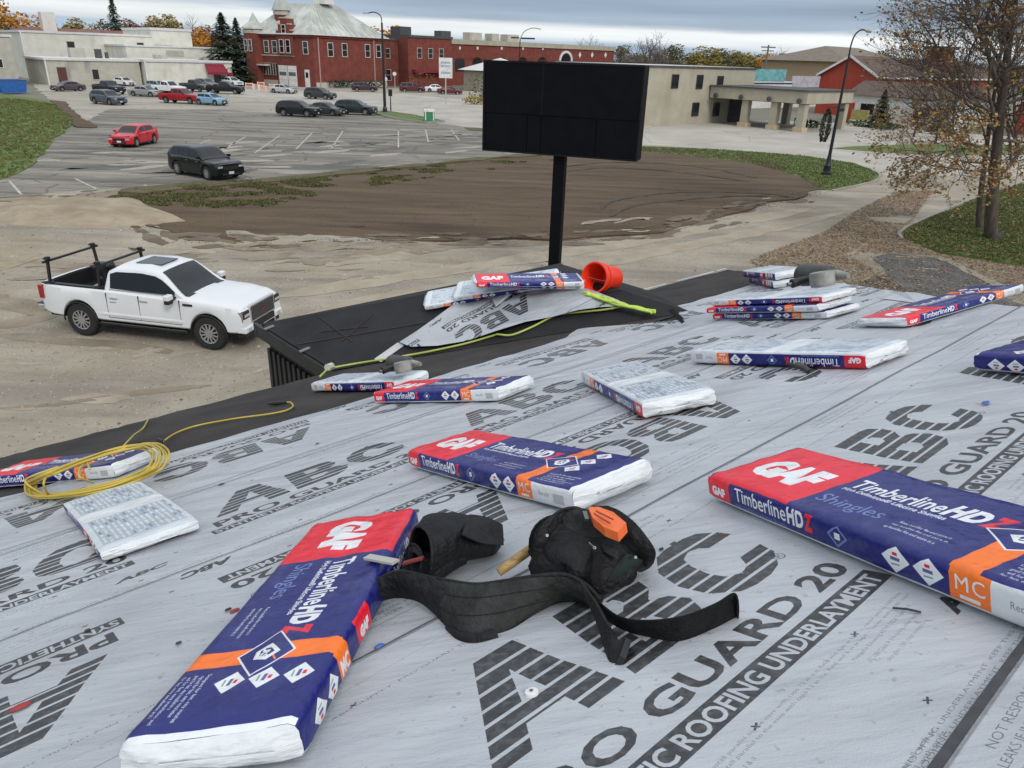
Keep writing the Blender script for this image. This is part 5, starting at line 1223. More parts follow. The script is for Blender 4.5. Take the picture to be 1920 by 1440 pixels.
# ---- the white pickup near the roof
A=G(155,633);B_=G(398,661); hd=(B_-A).normalized(); az=math.atan2(hd.x,hd.y); lf=Vector((-hd.y,hd.x,0))
TR=dict(L=5.89,W=2.06,H=1.92,wx=(-1.78,1.97),wr=.44,sill=.50,wbi=.09,wti=.26,crown=.04,
  top=[(-2.945,1.28),(-2.93,1.33),(-.84,1.33),(.9,1.28),(1.26,1.30),(2.0,1.27),(2.62,1.21),(2.86,1.13),(2.945,1.02)],
  cab=[(-.96,1.31),(-.86,1.80),(-.66,1.90),(.1,1.93),(.55,1.88),(1.36,1.28)],win=[(-.80,1.08)],ws=(.62,1.33),rw=(-.95,-.87),t0=.14,bed=(-2.80,-.94),bedz=.92,custom=True,soft=1)
mid=A.lerp(B_,.5)-hd*((TR['wx'][0]+TR['wx'][1])/2)*1.0+lf*(1.03)
tk,tp_,hw_,h_=car('pickup_truck','white crew cab pickup truck with black ladder rack in the gravel yard','pickup truck',(mid.x,mid.y,.05),az,TR,m_white,near=True)
def tb(nm,x0,y0,z0,x1,y1,z1,mm,both=False,parent=None,sm=None):
    r=[]
    for sg in((1,-1) if both else(1,)):
        b=MB(); b.box(x0,y0*sg,z0,x1,y1*sg,z1); o=b.build(nm,mm,parent or tk); 
        if sm:
            md=o.modifiers.new('bev','BEVEL'); md.width=sm; md.segments=2
        r.append(o)
    return r
h_=1.03
m_grl=mat('dark_chrome_mesh',(.25,.25,.26),.3,metal=.9,scale=60)
tb('bed_floor',-2.80,-.80,.90,-.95,.80,.93,m_trim)
tb('bed_side',-2.80,.78,.9,-.95,.85,1.345,m_trim,True); tb('bed_bulkhead',-.99,-.85,.9,-.95,.85,1.33,m_trim); tb('tailgate_inner',-2.86,-.85,.9,-2.80,.85,1.33,m_trim)
tb('bed_rail_cap',-2.85,.84,1.335,-.95,.95,1.362,m_trim,True)
g=MB(); g.box(2.90,-.56,.74,2.955,.56,1.12); gr=g.build('grille',m_trim,tk)
for r in range(9):
    z=.77+r*.041; b=MB(); b.box(2.95,-.53,z,2.972,.53,z+.014); b.build('grille_bar',m_grl,gr)
for r in range(15):
    y=-.5+r*.0715; b=MB(); b.box(2.951,y,.76,2.967,y+.012,1.10); b.build('grille_upright',m_grl,gr)
for (z,zz) in ((1.115,1.15),(.72,.745)): tb('grille_surround',2.88,-.60,z,2.968,.60,zz,m_chrome)
tb('grille_surround',2.88,.56,.74,2.966,.60,1.12,m_chrome,True)
b=MB(); b.box(2.972,-.13,.91,2.982,.13,.955); b.build('grille_badge',mat('badge_red',(.16,.012,.012),.4),tk)
tb('headlight',2.70,.62,.86,2.95,.925,1.07,m_trim,True,sm=.02); tb('headlight_lens',2.80,.66,.92,2.962,.88,.99,m_lamp,True); tb('daytime_light',2.78,.875,.80,2.935,.935,1.06,m_chrome,True)
tb('air_curtain',2.78,.80,.55,2.93,.86,.72,m_trim,True)
tb('front_bumper',2.70,-.95,.50,2.99,.95,.66,m_white,sm=.03); tb('lower_valance',2.66,-.86,.36,2.93,.86,.50,m_trim,sm=.02); tb('bumper_insert',2.96,-.5,.54,2.998,.5,.70,m_trim)
tb('tow_hook',2.90,.45,.42,3.01,.52,.50,m_chrome,True); tb('fog_light',2.88,.66,.53,2.998,.82,.62,m_lamp,True)
tb('rear_bumper',-3.10,-.98,.55,-2.92,.98,.76,m_chrome,sm=.03); tb('bumper_step',-3.11,.60,.72,-2.93,.96,.775,m_trim,True); tb('tail_light',-2.965,.80,.93,-2.84,1.0,1.29,m_tail,True,sm=.02); tb('hitch',-3.22,-.05,.44,-2.95,.05,.52,m_trim)
for o in (): pass
# hood bulge and cowl
b=MB(); b.grid(lambda s,t:(1.34+1.35*s,(-.52+1.04*t)*(1-.12*s),tp_(1.34+1.35*s)+.018+.035*math.sin(math.pi*min(1,max(0,t)))**.5*(1-s*.75)),14,12,flip=True); b.build('hood_bulge',m_white,tk,smooth=60)
tb('cowl',1.24,-.80,1.27,1.40,.80,1.322,m_trim)
tb('sunroof',-.35,-.36,1.945,.40,.36,1.957,m_glass)
for sg in(1,-1):
    b=MB(); 
    for (x0,x1,z0,z1) in ((-.80,1.06,1.40,1.415),(-.80,1.00,1.775,1.79)): pass
    # arches: dark lips
    for w in TR['wx']:
        P_=[Vector((w+.505*math.cos(t),sg*(h_+.0-.004),.42+.505*math.sin(t))) for t in [math.pi*k/16*1.04-.06 for k in range(17)]]
        b.tube(P_,.022,6)
    b.build('arch_lip',m_trim,tk,smooth=60)
for sg in (1,-1):
    b=MB(); b.grid(lambda s,t,sg=sg:(-1.22+2.55*s,sg*(1.0295+.014*math.sin(math.pi*t)*min(1,s*12,(1-s)*12)),.64+.10*t),24,5,flip=sg<0); b.build('door_moulding',m_white,tk,smooth=60)
    b=MB(); b.grid(lambda s,t,sg=sg:(-.82+1.92*s,sg*(.952-.0*t),1.335+.022*t),10,1,flip=sg<0); b.build('window_trim',m_chrome,tk)
tb('running_board',-1.20,.92,.40,1.38,1.06,.455,m_trim,True,sm=.01); tb('step_plate',-1.15,.95,.457,1.33,1.05,.463,m_chrome,True)
for x in (-.90,.045,1.22): tb('door_seam',x,1.0,.62,x+.012,1.0305,1.26,m_trim,True)
tb('door_seam',-.90,1.0,.60,1.23,1.0305,.612,m_trim,True)
tb('fuel_seam',-2.42,1.0,1.0,-2.22,1.028,1.012,m_trim)
for x in (-.58,.30): tb('door_handle',x-.32+.12,1.02,1.13,x+.02,1.055,1.16,m_chrome,True,sm=.008)
tb('fender_badge',1.33,1.02,1.13,1.60,1.036,1.185,m_trim,True); tb('door_badge',-.80,1.02,1.02,-.62,1.034,1.045,m_chrome,True)
tb('mirror_arm',1.02,.95,1.27,1.12,1.13,1.33,m_trim,True)
tb('mirror',1.00,1.10,1.20,1.14,1.30,1.31,m_trim,True,sm=.02); tb('mirror_cap',.99,1.09,1.30,1.15,1.31,1.44,m_white,True,sm=.03)
# ladder rack on the truck
rk=thing('ladder_rack','black steel ladder rack standing over the bed of the white pickup','ladder rack',mat=tk.matrix_basis.copy())
for x,nm in ((-2.62,'rear'),(-1.12,'front')):
    for sg in(1,-1):
        b=MB(); b.bar((x,sg*.90,1.36),(x,sg*.84,1.90),.06,.06); b.box(x-.12,sg*.90-.05,1.36,x+.12,sg*.90+.05,1.39); b.build('rack_post',m_black,rk)
    b=MB(); b.bar((x,-1.0,1.92),(x,1.0,1.92),.06,.05); b.build('cross_bar',m_black,rk)
    for sg in(1,-1):
        b=MB(); b.box(x-.05,sg*.83-.05,1.95,x+.05,sg*.83+.05,2.03); b.box(x-.12,sg*.83-.03,1.96,x+.12,sg*.83+.03,1.99); b.build('rack_stop',m_black,rk)
tk.scale=(.965,)*3; rk.scale=(.965,)*3
mot=thing('air_compressor','dark tool gear standing in the bed of the white pickup','tool',mat=tk.matrix_basis.copy())
b=MB(); b.box(-1.55,-.45,.95,-1.05,.25,1.45); b.tube([(-1.6,.0,1.50),(-1.1,.05,1.55)],.16,10); b.tube([(-1.35,-.3,1.4),(-1.45,-.35,1.85)],.12,8); b.build('tool_body',m_black,mot,smooth=40)
b=MB(); b.tube([(-1.7,.1,1.02),(-1.7,-.4,1.02)],.14,12); b.build('tank',m_gunb,mot,smooth=40); b=MB(); b.tube([(-1.45,-.3,1.7),(-1.2,-.15,1.78)],.09,8); b.build('motor_head',m_gunb,mot,smooth=40)
b=MB(); b.tube([(-2.0,-.3,1.0),(-1.9,.2,1.1)],.09,8); b.build('pale_gear',m_gund,mot,smooth=40)
# ---- the cars in the lot
azL=AZ+math.pi/2    # the bays face this way
def put(px,py,az_d,p,m,nm,label,cat,near=False,off=0,roofm=None,g='cars parked in the lot'):
    q=G(px,py); a=azL+R_(az_d); q=q+Vector((math.sin(a),math.cos(a),0))*off
    return car(nm,label,cat,(q.x,q.y,.02),a,p,m,group=g,near=near,roofm=roofm)
# black SUV located by its two near wheels
A=G(335,331);B_=G(400,337); hd=(B_-A).normalized(); az=math.atan2(hd.x,hd.y)+R_(17); lf=Vector((-hd.y,hd.x,0)); mid=A.lerp(B_,.5)+lf*.95
car('suv','glossy black SUV alone at the near edge of the parking lot','SUV',(mid.x,mid.y,.02),az,dict(SUV,seams=(-1.15,-.12,.88),chr=1),paint('black',(.002,.003,.004)),near=True)
A=G(287,269);B_=G(269,277); hd=(B_-A).normalized(); az=math.atan2(hd.x,hd.y); lf=Vector((-hd.y,hd.x,0)); mid=A.lerp(B_,.5)-lf*.85
q=G(254,272); az=math.atan2(-.45,-.9)
car('hatchback','bright red hatchback standing alone in the empty bays','hatchback',(q.x,q.y,.02),R_(183),dict(HAT,seams=(-.3,.85)),paint('red',(.55,.015,.03)),near=True)
K=paint('graphite',(.035,.04,.045)); dk=paint('dark_blue_black',(.012,.015,.022))
put(205,196,-20,SUV,paint('steel_grey',(.10,.12,.14),.3),'suv','dark grey SUV nearest of the left cluster, in front of the low beige building','SUV')
put(206,176,-18,dict(PIC),dk,'pickup_truck','dark pickup directly behind the dark grey SUV on the left of the lot','pickup truck')
put(129,171,75,SED,paint('mauve_grey',(.10,.075,.085),.3),'sedan','brownish grey sedan beside the brown door of the beige building','sedan')
put(234,161,-18,HAT,m_white,'hatchback','small white car parked against the beige building wall','hatchback')
put(274,181,-38,SED,paint('silver',(.32,.33,.33),.4),'sedan','silver sedan between the dark grey SUV and the red pickup','sedan')
put(300,172,-18,SUV,paint('pale_green_grey',(.30,.36,.33),.2),'suv','pale green grey SUV behind the silver sedan','SUV')
put(318,176,-23,PIC,m_white,'pickup_truck','white pickup just left of and behind the red pickup','pickup truck')
put(342,194,-36,PIC,paint('deep_red',(.30,.008,.015)),'pickup_truck','dark red pickup next to the light blue hatchback','pickup truck')
put(397,197,-28,HAT,paint('light_blue',(.22,.40,.55),.2),'hatchback','light blue hatchback right of the red pickup','hatchback')
put(368,172,-23,PIC,K,'pickup_truck','dark graphite pickup behind the light blue hatchback','pickup truck')
put(388,166,-18,SUV,paint('grey',(.22,.23,.24),.3),'suv','grey SUV under the maroon awning','SUV')
put(424,176,-48,PIC,paint('black2',(.008,.008,.010)),'pickup_truck','black pickup at the right end of the left cluster','pickup truck')
put(436,162,-13,SUV,m_white,'suv','white SUV behind the black pickup, near the brick building','SUV')
put(532,175,-33,SED,paint('silver_white',(.5,.52,.52),.2),'sedan','silver white sedan in front of the white garage doors','sedan')
put(561,218,-36,SUV,paint('black3',(.010,.010,.012)),'suv','black SUV at the left of the group of four in mid lot','SUV')
put(611,216,-33,dict(SED),paint('dark_taupe',(.07,.072,.068),.3),'sedan','dark taupe car between the two black SUVs in mid lot','sedan')
put(668,215,-40,SUV,paint('black_green',(.018,.026,.026)),'suv','black green SUV at the right of the group of four in mid lot','SUV')
put(601,186,-30,SUV,K,'suv','dark grey SUV behind the group in mid lot','SUV')
put(684,172,-60,SUV,paint('maroon_dark',(.05,.022,.03)),'suv','dark maroon SUV on the street along the brick wall','SUV',g='cars on the street by the brick building')
put(773,173,-60,VAN,paint('maroon',(.09,.015,.025)),'van','maroon van on the street right of the street pole','van',g='cars on the street by the brick building')
put(818,173,-60,SED,m_white,'sedan','white sedan on the street beneath the white sign','sedan',g='cars on the street by the brick building')
put(843,177,-60,SED,paint('maroon2',(.13,.02,.03)),'sedan','small maroon sedan right of the white one under the white sign','sedan',g='cars on the street by the brick building')
# ================================================================ TOWN
def farpos(px,d): v=ray(px,120); a=Vector((v.x,v.y,0)).normalized(); return a*d
def toph(px,py,d): v=ray(px,py); return 7+v.z/math.hypot(v.x,v.y)*d
m_blk=mat('cream_block',(.58,.56,.48),.9,scale=.6,col2=(.72,.70,.62),bump=.2,bscale=6); layered(m_blk,(.42,.40,.34),.5,.58,.75,(1,1,.3),.5)
m_blk2=mat('grey_block',(.40,.38,.31),.9,scale=.8,col2=(.50,.48,.41)); layered(m_blk2,(.24,.23,.20),.5,.55,.7,(1,1,.3),.7)
m_bg=mat('beige_masonry',(.36,.325,.245),.9,scale=.5,col2=(.45,.41,.315)); layered(m_bg,(.31,.27,.19),.35,.55,.75,(1,1,.25),.6)
m_brk=mat('red_brick',(.15,.036,.026),.9,scale=.9,col2=(.23,.058,.038)); layered(m_brk,(.14,.038,.03),.3,.5,.7,None,.6)
m_brk2=mat('dark_red_brick',(.13,.035,.03),.9,scale=.9,col2=(.20,.055,.04))
m_mroof=mat('patinated_metal_roof',(.33,.35,.30),.55,scale=.6,col2=(.50,.51,.46),stretch=(1,1,.3)); layered(m_mroof,(.62,.63,.60),.3,.5,.65,None,.8)
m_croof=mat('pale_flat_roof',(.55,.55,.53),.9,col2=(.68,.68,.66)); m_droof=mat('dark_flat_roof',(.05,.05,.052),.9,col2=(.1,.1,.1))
m_brn=mat('brown_shingle_roof',(.085,.055,.045),.9,scale=1.5,col2=(.14,.095,.075),bump=.4,bscale=8); m_gsh=mat('grey_brown_roof',(.16,.13,.10),.9,scale=1,col2=(.22,.185,.145))
m_redw=mat('red_painted_boards',(.33,.045,.025),.8,scale=.8,col2=(.45,.07,.04),stretch=(6,6,.4)); m_ww=mat('white_painted_wall',(.62,.60,.55),.8,scale=1,col2=(.76,.74,.70))
m_trw=mat('white_trim',(.70,.69,.65),.7); m_dkg=mat('dark_window_glass',(.012,.013,.016),.12,spec=.8,var=.02); m_mar=mat('maroon_canvas',(.22,.012,.03),.8); m_brd=mat('brown_door_paint',(.09,.035,.03),.7); m_tan=mat('tan_stone_base',(.45,.36,.22),.9,col2=(.55,.45,.3))
m_stone=mat('pale_stone_trim',(.50,.46,.39),.85)
WM={}
def winmesh(w,h,fm,gm=None,bars=1,fr=.10):
    k=(round(w,2),round(h,2),fm.name,bars,gm.name if gm else '')
    if k not in WM:
        a=MB(); a.box(-w/2-fr,-.06,-fr,-w/2,.02,h+fr); a.box(w/2,-.06,-fr,w/2+fr,.02,h+fr); a.box(-w/2,-.06,h,w/2,.02,h+fr); a.box(-w/2,-.09,-fr,w/2,.02,0)
        for i in range(bars): z=h*(i+1)/(bars+1); a.box(-w/2,-.045,z-.03,w/2,.015,z+.03)
        me=bpy.data.meshes.new('window'); me.from_pydata(a.v,[],a.f); me.materials.append(fm)
        p=MB(); p.box(-w/2,-.02,0,w/2,.012,h); mp_=bpy.data.meshes.new('pane'); mp_.from_pydata(p.v,[],p.f); mp_.materials.append(gm or m_dkg)
        WM[k]=(me,mp_)
    return WM[k]
def window(parent,x,y,z,w,h,rz=0,fm=None,bars=1,gm=None,name='window',fr=.10):
    me,mp_=winmesh(w,h,fm or m_trw,gm,bars,fr)
    o=obj(name,me,parent,loc=(x,y,z)); o.rotation_euler=(0,0,rz); obj('pane',mp_,o); return o
def part(name,m,parent,*boxes,smooth=None):
    b=MB()
    for q in boxes: b.box(*q)
    return b.build(name,m,parent)
def ONW(px,py,w): v=ray(px,py);t=w/v.dot(V);P=EYE+v*t; return P.dot(E),P.z
def ONU(px,py,u): v=ray(px,py);t=u/v.dot(E);P=EYE+v*t; return P.dot(V),P.z
def bld(name,label,u,w,cat='building',rz=GR,**k): p=UW(u,w); return thing(name,label,cat,(p.x,p.y,0),rz,**k)
# ---- beige two-storey bank with drive-through
B=bld('bank_building','beige two-storey flat-roofed building with small dark windows and a drive-through canopy','71.2' and 71.2,59)
part('wall',m_bg,B,(0,0,0,22.6,15,6.35)); part('parapet_cap',m_droof,B,(-.15,-.15,6.35,22.8,15.1,6.55)); part('flat_roof',m_croof,B,(.2,.2,6.552,22.4,14.8,6.58))
part('wall',m_bg,B,(-3,6,0,-.004,15,6.2)); part('base_course',m_bg,B,(-.03,-.05,0,22.63,-.003,.35))
for (x,y0,y1) in ((1264,140,165),(1310,141,166),(1348,143,167)):
    u,z0=ONW(x,y1,59); _,z1=ONW(x,y0,59); window(B,u-71.2,-.01,z0,1.25,z1-z0,0,m_droof,0,fr=.05)
for (x,y0,y1) in ((1302,193,217),(1341,193,217)):
    u,z0=ONW(x,y1,59); _,z1=ONW(x,y0,59); window(B,u-71.2,-.01,z0,1.35,z1-z0,0,m_droof,0,fr=.05)
# canopy: runs towards the camera from the bank's right part
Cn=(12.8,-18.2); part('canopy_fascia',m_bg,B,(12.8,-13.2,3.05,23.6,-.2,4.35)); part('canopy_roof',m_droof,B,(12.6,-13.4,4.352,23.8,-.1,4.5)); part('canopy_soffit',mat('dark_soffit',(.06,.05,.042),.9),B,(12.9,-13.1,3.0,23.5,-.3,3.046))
cm0=None
for y in (-5.2,-9.1,-12.6):
    b=MB(); b.box(-.42,-.42,.5,.42,.42,3.0); o=b.build('column',m_bg,B,loc=(13.4,y,0)); b=MB(); b.box(-.6,-.6,0,.6,.6,.5); b.build('column_base',m_tan,o)
for y in (-5.2,-12.6):
    b=MB(); b.box(-.42,-.42,0,.42,.42,3.0); b.build('column',m_bg,B,loc=(22.9,y,0))
for y in (-1.2,-4.8,-8.6,-12.4):
    b=MB(); b.lathe([(.0,.0),(.28,.02),(.28,.2),(0,.22)],10,Matrix.Translation((12.6,y,3.35))@Matrix.Rotation(-math.pi/2,4,'Y')); b.build('canopy_lamp',m_droof,B)
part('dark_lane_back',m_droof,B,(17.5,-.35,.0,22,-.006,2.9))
kk=thing('teller_kiosk','green and white drive-through kiosk between the columns under the canopy','kiosk',UW(85.4,47.2),GR)
m_grn=mat('kiosk_green',(.02,.20,.10),.5); part('kiosk_body',m_grn,kk,(-.35,-.35,0,.35,.35,1.5)); part('kiosk_screen',m_trw,kk,(-.37,-.2,.8,-.352,.2,1.15)); part('kiosk_cap',m_trw,kk,(-.4,-.4,1.5,.4,.4,1.75)); part('round_sign',m_trw,kk,(-.372,-.18,.2,-.352,.18,.55))
sg_=thing('wall_sign','small white sign plate beside the right edge of the black billboard, on the bank wall','sign',UW(70.9,62.2),GR); part('sign_panel',m_trw,sg_,(-.3,-.9,3.4,-.12,.9,5.0)); part('print_line',mat('sign_grey_print',(.3,.35,.38),.7),sg_,(-.306,-.6,4.2,-.301,.6,4.35),(-.306,-.6,3.8,-.301,.6,3.9))
# ---- teal and white store roofs behind
_u0=ONW(1412,140,76)[0]; _u1=ONW(1472,140,76)[0]-_u0; _u2=ONW(1545,140,76)[0]-_u0; st_=bld('store_building','low store with teal and white fascia band behind the canopy roof',_u0,76)
part('wall',m_ww,st_,(0,0,0,_u2,9,4.4)); part('fascia',mat('teal_fascia',(.06,.30,.32),.6,scale=1.5,col2=(.25,.5,.5)),st_,(-.2,-.2,4.4,_u1,.6,6.3)); part('fascia',m_trw,st_,(-.25,-.25,3.0,_u1*1.25,-.21,4.35)); part('fascia',mat('pale_grey_fascia',(.34,.33,.37),.7,scale=1.2,col2=(.58,.57,.60)),st_,(_u1*1.25+.01,-.2,3.4,_u2,0,5.3)); part('blue_band',mat('navy_band',(.03,.04,.12),.6),st_,(-.27,-.28,3.9,_u1*1.25,-.255,4.15)); part('flat_roof',m_droof,st_,(0,.62,4.4,_u2,9,4.5))
# ---- white house with brown roof and red barn
hs_=bld('cottage','low white house with brown shingle roof beyond the street lamp',106.5,38,'house')
part('wall',m_ww,hs_,(0,0,0,9,14,3.7))
b=MB(); b.add([(-.5,-.5,3.65),(9.5,-.5,3.65),(9.5,14.5,3.65),(-.5,14.5,3.65),(4.5,-.5,5.4),(4.5,14.5,5.4)],[(0,4,5,3),(1,2,5,4),(0,1,4),(2,3,5)]); b.build('roof',m_brn,hs_)
for y in (11.2,4,1.8): window(hs_,-.01,y,1.2,1.9,1.4,-math.pi/2,m_trw,0)
part('red_door',m_redw,hs_,(-.06,13.0,.1,-.003,13.95,2.6)); 
yb=thing('flower_boxes','yellow and white planters against the white house wall','planter',UW(105.9,49.8),GR); part('planter_box',mat('mustard_boxes',(.35,.30,.10),.8),yb,(-.4,-1.2,.5,.2,1.0,1.8)); part('white_box',m_trw,yb,(-.5,-1.2,0,.25,-.2,.5),(-.5,.1,0,.25,1.1,.5))
def gable(name,label,u0,w0,D,Wd,he,hr,wm,rm,cat='building',axis='w',z0=0,rz=GR):
    """gable end faces -x (axis w) : ridge runs along +x"""
    o=bld(name,label,u0,w0,cat,rz)
    b=MB(); b.add([(0,0,z0),(D,0,z0),(D,Wd,z0),(0,Wd,z0),(0,0,he),(D,0,he),(D,Wd,he),(0,Wd,he),(0,Wd/2,hr),(D,Wd/2,hr)],[(0,1,5,4),(3,7,6,2),(0,4,8,7,3),(1,2,6,9,5)]); b.build('wall',wm,o)
    ov=.5; sl=(hr-he)/(Wd/2); b=MB()
    for s in (0,1):
        y0=-ov if s==0 else Wd+ov; z_=he-ov*sl
        b.add([(-ov,y0,z_+.05),(D+ov,y0,z_+.05),(D+ov,Wd/2,hr+.05),(-ov,Wd/2,hr+.05),(-ov,y0,z_-.12),(D+ov,y0,z_-.12),(D+ov,Wd/2,hr-.12),(-ov,Wd/2,hr-.12)],[(0,1,2,3),(4,7,6,5),(0,4,5,1),(0,3,7,4),(1,5,6,2)])
    b.build('roof',rm,o)
    for s in (0,1):
        y0=-ov if s==0 else Wd+ov; b=MB(); b.bar((-ov-.06,y0,he-ov*sl-.03),(-ov-.06,Wd/2,hr-.03),.08,.32); b.build('barge_board',m_trw,o)
    b=MB(); b.box(-ov,-ov-.08,he-ov*sl-.2,D+ov,-ov-.01,he-ov*sl+.06); b.build('eave_board',m_trw,o)
    return o
wl_,zl=ONU(1540,137,122); wr2,_=ONU(1645,143,122); wm_,zr_=ONU(1592,107,122)
gb=gable('barn','red board building with white gable trim and long brown roof behind the white house',122,wr2,46,wl_-wr2,zl,zr_+.2,m_redw,m_brn)
for i in range(20): 
    b=MB(); b.box(-.03,-.04,0,.0,.04,5.2); o=b.build('board_batten',m_redw,gb,loc=(-.004,.4+i*(wl_-wr2-.8)/19,0))
g2=gable('red_gable_house','small red gabled porch half hidden by the autumn tree',112,26,9,7,3.6,6.2,m_redw,m_brn)
cu=thing('cupola','red brick cupola with dark cap on the brown barn roof','cupola',UW(150,58.5),GR); part('cupola_body',m_brk,cu,(-1.6,-1.6,6,1.6,1.6,10.3)); part('cupola_cap',m_droof,cu,(-2.2,-2.2,10.3,2.2,2.2,10.8)); 
for y in(-.8,.8): window(cu,-1.62,y,7.8,.7,1.4,-math.pi/2,m_brk2,0)
_q=farpos(1590,200); hp=thing('tan_hall','tan building with broad grey brown hip roof behind the red barn','building',_q,GR); part('wall',mat('tan_brick',(.34,.24,.14),.9,col2=(.42,.31,.2)),hp,(0,0,0,34,22,8.2))
b=MB(); b.add([(-1,-1,8.1),(35,-1,8.1),(35,23,8.1),(-1,23,8.1),(9,11,11.6),(26,11,11.6)],[(0,1,5,4),(1,2,5),(2,3,4,5),(3,0,4)]); b.build('roof',m_gsh,hp)
# ---- long red brick building
lb_=bld('long_brick_building','long low red brick building with cream cornice and arched openings behind the black billboard',103.6,160)
part('wall',m_brk,lb_,(0,0,0,75,26,9.3)); part('cornice',m_bg,lb_,(-.2,-.3,9.3,75.3,26.2,10.4)); part('stone_band',m_brk2,lb_,(0,-.06,6.0,75,-.004,6.35))
for x in (862,895,940,980,1017):
    u,z=ONW(x,104,160); b=MB()
    P=[(1.5*math.cos(t),-.06,.3+.9*math.sin(t)) for t in [math.pi*k/8 for k in range(9)]]+[(-1.5,-.06,-2),(1.5,-.06,-2)]
    b.add(P,[tuple(range(len(P)))[::-1]]); b.build('arched_opening',m_dkg,lb_,loc=(u-103.6,0,z-1.6)); b=MB(); b.box(-.25,-.1,1.25,.25,-.004,1.9); b.build('keystone',m_trw,lb_,loc=(u-103.6,0,z+.1))
u,z=ONW(1060,112,160); b=MB()
for k in range(9):
    t0,t1=math.pi*k/9,math.pi*(k+1)/9; b.bar((2.3*math.cos(t0),-.2,1.2+2.3*math.sin(t0)),(2.3*math.cos(t1),-.2,1.2+2.3*math.sin(t1)),.3,.6)
b.build('stone_arch',m_trw,lb_,loc=(u-103.6,0,z-1.5)); P=[(1.9*math.cos(t),-.07,1.2+1.9*math.sin(t)) for t in [math.pi*k/8 for k in range(9)]]+[(-1.9,-.07,-3),(1.9,-.07,-3)]
b=MB(); b.add(P,[tuple(range(len(P)))[::-1]]); b.build('arched_opening',m_dkg,lb_,loc=(u-103.6,0,z-1.5))
for x in (1087,1110,1135):
    u,z=ONW(x,103,160); b=MB(); b.add([(-.55,-.08,0),(0,-.08,-.8),(.55,-.08,0),(0,-.08,.8)],[(0,1,2,3)]); b.build('diamond_tile',m_trw,lb_,loc=(u-103.6,0,z))
for i,(x,w) in enumerate(((832,3),(888,4),(958,4),(925,2.5))):
    u,z=ONW(x,62,168); part('rooftop_unit',m_blk2 if i else m_droof,lb_,(u-103.6-w/2,7,10.4,u-103.6+w/2,10,12.3))
wc=bld('low_shop','white pitched canopy and beige low shop in front of the long brick building',108,132,'shop'); part('wall',m_bg,wc,(0,0,0,14,8,3.8)); 
b=MB(); b.add([(-1,-1,4.0),(15,-1,4.0),(15,9,4.0),(-1,9,4.0),(7,4,6.6)],[(0,1,4),(1,2,4),(2,3,4),(3,0,4)]); b.build('canopy_roof',m_croof,wc)
# ---- brick fire hall (its own street angle)
FX=Vector((.85,-.53,0)).normalized(); FY=Vector((.53,.85,0)).normalized(); org=Vector((-41,160,0))-FX*18.2
fh=thing('fire_hall','old red brick hall with tall pale metal hipped roof, dormer, towers and white garage doors','building',org,math.atan2(FX.y,FX.x))
part('wall',m_brk,fh,(0,0,0,18.2,21,9.7))
b=MB(); b.add([(-.5,-.5,9.7),(18.7,-.5,9.7),(18.7,21.5,9.7),(-.5,21.5,9.7),(5.5,6.0,15.6),(11.5,6.0,15.6),(11.5,13.5,15.6),(5.5,13.5,15.6)],[(0,1,5,4),(1,2,6,5),(2,3,7,6),(3,0,4,7),(4,5,6,7)]); rf=b.build('roof',m_mroof,fh)
for k in range(15):
    t=(k+.5)/15; b=MB(); y0=-.5+22*t; y1=6+7.5*t; b.bar((18.72,y0,9.75),(11.5,y1,15.65),.05,.06); b.build('standing_seam',m_mroof,rf)
part('cornice',m_brk2,fh,(-.25,-.25,9.2,18.45,21.2,9.66)); part('gutter',m_trw,fh,(-.55,-.62,9.62,18.8,-.52,9.8),(18.72,-.5,9.62,18.82,21.5,9.8))
part('string_course',m_stone,fh,(-.06,-.08,5.6,12.7,-.004,5.8)); part('base_course',m_stone,fh,(18.204,0,0,18.28,21,1.0),(0,-.08,0,9,-.003,1.0))
# dormer with stepped gable over the garage
part('gable_front',m_brk,fh,(8.2,-.35,5.9,12.8,-.004,10.3),(8.8,-.33,10.3,12.2,1.5,11.4),(9.5,-.31,11.4,11.5,1.5,12.5)); [part('gable_coping',m_stone,fh,q_) for q_ in ((8.1,-.42,10.3,8.85,.3,10.5),(12.15,-.42,10.3,12.9,.3,10.5),(8.7,-.4,11.4,9.55,.3,11.6),(11.45,-.4,11.4,12.3,.3,11.6),(9.4,-.4,12.5,11.6,.4,12.7))]
for x in (9.5,11.3): 
    o=window(fh,x,-.37,6.3,1.1,2.3,0,m_trw,1)
window(fh,10.4,-.36,9.9,1.0,1.4,0,m_trw,1)
# garage doors
for x in (9.3,12.0):
    g=part('garage_door',m_ww,fh,(x-1.25,-.44,.05,x+1.25,-.36,3.9)); part('door_panes',mat('garage_glass',(.12,.15,.17),.2),g,(x-1.0,-.46,2.0,x+1.0,-.445,2.7)); part('door_rail',m_blk2,g,(x-1.2,-.455,1.2,x+1.2,-.445,1.26),(x-1.2,-.455,3.1,x+1.2,-.445,3.16))
part('door_surround',m_brk2,fh,(7.6,-.34,0,13.7,-.006,4.3)); part('door',m_trw,fh,(15.2,-.1,.05,16.5,-.01,3.3)); part('door_pane',m_dkg,fh,(15.5,-.12,1.8,16.2,-.105,2.8)); part('door_canopy',m_trw,fh,(2.3,-1.2,3.7,5.0,-.01,3.95))
for x,z in ((15.9,6.2),(7.0,6.2),(4.6,6.2)): window(fh,x,-.03,z,1.25,2.2,0,m_trw,1)
for i in range(6): window(fh,3.4+i*.75,-.03,2.0,.5,2.2,0,m_blk2,0,name='window',fr=.05)
for y,z in ((4.4,5.9),(8.4,5.9),(15.2,5.9),(18.6,5.9)): window(fh,18.23,y,z,1.35,2.4,math.pi/2,m_trw,1)
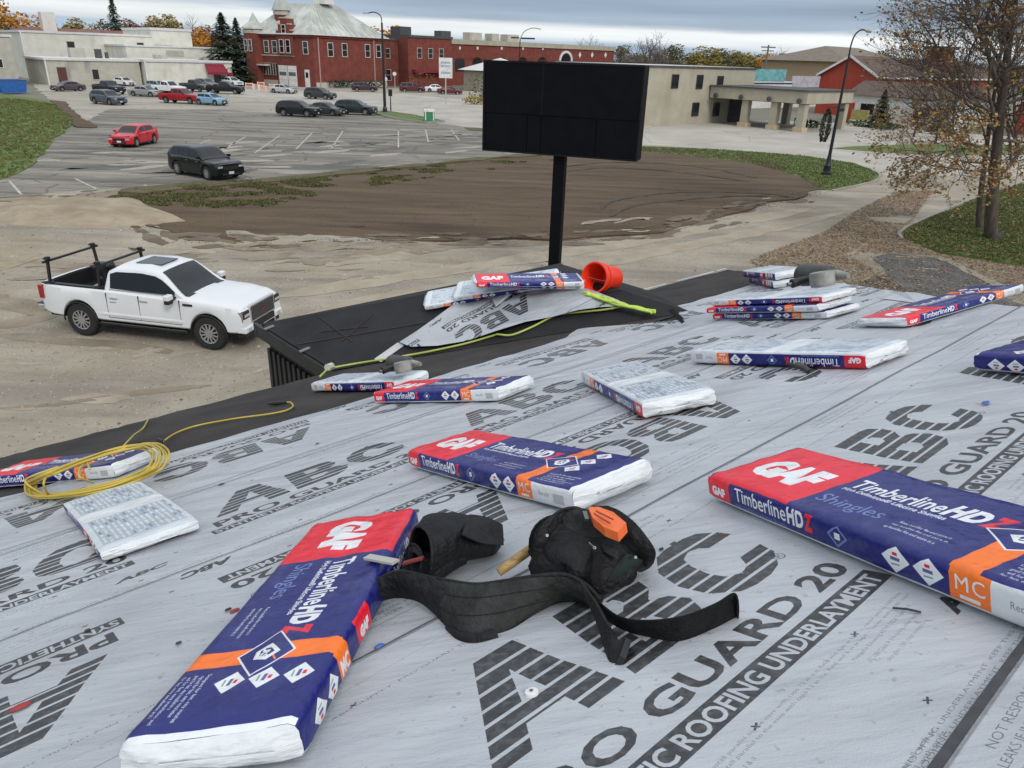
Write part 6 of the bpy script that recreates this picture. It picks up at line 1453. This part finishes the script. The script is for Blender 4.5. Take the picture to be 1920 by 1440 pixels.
for y in (1.0,17.0): part('downspout',mat('pinkish_pipe',(.45,.30,.27),.6),fh,(18.22,y,.2,18.4,y+.2,9.5))
# round-cornered towers at the left with pale conical roofs
for (cx_,cy,r_,hh,hr_) in ((1.0,.3,2.1,10.6,13.6),(-2.6,2.8,1.8,10.2,12.6),(5.9,3.6,1.5,14.2,20.0)):
    b=MB(); b.lathe([(r_,0),(r_,hh)],8,Matrix.Translation((cx_,cy,0)),cap=(False,True)); b.build('tower_wall',m_brk,fh); b=MB(); b.lathe([(r_+.5,hh-.1),(r_+.4,hh+.2),(r_*.45,hh+(hr_-hh)*.45),(.05,hr_)],8,Matrix.Translation((cx_,cy,0))); b.build('tower_roof',m_mroof,fh); b=MB(); b.lathe([(r_+.15,hh-.9),(r_+.25,hh-.2)],8,Matrix.Translation((cx_,cy,0))); b.build('tower_cornice',m_stone,fh)
for x,z in ((.4,6.4),(1.7,6.4),(-2.9,6.2)): window(fh,x,-1.72 if x>-2 else 1.0,z,.8,2.1,0,m_trw,1)
part('wall',m_brk,fh,(-4.6,3.0,0,-.004,16,9.0)); part('pale_steeple',m_stone,fh,(5.0,4.4,16.2,7.2,6.6,22)) if False else None
ch=part('roof_lantern',m_ww,fh,(10.2,8.6,15.62,13.0,11.4,17.2))
# ---- two-storey brick shops to its right
s2=thing('brick_shops','dark red brick two-storey shops between the old hall and the long brick building','building',UW(91,163),GR)
part('wall',m_brk2,s2,(0,-8,0,10,6,9.4)); part('wall',m_brk,s2,(10.004,-12,0,22,6,10.1)); part('cornice',m_droof,s2,(-.2,-8.2,9.4,10,6,9.9),(10.004,-12.2,10.1,22.2,6,10.6))
for x in (2,4.5,7.2): window(s2,x,-8.03,5.8,1.1,1.9,0,m_stone,1); window(s2,x,-8.03,1.2,1.3,2.2,0,m_stone,1)
for x in (13,16,19): window(s2,x,-12.03,6,1.1,2,0,m_stone,1)
part('awning',m_mar,s2,(11,-13.4,3.0,20,-12.01,3.6)); part('roof_shed',m_droof,s2,(12,-6,10.6,15,-2,12.4))
# ---- cream block buildings at the left of the lot
def lbl(u0,w0): return bld
L1=bld('block_building','low cream block building with brown door at the left of the lot',31,157)
part('wall',m_blk2,L1,(0,0,0,15.2,16,4.0)); part('roof_edge',m_croof,L1,(-.25,-.25,4.0,15.4,16,4.35)); part('door',m_brd,L1,(1.6,-.06,.05,3.0,-.004,2.9)); window(L1,7.6,-.01,1.0,1.0,1.6,0,m_blk2,0); part('corner_pipe',m_trw,L1,(-.1,-.18,0,.12,-.01,4.0)); part('rooftop_unit',m_blk2,L1,(6,8,4.35,8.5,10,6.0)); part('rooftop_vent',m_droof,L1,(10,7,4.35,11,8,5.9),(11.6,7,4.35,12.1,7.6,5.4))
part('vent_pipe',m_blk2,L1,(8.5,.2,0,8.6,.3,0.01)) 
L2=bld('shop_building','low cream block shop with maroon awning over its entrance',46.6,155,'shop')
part('wall',m_blk,L2,(0,0,0,16,13,4.1)); part('roof_edge',m_croof,L2,(-.25,-.25,4.1,16.2,13,4.5)); part('corner_pipe',m_trw,L2,(-.1,-.18,0,.12,-.01,4.1))
b=MB(); b.add([(10.8,-.01,3.9),(14.4,-.01,3.9),(14.6,-1.6,2.5),(10.6,-1.6,2.5),(14.6,-1.6,2.1),(10.6,-1.6,2.1)],[(0,3,2,1),(3,5,4,2)]); b.build('awning',m_mar,L2); part('door',m_dkg,L2,(12.3,-.05,.05,13.7,-.004,2.3)); part('awning',m_mar,L2,(14.9,-.8,1.6,15.8,-.01,2.4))
part('rooftop_unit',m_blk2,L2,(4,6,4.5,6,8,5.2))
L3=bld('back_hall','cream two-tier hall with high blank wall behind the low shops',48,170)
part('wall',m_blk,L3,(0,0,0,18.5,14,6.5)); part('roof_edge',m_croof,L3,(-.2,-.2,6.5,18.7,14,6.8)); part('vent',m_blk2,L3,(7.5,-.05,4.9,11,-.004,6.0))
L4=bld('tall_hall','tall cream blank-walled building stretching behind the low shops','x' and 33,184)
part('wall',m_blk,L4,(0,0,0,24.5,20,8.4)); part('wall',m_blk,L4,(24.504,0,0,33,20,9.8)); part('roof_edge',m_croof,L4,(-.2,-.2,8.4,24.5,20,8.8),(24.3,-.2,9.8,33.2,20,10.3)); part('corner_pipe',m_trw,L4,(.0,-.2,0,.25,-.01,8.4))
for x,z in ((8.6,5.4),(22,5.6)): window(L4,x,-.01,z,1.3,1.6,0,m_blk2,0)
part('louvre',m_blk2,L4,(24.8,-.05,5.6,28.6,-.004,7.0))
L5=bld('grey_block_building','grey block building with small windows at the far left edge',18,158); part('wall',m_blk2,L5,(-6,4,0,9.5,20,7.4)); part('roof_edge',m_croof,L5,(-6.2,3.8,7.4,9.7,20,7.8))
for x,z in ((3.6,2.6),(7,2.6),(4.5,5),(-1,2.6)): window(L5,x,3.98,z,1.1,1.3,0,m_trw,0)
L6=bld('barn','long low building with rusty brown roof behind the cream hall',40,225); part('wall',m_blk2,L6,(0,0,0,55,12,8.5)); b=MB(); b.add([(-1,-1,8.4),(56,-1,8.4),(56,13,8.4),(-1,13,8.4),(-1,6,10.0),(56,6,10.0)],[(0,1,5,4),(2,3,4,5),(1,2,5),(3,0,4)]); b.build('roof',mat('rusty_roof',(.16,.06,.045),.9,col2=(.25,.12,.09),scale=.6),L6); part('chimney',m_ww,L6,(6,2,8.6,9,5,13.4))
# ---- blue skip
q=G(22,176); sk=thing('dumpster','blue dumpster at the far left edge of the lot','dumpster',(q.x,q.y,.02),GR+.3); mb_=mat('dumpster_blue',(.02,.10,.36),.6,col2=(.03,.15,.45))
b=MB(); b.add([(-1.6,-.9,.15),(1.6,-.9,.15),(1.6,.9,.15),(-1.6,.9,.15),(-1.9,-1,1.7),(1.9,-1,1.7),(1.9,1,1.9),(-1.9,1,1.9)],[(0,3,2,1),(0,1,5,4),(1,2,6,5),(2,3,7,6),(3,0,4,7)]); b.build('container',mb_,sk); part('lid',mat('dumpster_lid',(.015,.05,.14),.6),sk,(-1.9,-1.0,1.72,1.9,1.0,1.80))
# ---- black billboard
m_bb=mat('black_display_back',(.0022,.0025,.004),.6,spec=.12,scale=2,col2=(.004,.005,.007)); m_bb2=mat('black_display_seam',(.006,.007,.009),.5,spec=.2)
ctr=G(1050,200,5.4)*0; pb=Vector((1.35,25.6,0))
bb=thing('billboard','large blank black electronic billboard on a black post beyond the roof','billboard',(pb.x,pb.y,0),R_(-19))
X0,X1,Zb,Zt=-2.62,2.60,4.08,6.86
part('cabinet',m_bb,bb,(X0,-.35,Zb,X1,.35,Zt)); part('pole',m_bb,bb,(-.19,-.16,0,.19,.16,Zb-.004)); part('base_plate',m_bb2,bb,(-.4,-.4,0,.4,.4,.06))
zs=Zb+(Zt-Zb)*.43
def pan(x0,z0,x1,z1): part('panel',m_bb,bb,(x0+.012,-.372,z0+.012,x1-.012,-.352,z1-.012))
cuts=[X0+.05,X0+2.02,X1-.05]
for a,c in zip(cuts,cuts[1:]): pan(a,zs,c,Zt-.05)
cuts=[X0+.05,X0+1.55,X0+2.02,X0+3.85,X1-.05]
for a,c in zip(cuts,cuts[1:]): pan(a,Zb+.05,c,zs)
part('frame_edge',m_bb2,bb,(X0-.01,-.385,Zt-.05,X1+.01,-.352,Zt+.008),(X0-.01,-.385,Zb-.008,X1+.01,-.352,Zb+.05),(X1-.05,-.384,Zb+.052,X1+.01,-.352,Zt-.052),(X0-.01,-.384,Zb+.052,X0+.05,-.352,Zt-.052)); part('seam_strip',m_bb2,bb,(X0+2.005,-.375,zs,X0+2.035,-.352,Zt-.05))
# ---- street lamp on the grass tip
m_lp=mat('black_lamp_paint',(.012,.012,.014),.45)
q=G(1548,331); lp_=thing('street_lamp','tall black curved-neck street lamp on the green lawn tip','street lamp',(q.x,q.y,.17),0)
ht=9.0; b=MB(); b.lathe([(.34,0),(.34,.12),(.26,.18),(.22,.5),(.24,.56),(.16,.75),(.13,1.2)],14); b.build('lamp_base',m_lp,lp_,smooth=40)
b=MB(); b.tube([(0,0,1.1),(0,0,4),(0,0,7.6)],[.115,.095,.065],12); b.build('pole',m_lp,lp_,smooth=60)
arm=smoothpath([(0,0,7.6),(.0,0,8.2),(.12,0,8.75),(.42,0,9.05),(.72,-.02,9.06)],6); b=MB(); b.tube(arm,.05,8); b.build('lamp_arm',m_lp,lp_,smooth=180)
b=MB(); b.tube([(.68,-.02,9.07),(.85,-.02,9.03),(1.12,-.02,8.99)],[.05,.12,.09],10); b.build('lamp_head',m_blk2,lp_,smooth=60)
b=MB(); b.bar((0,0,4.35),(-.75,0,4.35),.04,.04); b.bar((-.65,0,4.35),(-.65,0,4.0),.02,.02); b.bar((.03,0,4.2),(.35,0,4.2),.2,.2); b.build('basket_bracket',m_lp,lp_)
bk2=thing('hanging_basket','withered dark green plant trailing from a basket on the street lamp','hanging plant',(q.x-.65,q.y,2.3)); rg=random.Random(2); b=MB()
for i in range(900):
    z=rg.random(); r=.36*math.sin(math.pi*min(1,z*.85+.12))**.7*rg.random()**.5; a=rg.uniform(0,6.28); c=Vector((r*math.cos(a),r*math.sin(a),z*2.1)); M=Matrix.Rotation(a,3,'Z')@Matrix.Rotation(rg.uniform(-1,1),3,'X'); b.add([c+M@Vector(v_) for v_ in((-.05,0,-.04),(.05,0,-.05),(.02,0,.07))],[(0,1,2)])
b.build('trailing_plant',mat('withered_green',(.03,.04,.02),.9,col2=(.09,.09,.06)),bk2)
# ---- street poles, signs and small things
def pole(name,label,cat,px,py,h,r=.09,m=m_lp,arm=None,head=None):
    q=G(px,py); o=thing(name,label,cat,(q.x,q.y,0)); b=MB(); b.tube([(0,0,0),(0,0,h)],[r*1.4,r*.8],8); b.build('pole',m,o,smooth=60)
    return o
o=pole('street_lamp','slim dark street pole on the small grass island in front of the brick hall','street lamp',722,212,10.2,.14)
b=MB(); b.lathe([(.3,0),(.28,.5),(.16,.9)],8); b.build('lamp_base',m_lp,o); b=MB(); b.tube(smoothpath([(0,0,10.1),(-.1,0,10.9),(-.8,0,11.3),(-1.6,0,11.2)],4),.06,6); b.build('lamp_arm',m_lp,o); part('lamp_head',m_blk2,o,(-2.2,-.15,11.1,-1.5,.15,11.25))
o=pole('traffic_sign','short dark sign post beside the island pole','sign',733,210,2.6,.06); part('sign_plate',m_lp,o,(-.25,-.06,1.9,.25,-.03,2.7))
for i,(x,y,l) in enumerate(((741,176,'first'),(724,178,'second'))):
    o=pole('traffic_sign',('small round white sign on a post by the brick wall corner','tiny white sign on a post left of the round one')[i],'sign',x,y,3.4,.05,m_blk2); b=MB(); b.lathe([(0,-.02),(.35,-.02),(.35,.02),(0,.02)],10,Matrix.Translation((0,-.08,3.4 if i==0 else 2.6))@Matrix.Rotation(math.pi/2,4,'X')); b.build('sign_plate',m_trw,o)
q=G(836,196); ws=thing('price_sign','white upright sign board on two thin posts by the street','sign',(q.x,q.y,0),-.1); part('post',m_blk2,ws,(-.08,-.06,0,.08,.06,3.7)); part('sign_board',m_trw,ws,(-1.0,-.1,3.7,1.0,.1,6.5)); mgp=mat('sign_blue_print',(.35,.42,.50),.7)
for z in (5.7,5.2,4.3): part('print_line',mgp,ws,(-.7,-.106,z,.7,-.101,z+.28))
q=G(805,229); gbx=thing('utility_box','green and white box standing on the grass island','utility box',(q.x,q.y,.1),.2); part('box_body',mat('box_green',(.03,.22,.10),.6),gbx,(-.55,-.4,0,.55,.4,1.0)); part('box_lid',m_trw,gbx,(-.6,-.45,1.0,.6,.45,1.25)); part('box_front',m_trw,gbx,(-.5,-.42,.1,-.38,-.402,1.0),(.38,-.42,.1,.5,-.402,1.0))
q=UW(133,150); dl=thing('street_lamp','twin-arm lamp showing above the top edge of the billboard','street lamp',(q.x,q.y,0)); b=MB(); b.tube([(0,0,0),(0,0,11.0)],.12,8); b.build('pole',m_lp,dl); b=MB(); b.tube(smoothpath([(0,0,10.9),(1,0,12.6),(3,0,13.4),(5,0,13.2)],4),.12,6); b.build('lamp_arm',m_blk2,dl); part('lamp_head',m_lp,dl,(-2.2,-.2,11.0,-.2,.2,11.3),(.2,-.2,10.9,3.6,.2,11.25))
q=farpos(1436,190); h=toph(1436,84,190); up_=thing('utility_pole','wooden utility pole with crossarm in front of the distant trees','utility pole',q); b=MB(); b.tube([(0,0,0),(0,0,h)],.18,6); b.build('pole',m_wood,up_); part('crossarm',m_wood,up_,(-1.6,-.1,h-.6,1.6,.1,h-.35),(-1.3,-.1,h-1.3,1.3,.1,h-1.1))
m_ob=mat('barricade_orange',(.75,.22,.10),.7,col2=(.8,.5,.42))
for i,(x,y) in enumerate(((468,166),(482,169),(494,172),(506,173),(490,164),(512,168))):
    q=G(x,y); o=thing('barricade','pale orange traffic barricade by the brick hall, '+['far left, leftmost of six','second from the left of six','third from left','fourth, nearest the silver white sedan','standing behind the others of six','rightmost of six, beside the sedan'][i],'barricade',(q.x,q.y,.02),rng.uniform(-.5,.5),group='traffic barricades in the street by the hall'); part('board',m_ob,o,(-.7,-.04,.7,.7,.04,.95),(-.7,-.04,.3,.7,.04,.5)); part('leg',m_trw,o,(-.65,-.25,0,-.58,.25,1.0)); part('leg',m_trw,o,(.58,-.25,0,.65,.25,1.0))
# dark hedge along the brick wall and small lumps
def bush(px,py,h,w,m,label,n=500,d=None,cat='bush',rgs=1):
    q=G(px,py) if d is None else farpos(px,d); rg=random.Random(rgs+px); o=thing('bush',label,cat,(q.x,q.y,0)); b=MB()
    for i in range(n):
        v_=Vector((rg.gauss(0,1),rg.gauss(0,1),rg.gauss(0,1))).normalized()*rg.uniform(.55,1); c=Vector((v_.x*w,v_.y*w*.6,h*.5+v_.z*h*.5)); M=Matrix.Rotation(rg.uniform(0,6),3,'Z')@Matrix.Rotation(rg.uniform(-1.2,1.2),3,'X'); s=.22; b.add([c+M@Vector(k_)*s for k_ in((-.6,0,-.4),(.6,0,-.4),(.5,0,.5),(-.4,0,.6))],[(0,1,2,3)])
    b.build('foliage',m,o); b=MB(); b.tube([(0,0,0),(0,0,h*.5)],.06,5); b.build('stem',m_wood,o); return o
m_dg=mat('dark_evergreen',(.012,.028,.014),.9,scale=.8,col2=(.04,.065,.032)); m_hg=mat('hedge_green',(.03,.05,.02),.9,scale=1,col2=(.08,.11,.04)); m_rb=mat('russet_leaf',(.11,.035,.02),.9,scale=1,col2=(.24,.10,.04)); m_og=mat('orange_leaf',(.42,.17,.02),.9,scale=.6,col2=(.66,.33,.04)); m_yl=mat('yellow_olive_leaf',(.20,.16,.04),.9,scale=.6,col2=(.36,.27,.07)); m_ol=mat('olive_leaf',(.08,.08,.035),.9,scale=.6,col2=(.17,.15,.06)); m_bk=mat('grey_bark',(.05,.038,.03),.95,scale=8,col2=(.115,.092,.075),bump=.8,bscale=20,stretch=(1,1,.25)); m_tw=mat('bare_twig',(.09,.07,.058),.95,col2=(.16,.13,.11))
for i,x in enumerate((632,650,668,688,706)): bush(x,165,1.6,2.2,m_dg,('dark clipped shrub against the brick side wall of the hall, '+['leftmost of five','second of five','middle of five','fourth of five','rightmost of five'][i]),160)
bush(790,170,4.0,3.5,m_rb,'dark russet shrub in front of the brick shops',260); bush(1290-400,196,1.3,2.0,m_yl,'low yellowing shrub left of the billboard beside the street',200); bush(905,190,4.5,3,m_ol,'brown olive bush at the left edge of the billboard',300)
bush(1630,238,.8,3.2,m_hg,'low hedge along the front of the white house',260); bush(1512+8,240,1.0,1.2,m_hg,'small plant bed at the right end of the canopy',120); bush(1660,243,.8,2.4,m_hg,'low hedge just left of the dark cypress',200)
# ================================================================ TREES
def leafcloud(b,rg,centres,n,s,flat=.5,mi=(0,)):
    for i in range(n):
        c,r=centres[rg.randrange(len(centres))]
        d=Vector((rg.gauss(0,1),rg.gauss(0,1),rg.gauss(0,1))); d=d.normalized()*rg.uniform(.35,1)**.6
        p=c+Vector((d.x*r,d.y*r,d.z*r*.8)); M=Matrix.Rotation(rg.uniform(0,6.28),3,'Z')@Matrix.Rotation(rg.uniform(-1.3,1.3),3,'X'); q=s*rg.uniform(.6,1.3)
        b.add([p+M@Vector(k)*q for k in((-.5,0,-.3),(.5,0,-.35),(.45,0,.35),(-.35,0,.45))],[(0,1,2,3)],rg.choice(mi))
def branch(b,rg,p,d,l,r,lev,tips,maxlev,sides=5,drop=.0,nbr=(2,3),up=.12):
    n=3; pts=[p];q=p;dd=d
    for i in range(n):
        dd=(dd+Vector((rg.gauss(0,.14),rg.gauss(0,.14),rg.gauss(0,.10)+up*.3))).normalized(); q=q+dd*l/n; pts.append(q)
    b.tube(pts,[r,r*.85,r*.7,r*.55],max(3,sides-lev),cap=False)
    if lev>=maxlev: tips.append((q,dd)); return
    for k in range(rg.randint(*nbr)):
        t=rg.uniform(.35,1); i=min(n-1,int(t*n)); s=pts[i].lerp(pts[i+1],t*n-i)
        ax=dd.orthogonal(); ax.rotate(Matrix.Rotation(rg.uniform(0,6.28),3,dd).to_quaternion()) if False else None
        a=Matrix.Rotation(rg.uniform(0,6.28),3,dd)@dd.orthogonal().normalized()
        nd=(dd*rg.uniform(.6,1)+a*rg.uniform(.5,.95)+Vector((0,0,up))).normalized()
        branch(b,rg,s,nd,l*rg.uniform(.62,.82),r*rg.uniform(.42,.6),lev+1,tips,maxlev,sides,drop,nbr,up)
    tips.append((q,dd))
    branch(b,rg,q,(dd+Vector((rg.gauss(0,.15),rg.gauss(0,.15),.05))).normalized(),l*.72,r*.52,lev+1,tips,maxlev,sides,drop,nbr,up)
def mk_decid(seed,bare=False,n=1500,low=.25):
    """unit tree: 1 m tall; returns trunk mesh data and crown mesh data"""
    rg=random.Random(seed); t=MB(); tips=[]
    t.tube([(0,0,0),(0,0,.16),(rg.gauss(0,.01),rg.gauss(0,.01),.34)],[.028,.022,.018],7)
    for k in range(7 if bare else 6):
        a=k*6.283/6+rg.uniform(-.4,.4); z=rg.uniform(.16,.42); branch(t,rg,Vector((0,0,z)),Vector((math.cos(a)*.8,math.sin(a)*.8,rg.uniform(.5,1.3))).normalized(),rg.uniform(.16,.24),.011,0,tips,3 if bare else 1,5,nbr=(2,3))
    branch(t,rg,Vector((0,0,.33)),Vector((0,0,1)),.26,.015,0,tips,3 if bare else 1,5)
    c=MB()
    if not bare:
        cs=[(Vector((rg.gauss(0,.13),rg.gauss(0,.13),rg.uniform(low+.08,.86))),rg.uniform(.09,.17)) for _ in range(20)]
        cs=[(Vector((p.x*(1.45-p.z*.9),p.y*(1.45-p.z*.9),p.z)),r) for p,r in cs]
        leafcloud(c,rg,cs,n,.030)
    else: leafcloud(c,rg,[(p,.05) for p,_ in tips],120,.012)
    return t,c
def mk_conifer(seed,n=2200,w=.17):
    rg=random.Random(seed); t=MB(); t.tube([(0,0,0),(0,0,.98)],[.018,.003],6); c=MB()
    for i in range(n):
        z=rg.random()**1.25*.97+.03; r=w*(1-z)**.85*(rg.random()**.35)*(1+.25*math.sin(z*55)); a=rg.uniform(0,6.28); p=Vector((r*math.cos(a),r*math.sin(a),z-.02*r/w)); M=Matrix.Rotation(a,3,'Z')@Matrix.Rotation(rg.uniform(.2,.8),3,'Y'); s=.020*(1.25-z*.6)
        c.add([p+M@Vector(k)*s for k in((-1,-.5,0),(1,-.35,0),(1.2,.3,0),(-.8,.55,0))],[(0,1,2,3)])
    return t,c
def meshof(b,name,m):
    me=bpy.data.meshes.new(name); me.from_pydata(b.v,[],b.f); me.materials.append(m); me.update(); return me
TV={}
def tree_meshes(kind,m,v):
    k=(kind,m.name,v)
    if k not in TV:
        t,c=TB.setdefault((kind,v),mk_conifer(v*7+1,w=.21 if kind=='spruce' else .20,n=2200 if kind=='spruce' else 3200) if kind in('spruce','cypress') else mk_decid(v*11+3,kind=='bare'))
        TV[k]=(meshof(t,'trunk',m_bk if kind!='bare' else m_tw),meshof(c,'crown',m))
    return TV[k]
TB={}
def tree(name,label,px,topy,d,kind,m,v,wide=1.0,group=None,cat='tree',h=None):
    q=farpos(px,d); h=h or max(3,toph(px,topy,d)); o=thing(name,label,cat,(q.x,q.y,0),rng.uniform(0,6.28),group)
    a,c=tree_meshes(kind,m,v)
    for nm,me in (('trunk',a),('crown',c)):
        p=obj(nm,me,o); p.scale=(h*wide,h*wide,h)
    return o
grp='distant trees along the skyline'
# skyline: (px, top y, distance, kind, material, variant, width)
C={'orange':m_og,'russet':m_rb,'olive':m_ol,'yellow':m_yl,'green':m_hg,'dark':m_dg}
sky_trees=[(-30,-10,230,'decid','yellow',0,1.3),(8,-18,225,'decid','orange',1,1.2),(30,6,250,'decid','yellow',2,1.0),(62,40,260,'decid','russet',0,1.2),(92,24,270,'decid','orange',1,1.3),(112,32,255,'decid','russet',2,1.1),(138,38,270,'decid','olive',0,1.2),(160,28,260,'decid','yellow',1,1.3),(182,38,275,'decid','russet',2,1.2),(205,30,280,'decid','olive',0,1.0),(254,30,270,'decid','russet',1,1.3),(282,22,280,'decid','russet',2,1.2),(305,18,270,'decid','yellow',0,1.2),(328,22,275,'decid','yellow',1,1.1),(346,34,265,'decid','olive',2,1.0),(365,20,250,'bare','olive',0,1.0),(376,46,235,'decid','orange',1,1.4),(396,40,240,'decid','russet',0,1.2),(350,60,240,'decid','russet',2,1.3),
 (1110,58,300,'bare','olive',1,1.1),(1090,66,310,'bare','olive',2,1.1),(1215,52,230,'bare','olive',0,1.3),(1232,60,245,'bare','olive',2,1.2),(1190,66,250,'bare','olive',1,1.2),(1165,80,300,'decid','olive',1,1.6),(1262,78,290,'decid','olive',1,1.6),(1300,84,300,'decid','yellow',2,1.9),(1330,80,280,'decid','yellow',0,1.7),(1352,86,290,'decid','olive',1,1.7),(1378,90,300,'decid','yellow',1,1.6),(1395,94,310,'decid','olive',2,1.8),(1420,94,260,'decid','yellow',0,1.7),(1440,96,250,'decid','orange',1,1.5),(1458,82,280,'bare','olive',2,1.4),(1462,96,270,'decid','olive',1,1.6),(1484,104,280,'decid','olive',0,1.6),(1524,96,330,'decid','dark',2,1.0),(1535,88,330,'decid','olive',1,1.0),(1650,86,330,'decid','olive',0,1.2),(1690,104,330,'decid','olive',2,1.4),(1730,118,300,'decid','olive',1,1.6),(1850,120,300,'decid','yellow',2,1.7),(1900,118,280,'decid','olive',0,1.7)]
ks={'decid':'rounded','bare':'bare leafless'}; cw={'orange':'orange','russet':'russet','olive':'olive','yellow':'yellowing','green':'green','dark':'dark green'}
spots_=lambda x:('behind the cream block buildings' if x<420 else 'above the long brick building' if x<1170 else 'beyond the bank roof' if x<1480 else 'behind the red barn')
cnt={}
for (x,ty,d,kd,c,v,wd) in sky_trees:
    base=f"distant {'leafless' if kd=='bare' else cw[c]} tree {spots_(x)}"; cnt.setdefault(base,[]).append((x,ty,d,kd,c,v,wd))
ordn=['leftmost','second from the left','third from the left','fourth from the left','fifth from the left','sixth from the left','seventh from the left','eighth from the left']
for base,L in cnt.items():
    L.sort()
    for i,(x,ty,d,kd,c,v,wd) in enumerate(L):
        lab=base if len(L)==1 else f"{base}, {ordn[i]} such"
        tree('bare_tree' if kd=='bare' else 'autumn_tree',lab,x,ty,d,kd,C[c],v,wd,group=grp)
tree('autumn_tree','glowing orange round tree rising behind the brick hall roof',738,24,230,'decid',m_og,2,1.7)
tree('spruce','tall dark spruce against the sky above the cream hall',228,-12,245,'spruce',m_dg,0,1.0,cat='conifer')
tree('spruce','big dark spruce between the cream hall and the brick fire hall',424,24,172,'spruce',m_dg,1,2.3,cat='conifer')
tree('spruce','shorter dark spruce half behind the big one beside the fire hall',450,34,188,'spruce',m_dg,2,1.8,cat='conifer')
q=G(1672,241); tree('cypress','dark green conical evergreen beside the white house',1672,168,math.hypot(q.x,q.y),'cypress',m_dg,0,1.9,cat='conifer')
tree('autumn_tree','low rusty leaved tree in front of the small red gable',1745,200,100,'decid',m_rb,1,1.6)
tree('autumn_tree','green shrubby tree between the cypress and the big bare tree',1790,215,92,'decid',m_hg,0,2.0)
# far-off wood that closes the horizon
b=MB(); rg=random.Random(5)
for i in range(9000):
    a=R_(rg.uniform(-48,52)); d=rg.uniform(380,430); h_t=9+5*noise.noise(Vector((a*14,0,0))); p=Vector((math.sin(a)*d,math.cos(a)*d,h_t*rg.random()**.7)); s=rg.uniform(1.2,2.6)
    M=Matrix.Rotation(-a+rg.uniform(-.6,.6),3,'Z')@Matrix.Rotation(rg.uniform(-.5,.5),3,'X'); b.add([p+M@Vector(k)*s for k in((-.5,0,-.3),(.5,0,-.35),(.45,0,.35),(-.35,0,.45))],[(0,1,2,3)],rg.randrange(3))
b.build('far_wood',[mat('haze_olive',(.13,.13,.10),.95,col2=(.19,.18,.14)),mat('haze_brown',(.17,.14,.11),.95,col2=(.22,.19,.15)),mat('haze_grey',(.14,.15,.15),.95)],kind='stuff',label='hazy band of far-off woods along the horizon',)
# ---- the two big trees at the right
def bigtree(name,label,base,top_h,seed,rad,lean,limbs,maxlev,leaves,ms):
    rg=random.Random(seed); t=MB(); tips=[]; q=base; o=thing(name,label,'tree',q)
    P_=[Vector((0,0,-.05)),Vector((lean[0]*.15,lean[1]*.15,.5)),Vector((lean[0]*.4,lean[1]*.4,top_h*.25)),Vector((lean[0]*.6,lean[1]*.6,top_h*.45)),Vector((lean[0]*.8,lean[1]*.8,top_h*.7)),Vector((lean[0],lean[1],top_h))]
    t.tube(smoothpath(P_,4),[rad*(1.35 if i==0 else 1.05)*(1-.82*i/20) for i in range(21)],12,cap=False); t.build('trunk',m_bk,o,smooth=70)
    for (z,az,el,l,r) in limbs:
        k=z/top_h; s=Vector((lean[0]*(.3+.7*k),lean[1]*(.3+.7*k),z)); d=Vector((math.sin(az)*math.cos(el),math.cos(az)*math.cos(el),math.sin(el)))
        b=MB(); branch(b,rg,s,d,l,r,0,tips,maxlev,7,nbr=(3,4),up=.10); b.build('limb',m_tw,o)
    c=MB(); leafcloud(c,rg,[(p,rg.choice((.12,.2,.34))) for p,_ in tips if rg.random()<leaves[1] or (p.z<leaves[2] and noise.noise(p*.9)>-.02)],leaves[0],.095,mi=tuple(range(len(ms)))); c.build('crown',ms,o)
    return o
lv=[mat('brown_leaf',(.26,.12,.04),.85,col2=(.40,.21,.08)),mat('tan_leaf',(.38,.22,.08),.85,col2=(.50,.33,.14)),mat('green_brown_leaf',(.13,.12,.04),.85,col2=(.21,.19,.07))]
R2=random.Random(12)
qa=G(1866,452); qb=G(1838,432)
limbs=[]
for k in range(13):
    z=3.4+k*.72; a=R_(270 if k%2==0 else 95)+R2.uniform(-.9,.9); limbs.append((z,a,R2.uniform(.15,.6)+k*.03,R2.uniform(2.0,2.7)*(1-.012*k),.085*(1-.03*k)))
for k in range(7):
    limbs.append((8.0+k*.8,R_(265+R2.uniform(-70,70)),R2.uniform(.5,1.0),R2.uniform(2.0,2.8),.06))
limbs+=[(2.2,R_(80),1.0,3.6,.11),(4.6,R_(268),.55,2.9,.10),(6.0,R_(275),.85,3.0,.10),(3.8,R_(262),.10,2.6,.07),(3.2,R_(250),.0,2.3,.05),(2.9,R_(290),.05,2.2,.05),(5.2,R_(240),.4,2.6,.07),(5.6,R_(300),.4,2.6,.07),(7.0,R_(255),.7,2.8,.08),(8.0,R_(285),.8,2.8,.08)]
bigtree('maple_tree','largest nearly bare tree at the right, with brown leaves clinging low in its crown',(qa.x,qa.y,.12),14.5,21,.31,(-2.5,.2),limbs,4,(17000,.18,5.4),lv)
limbs=[]
for k in range(9):
    z=4.0+k*.75; limbs.append((z,R2.uniform(0,6.28),R2.uniform(.3,.8),R2.uniform(1.6,2.3),.05))
bigtree('maple_tree','slimmer straight trunk standing just left of the largest bare tree',(qb.x,qb.y,.12),11.5,33,.16,(-1.6,.1),limbs,3,(2200,.12,5.6),lv)
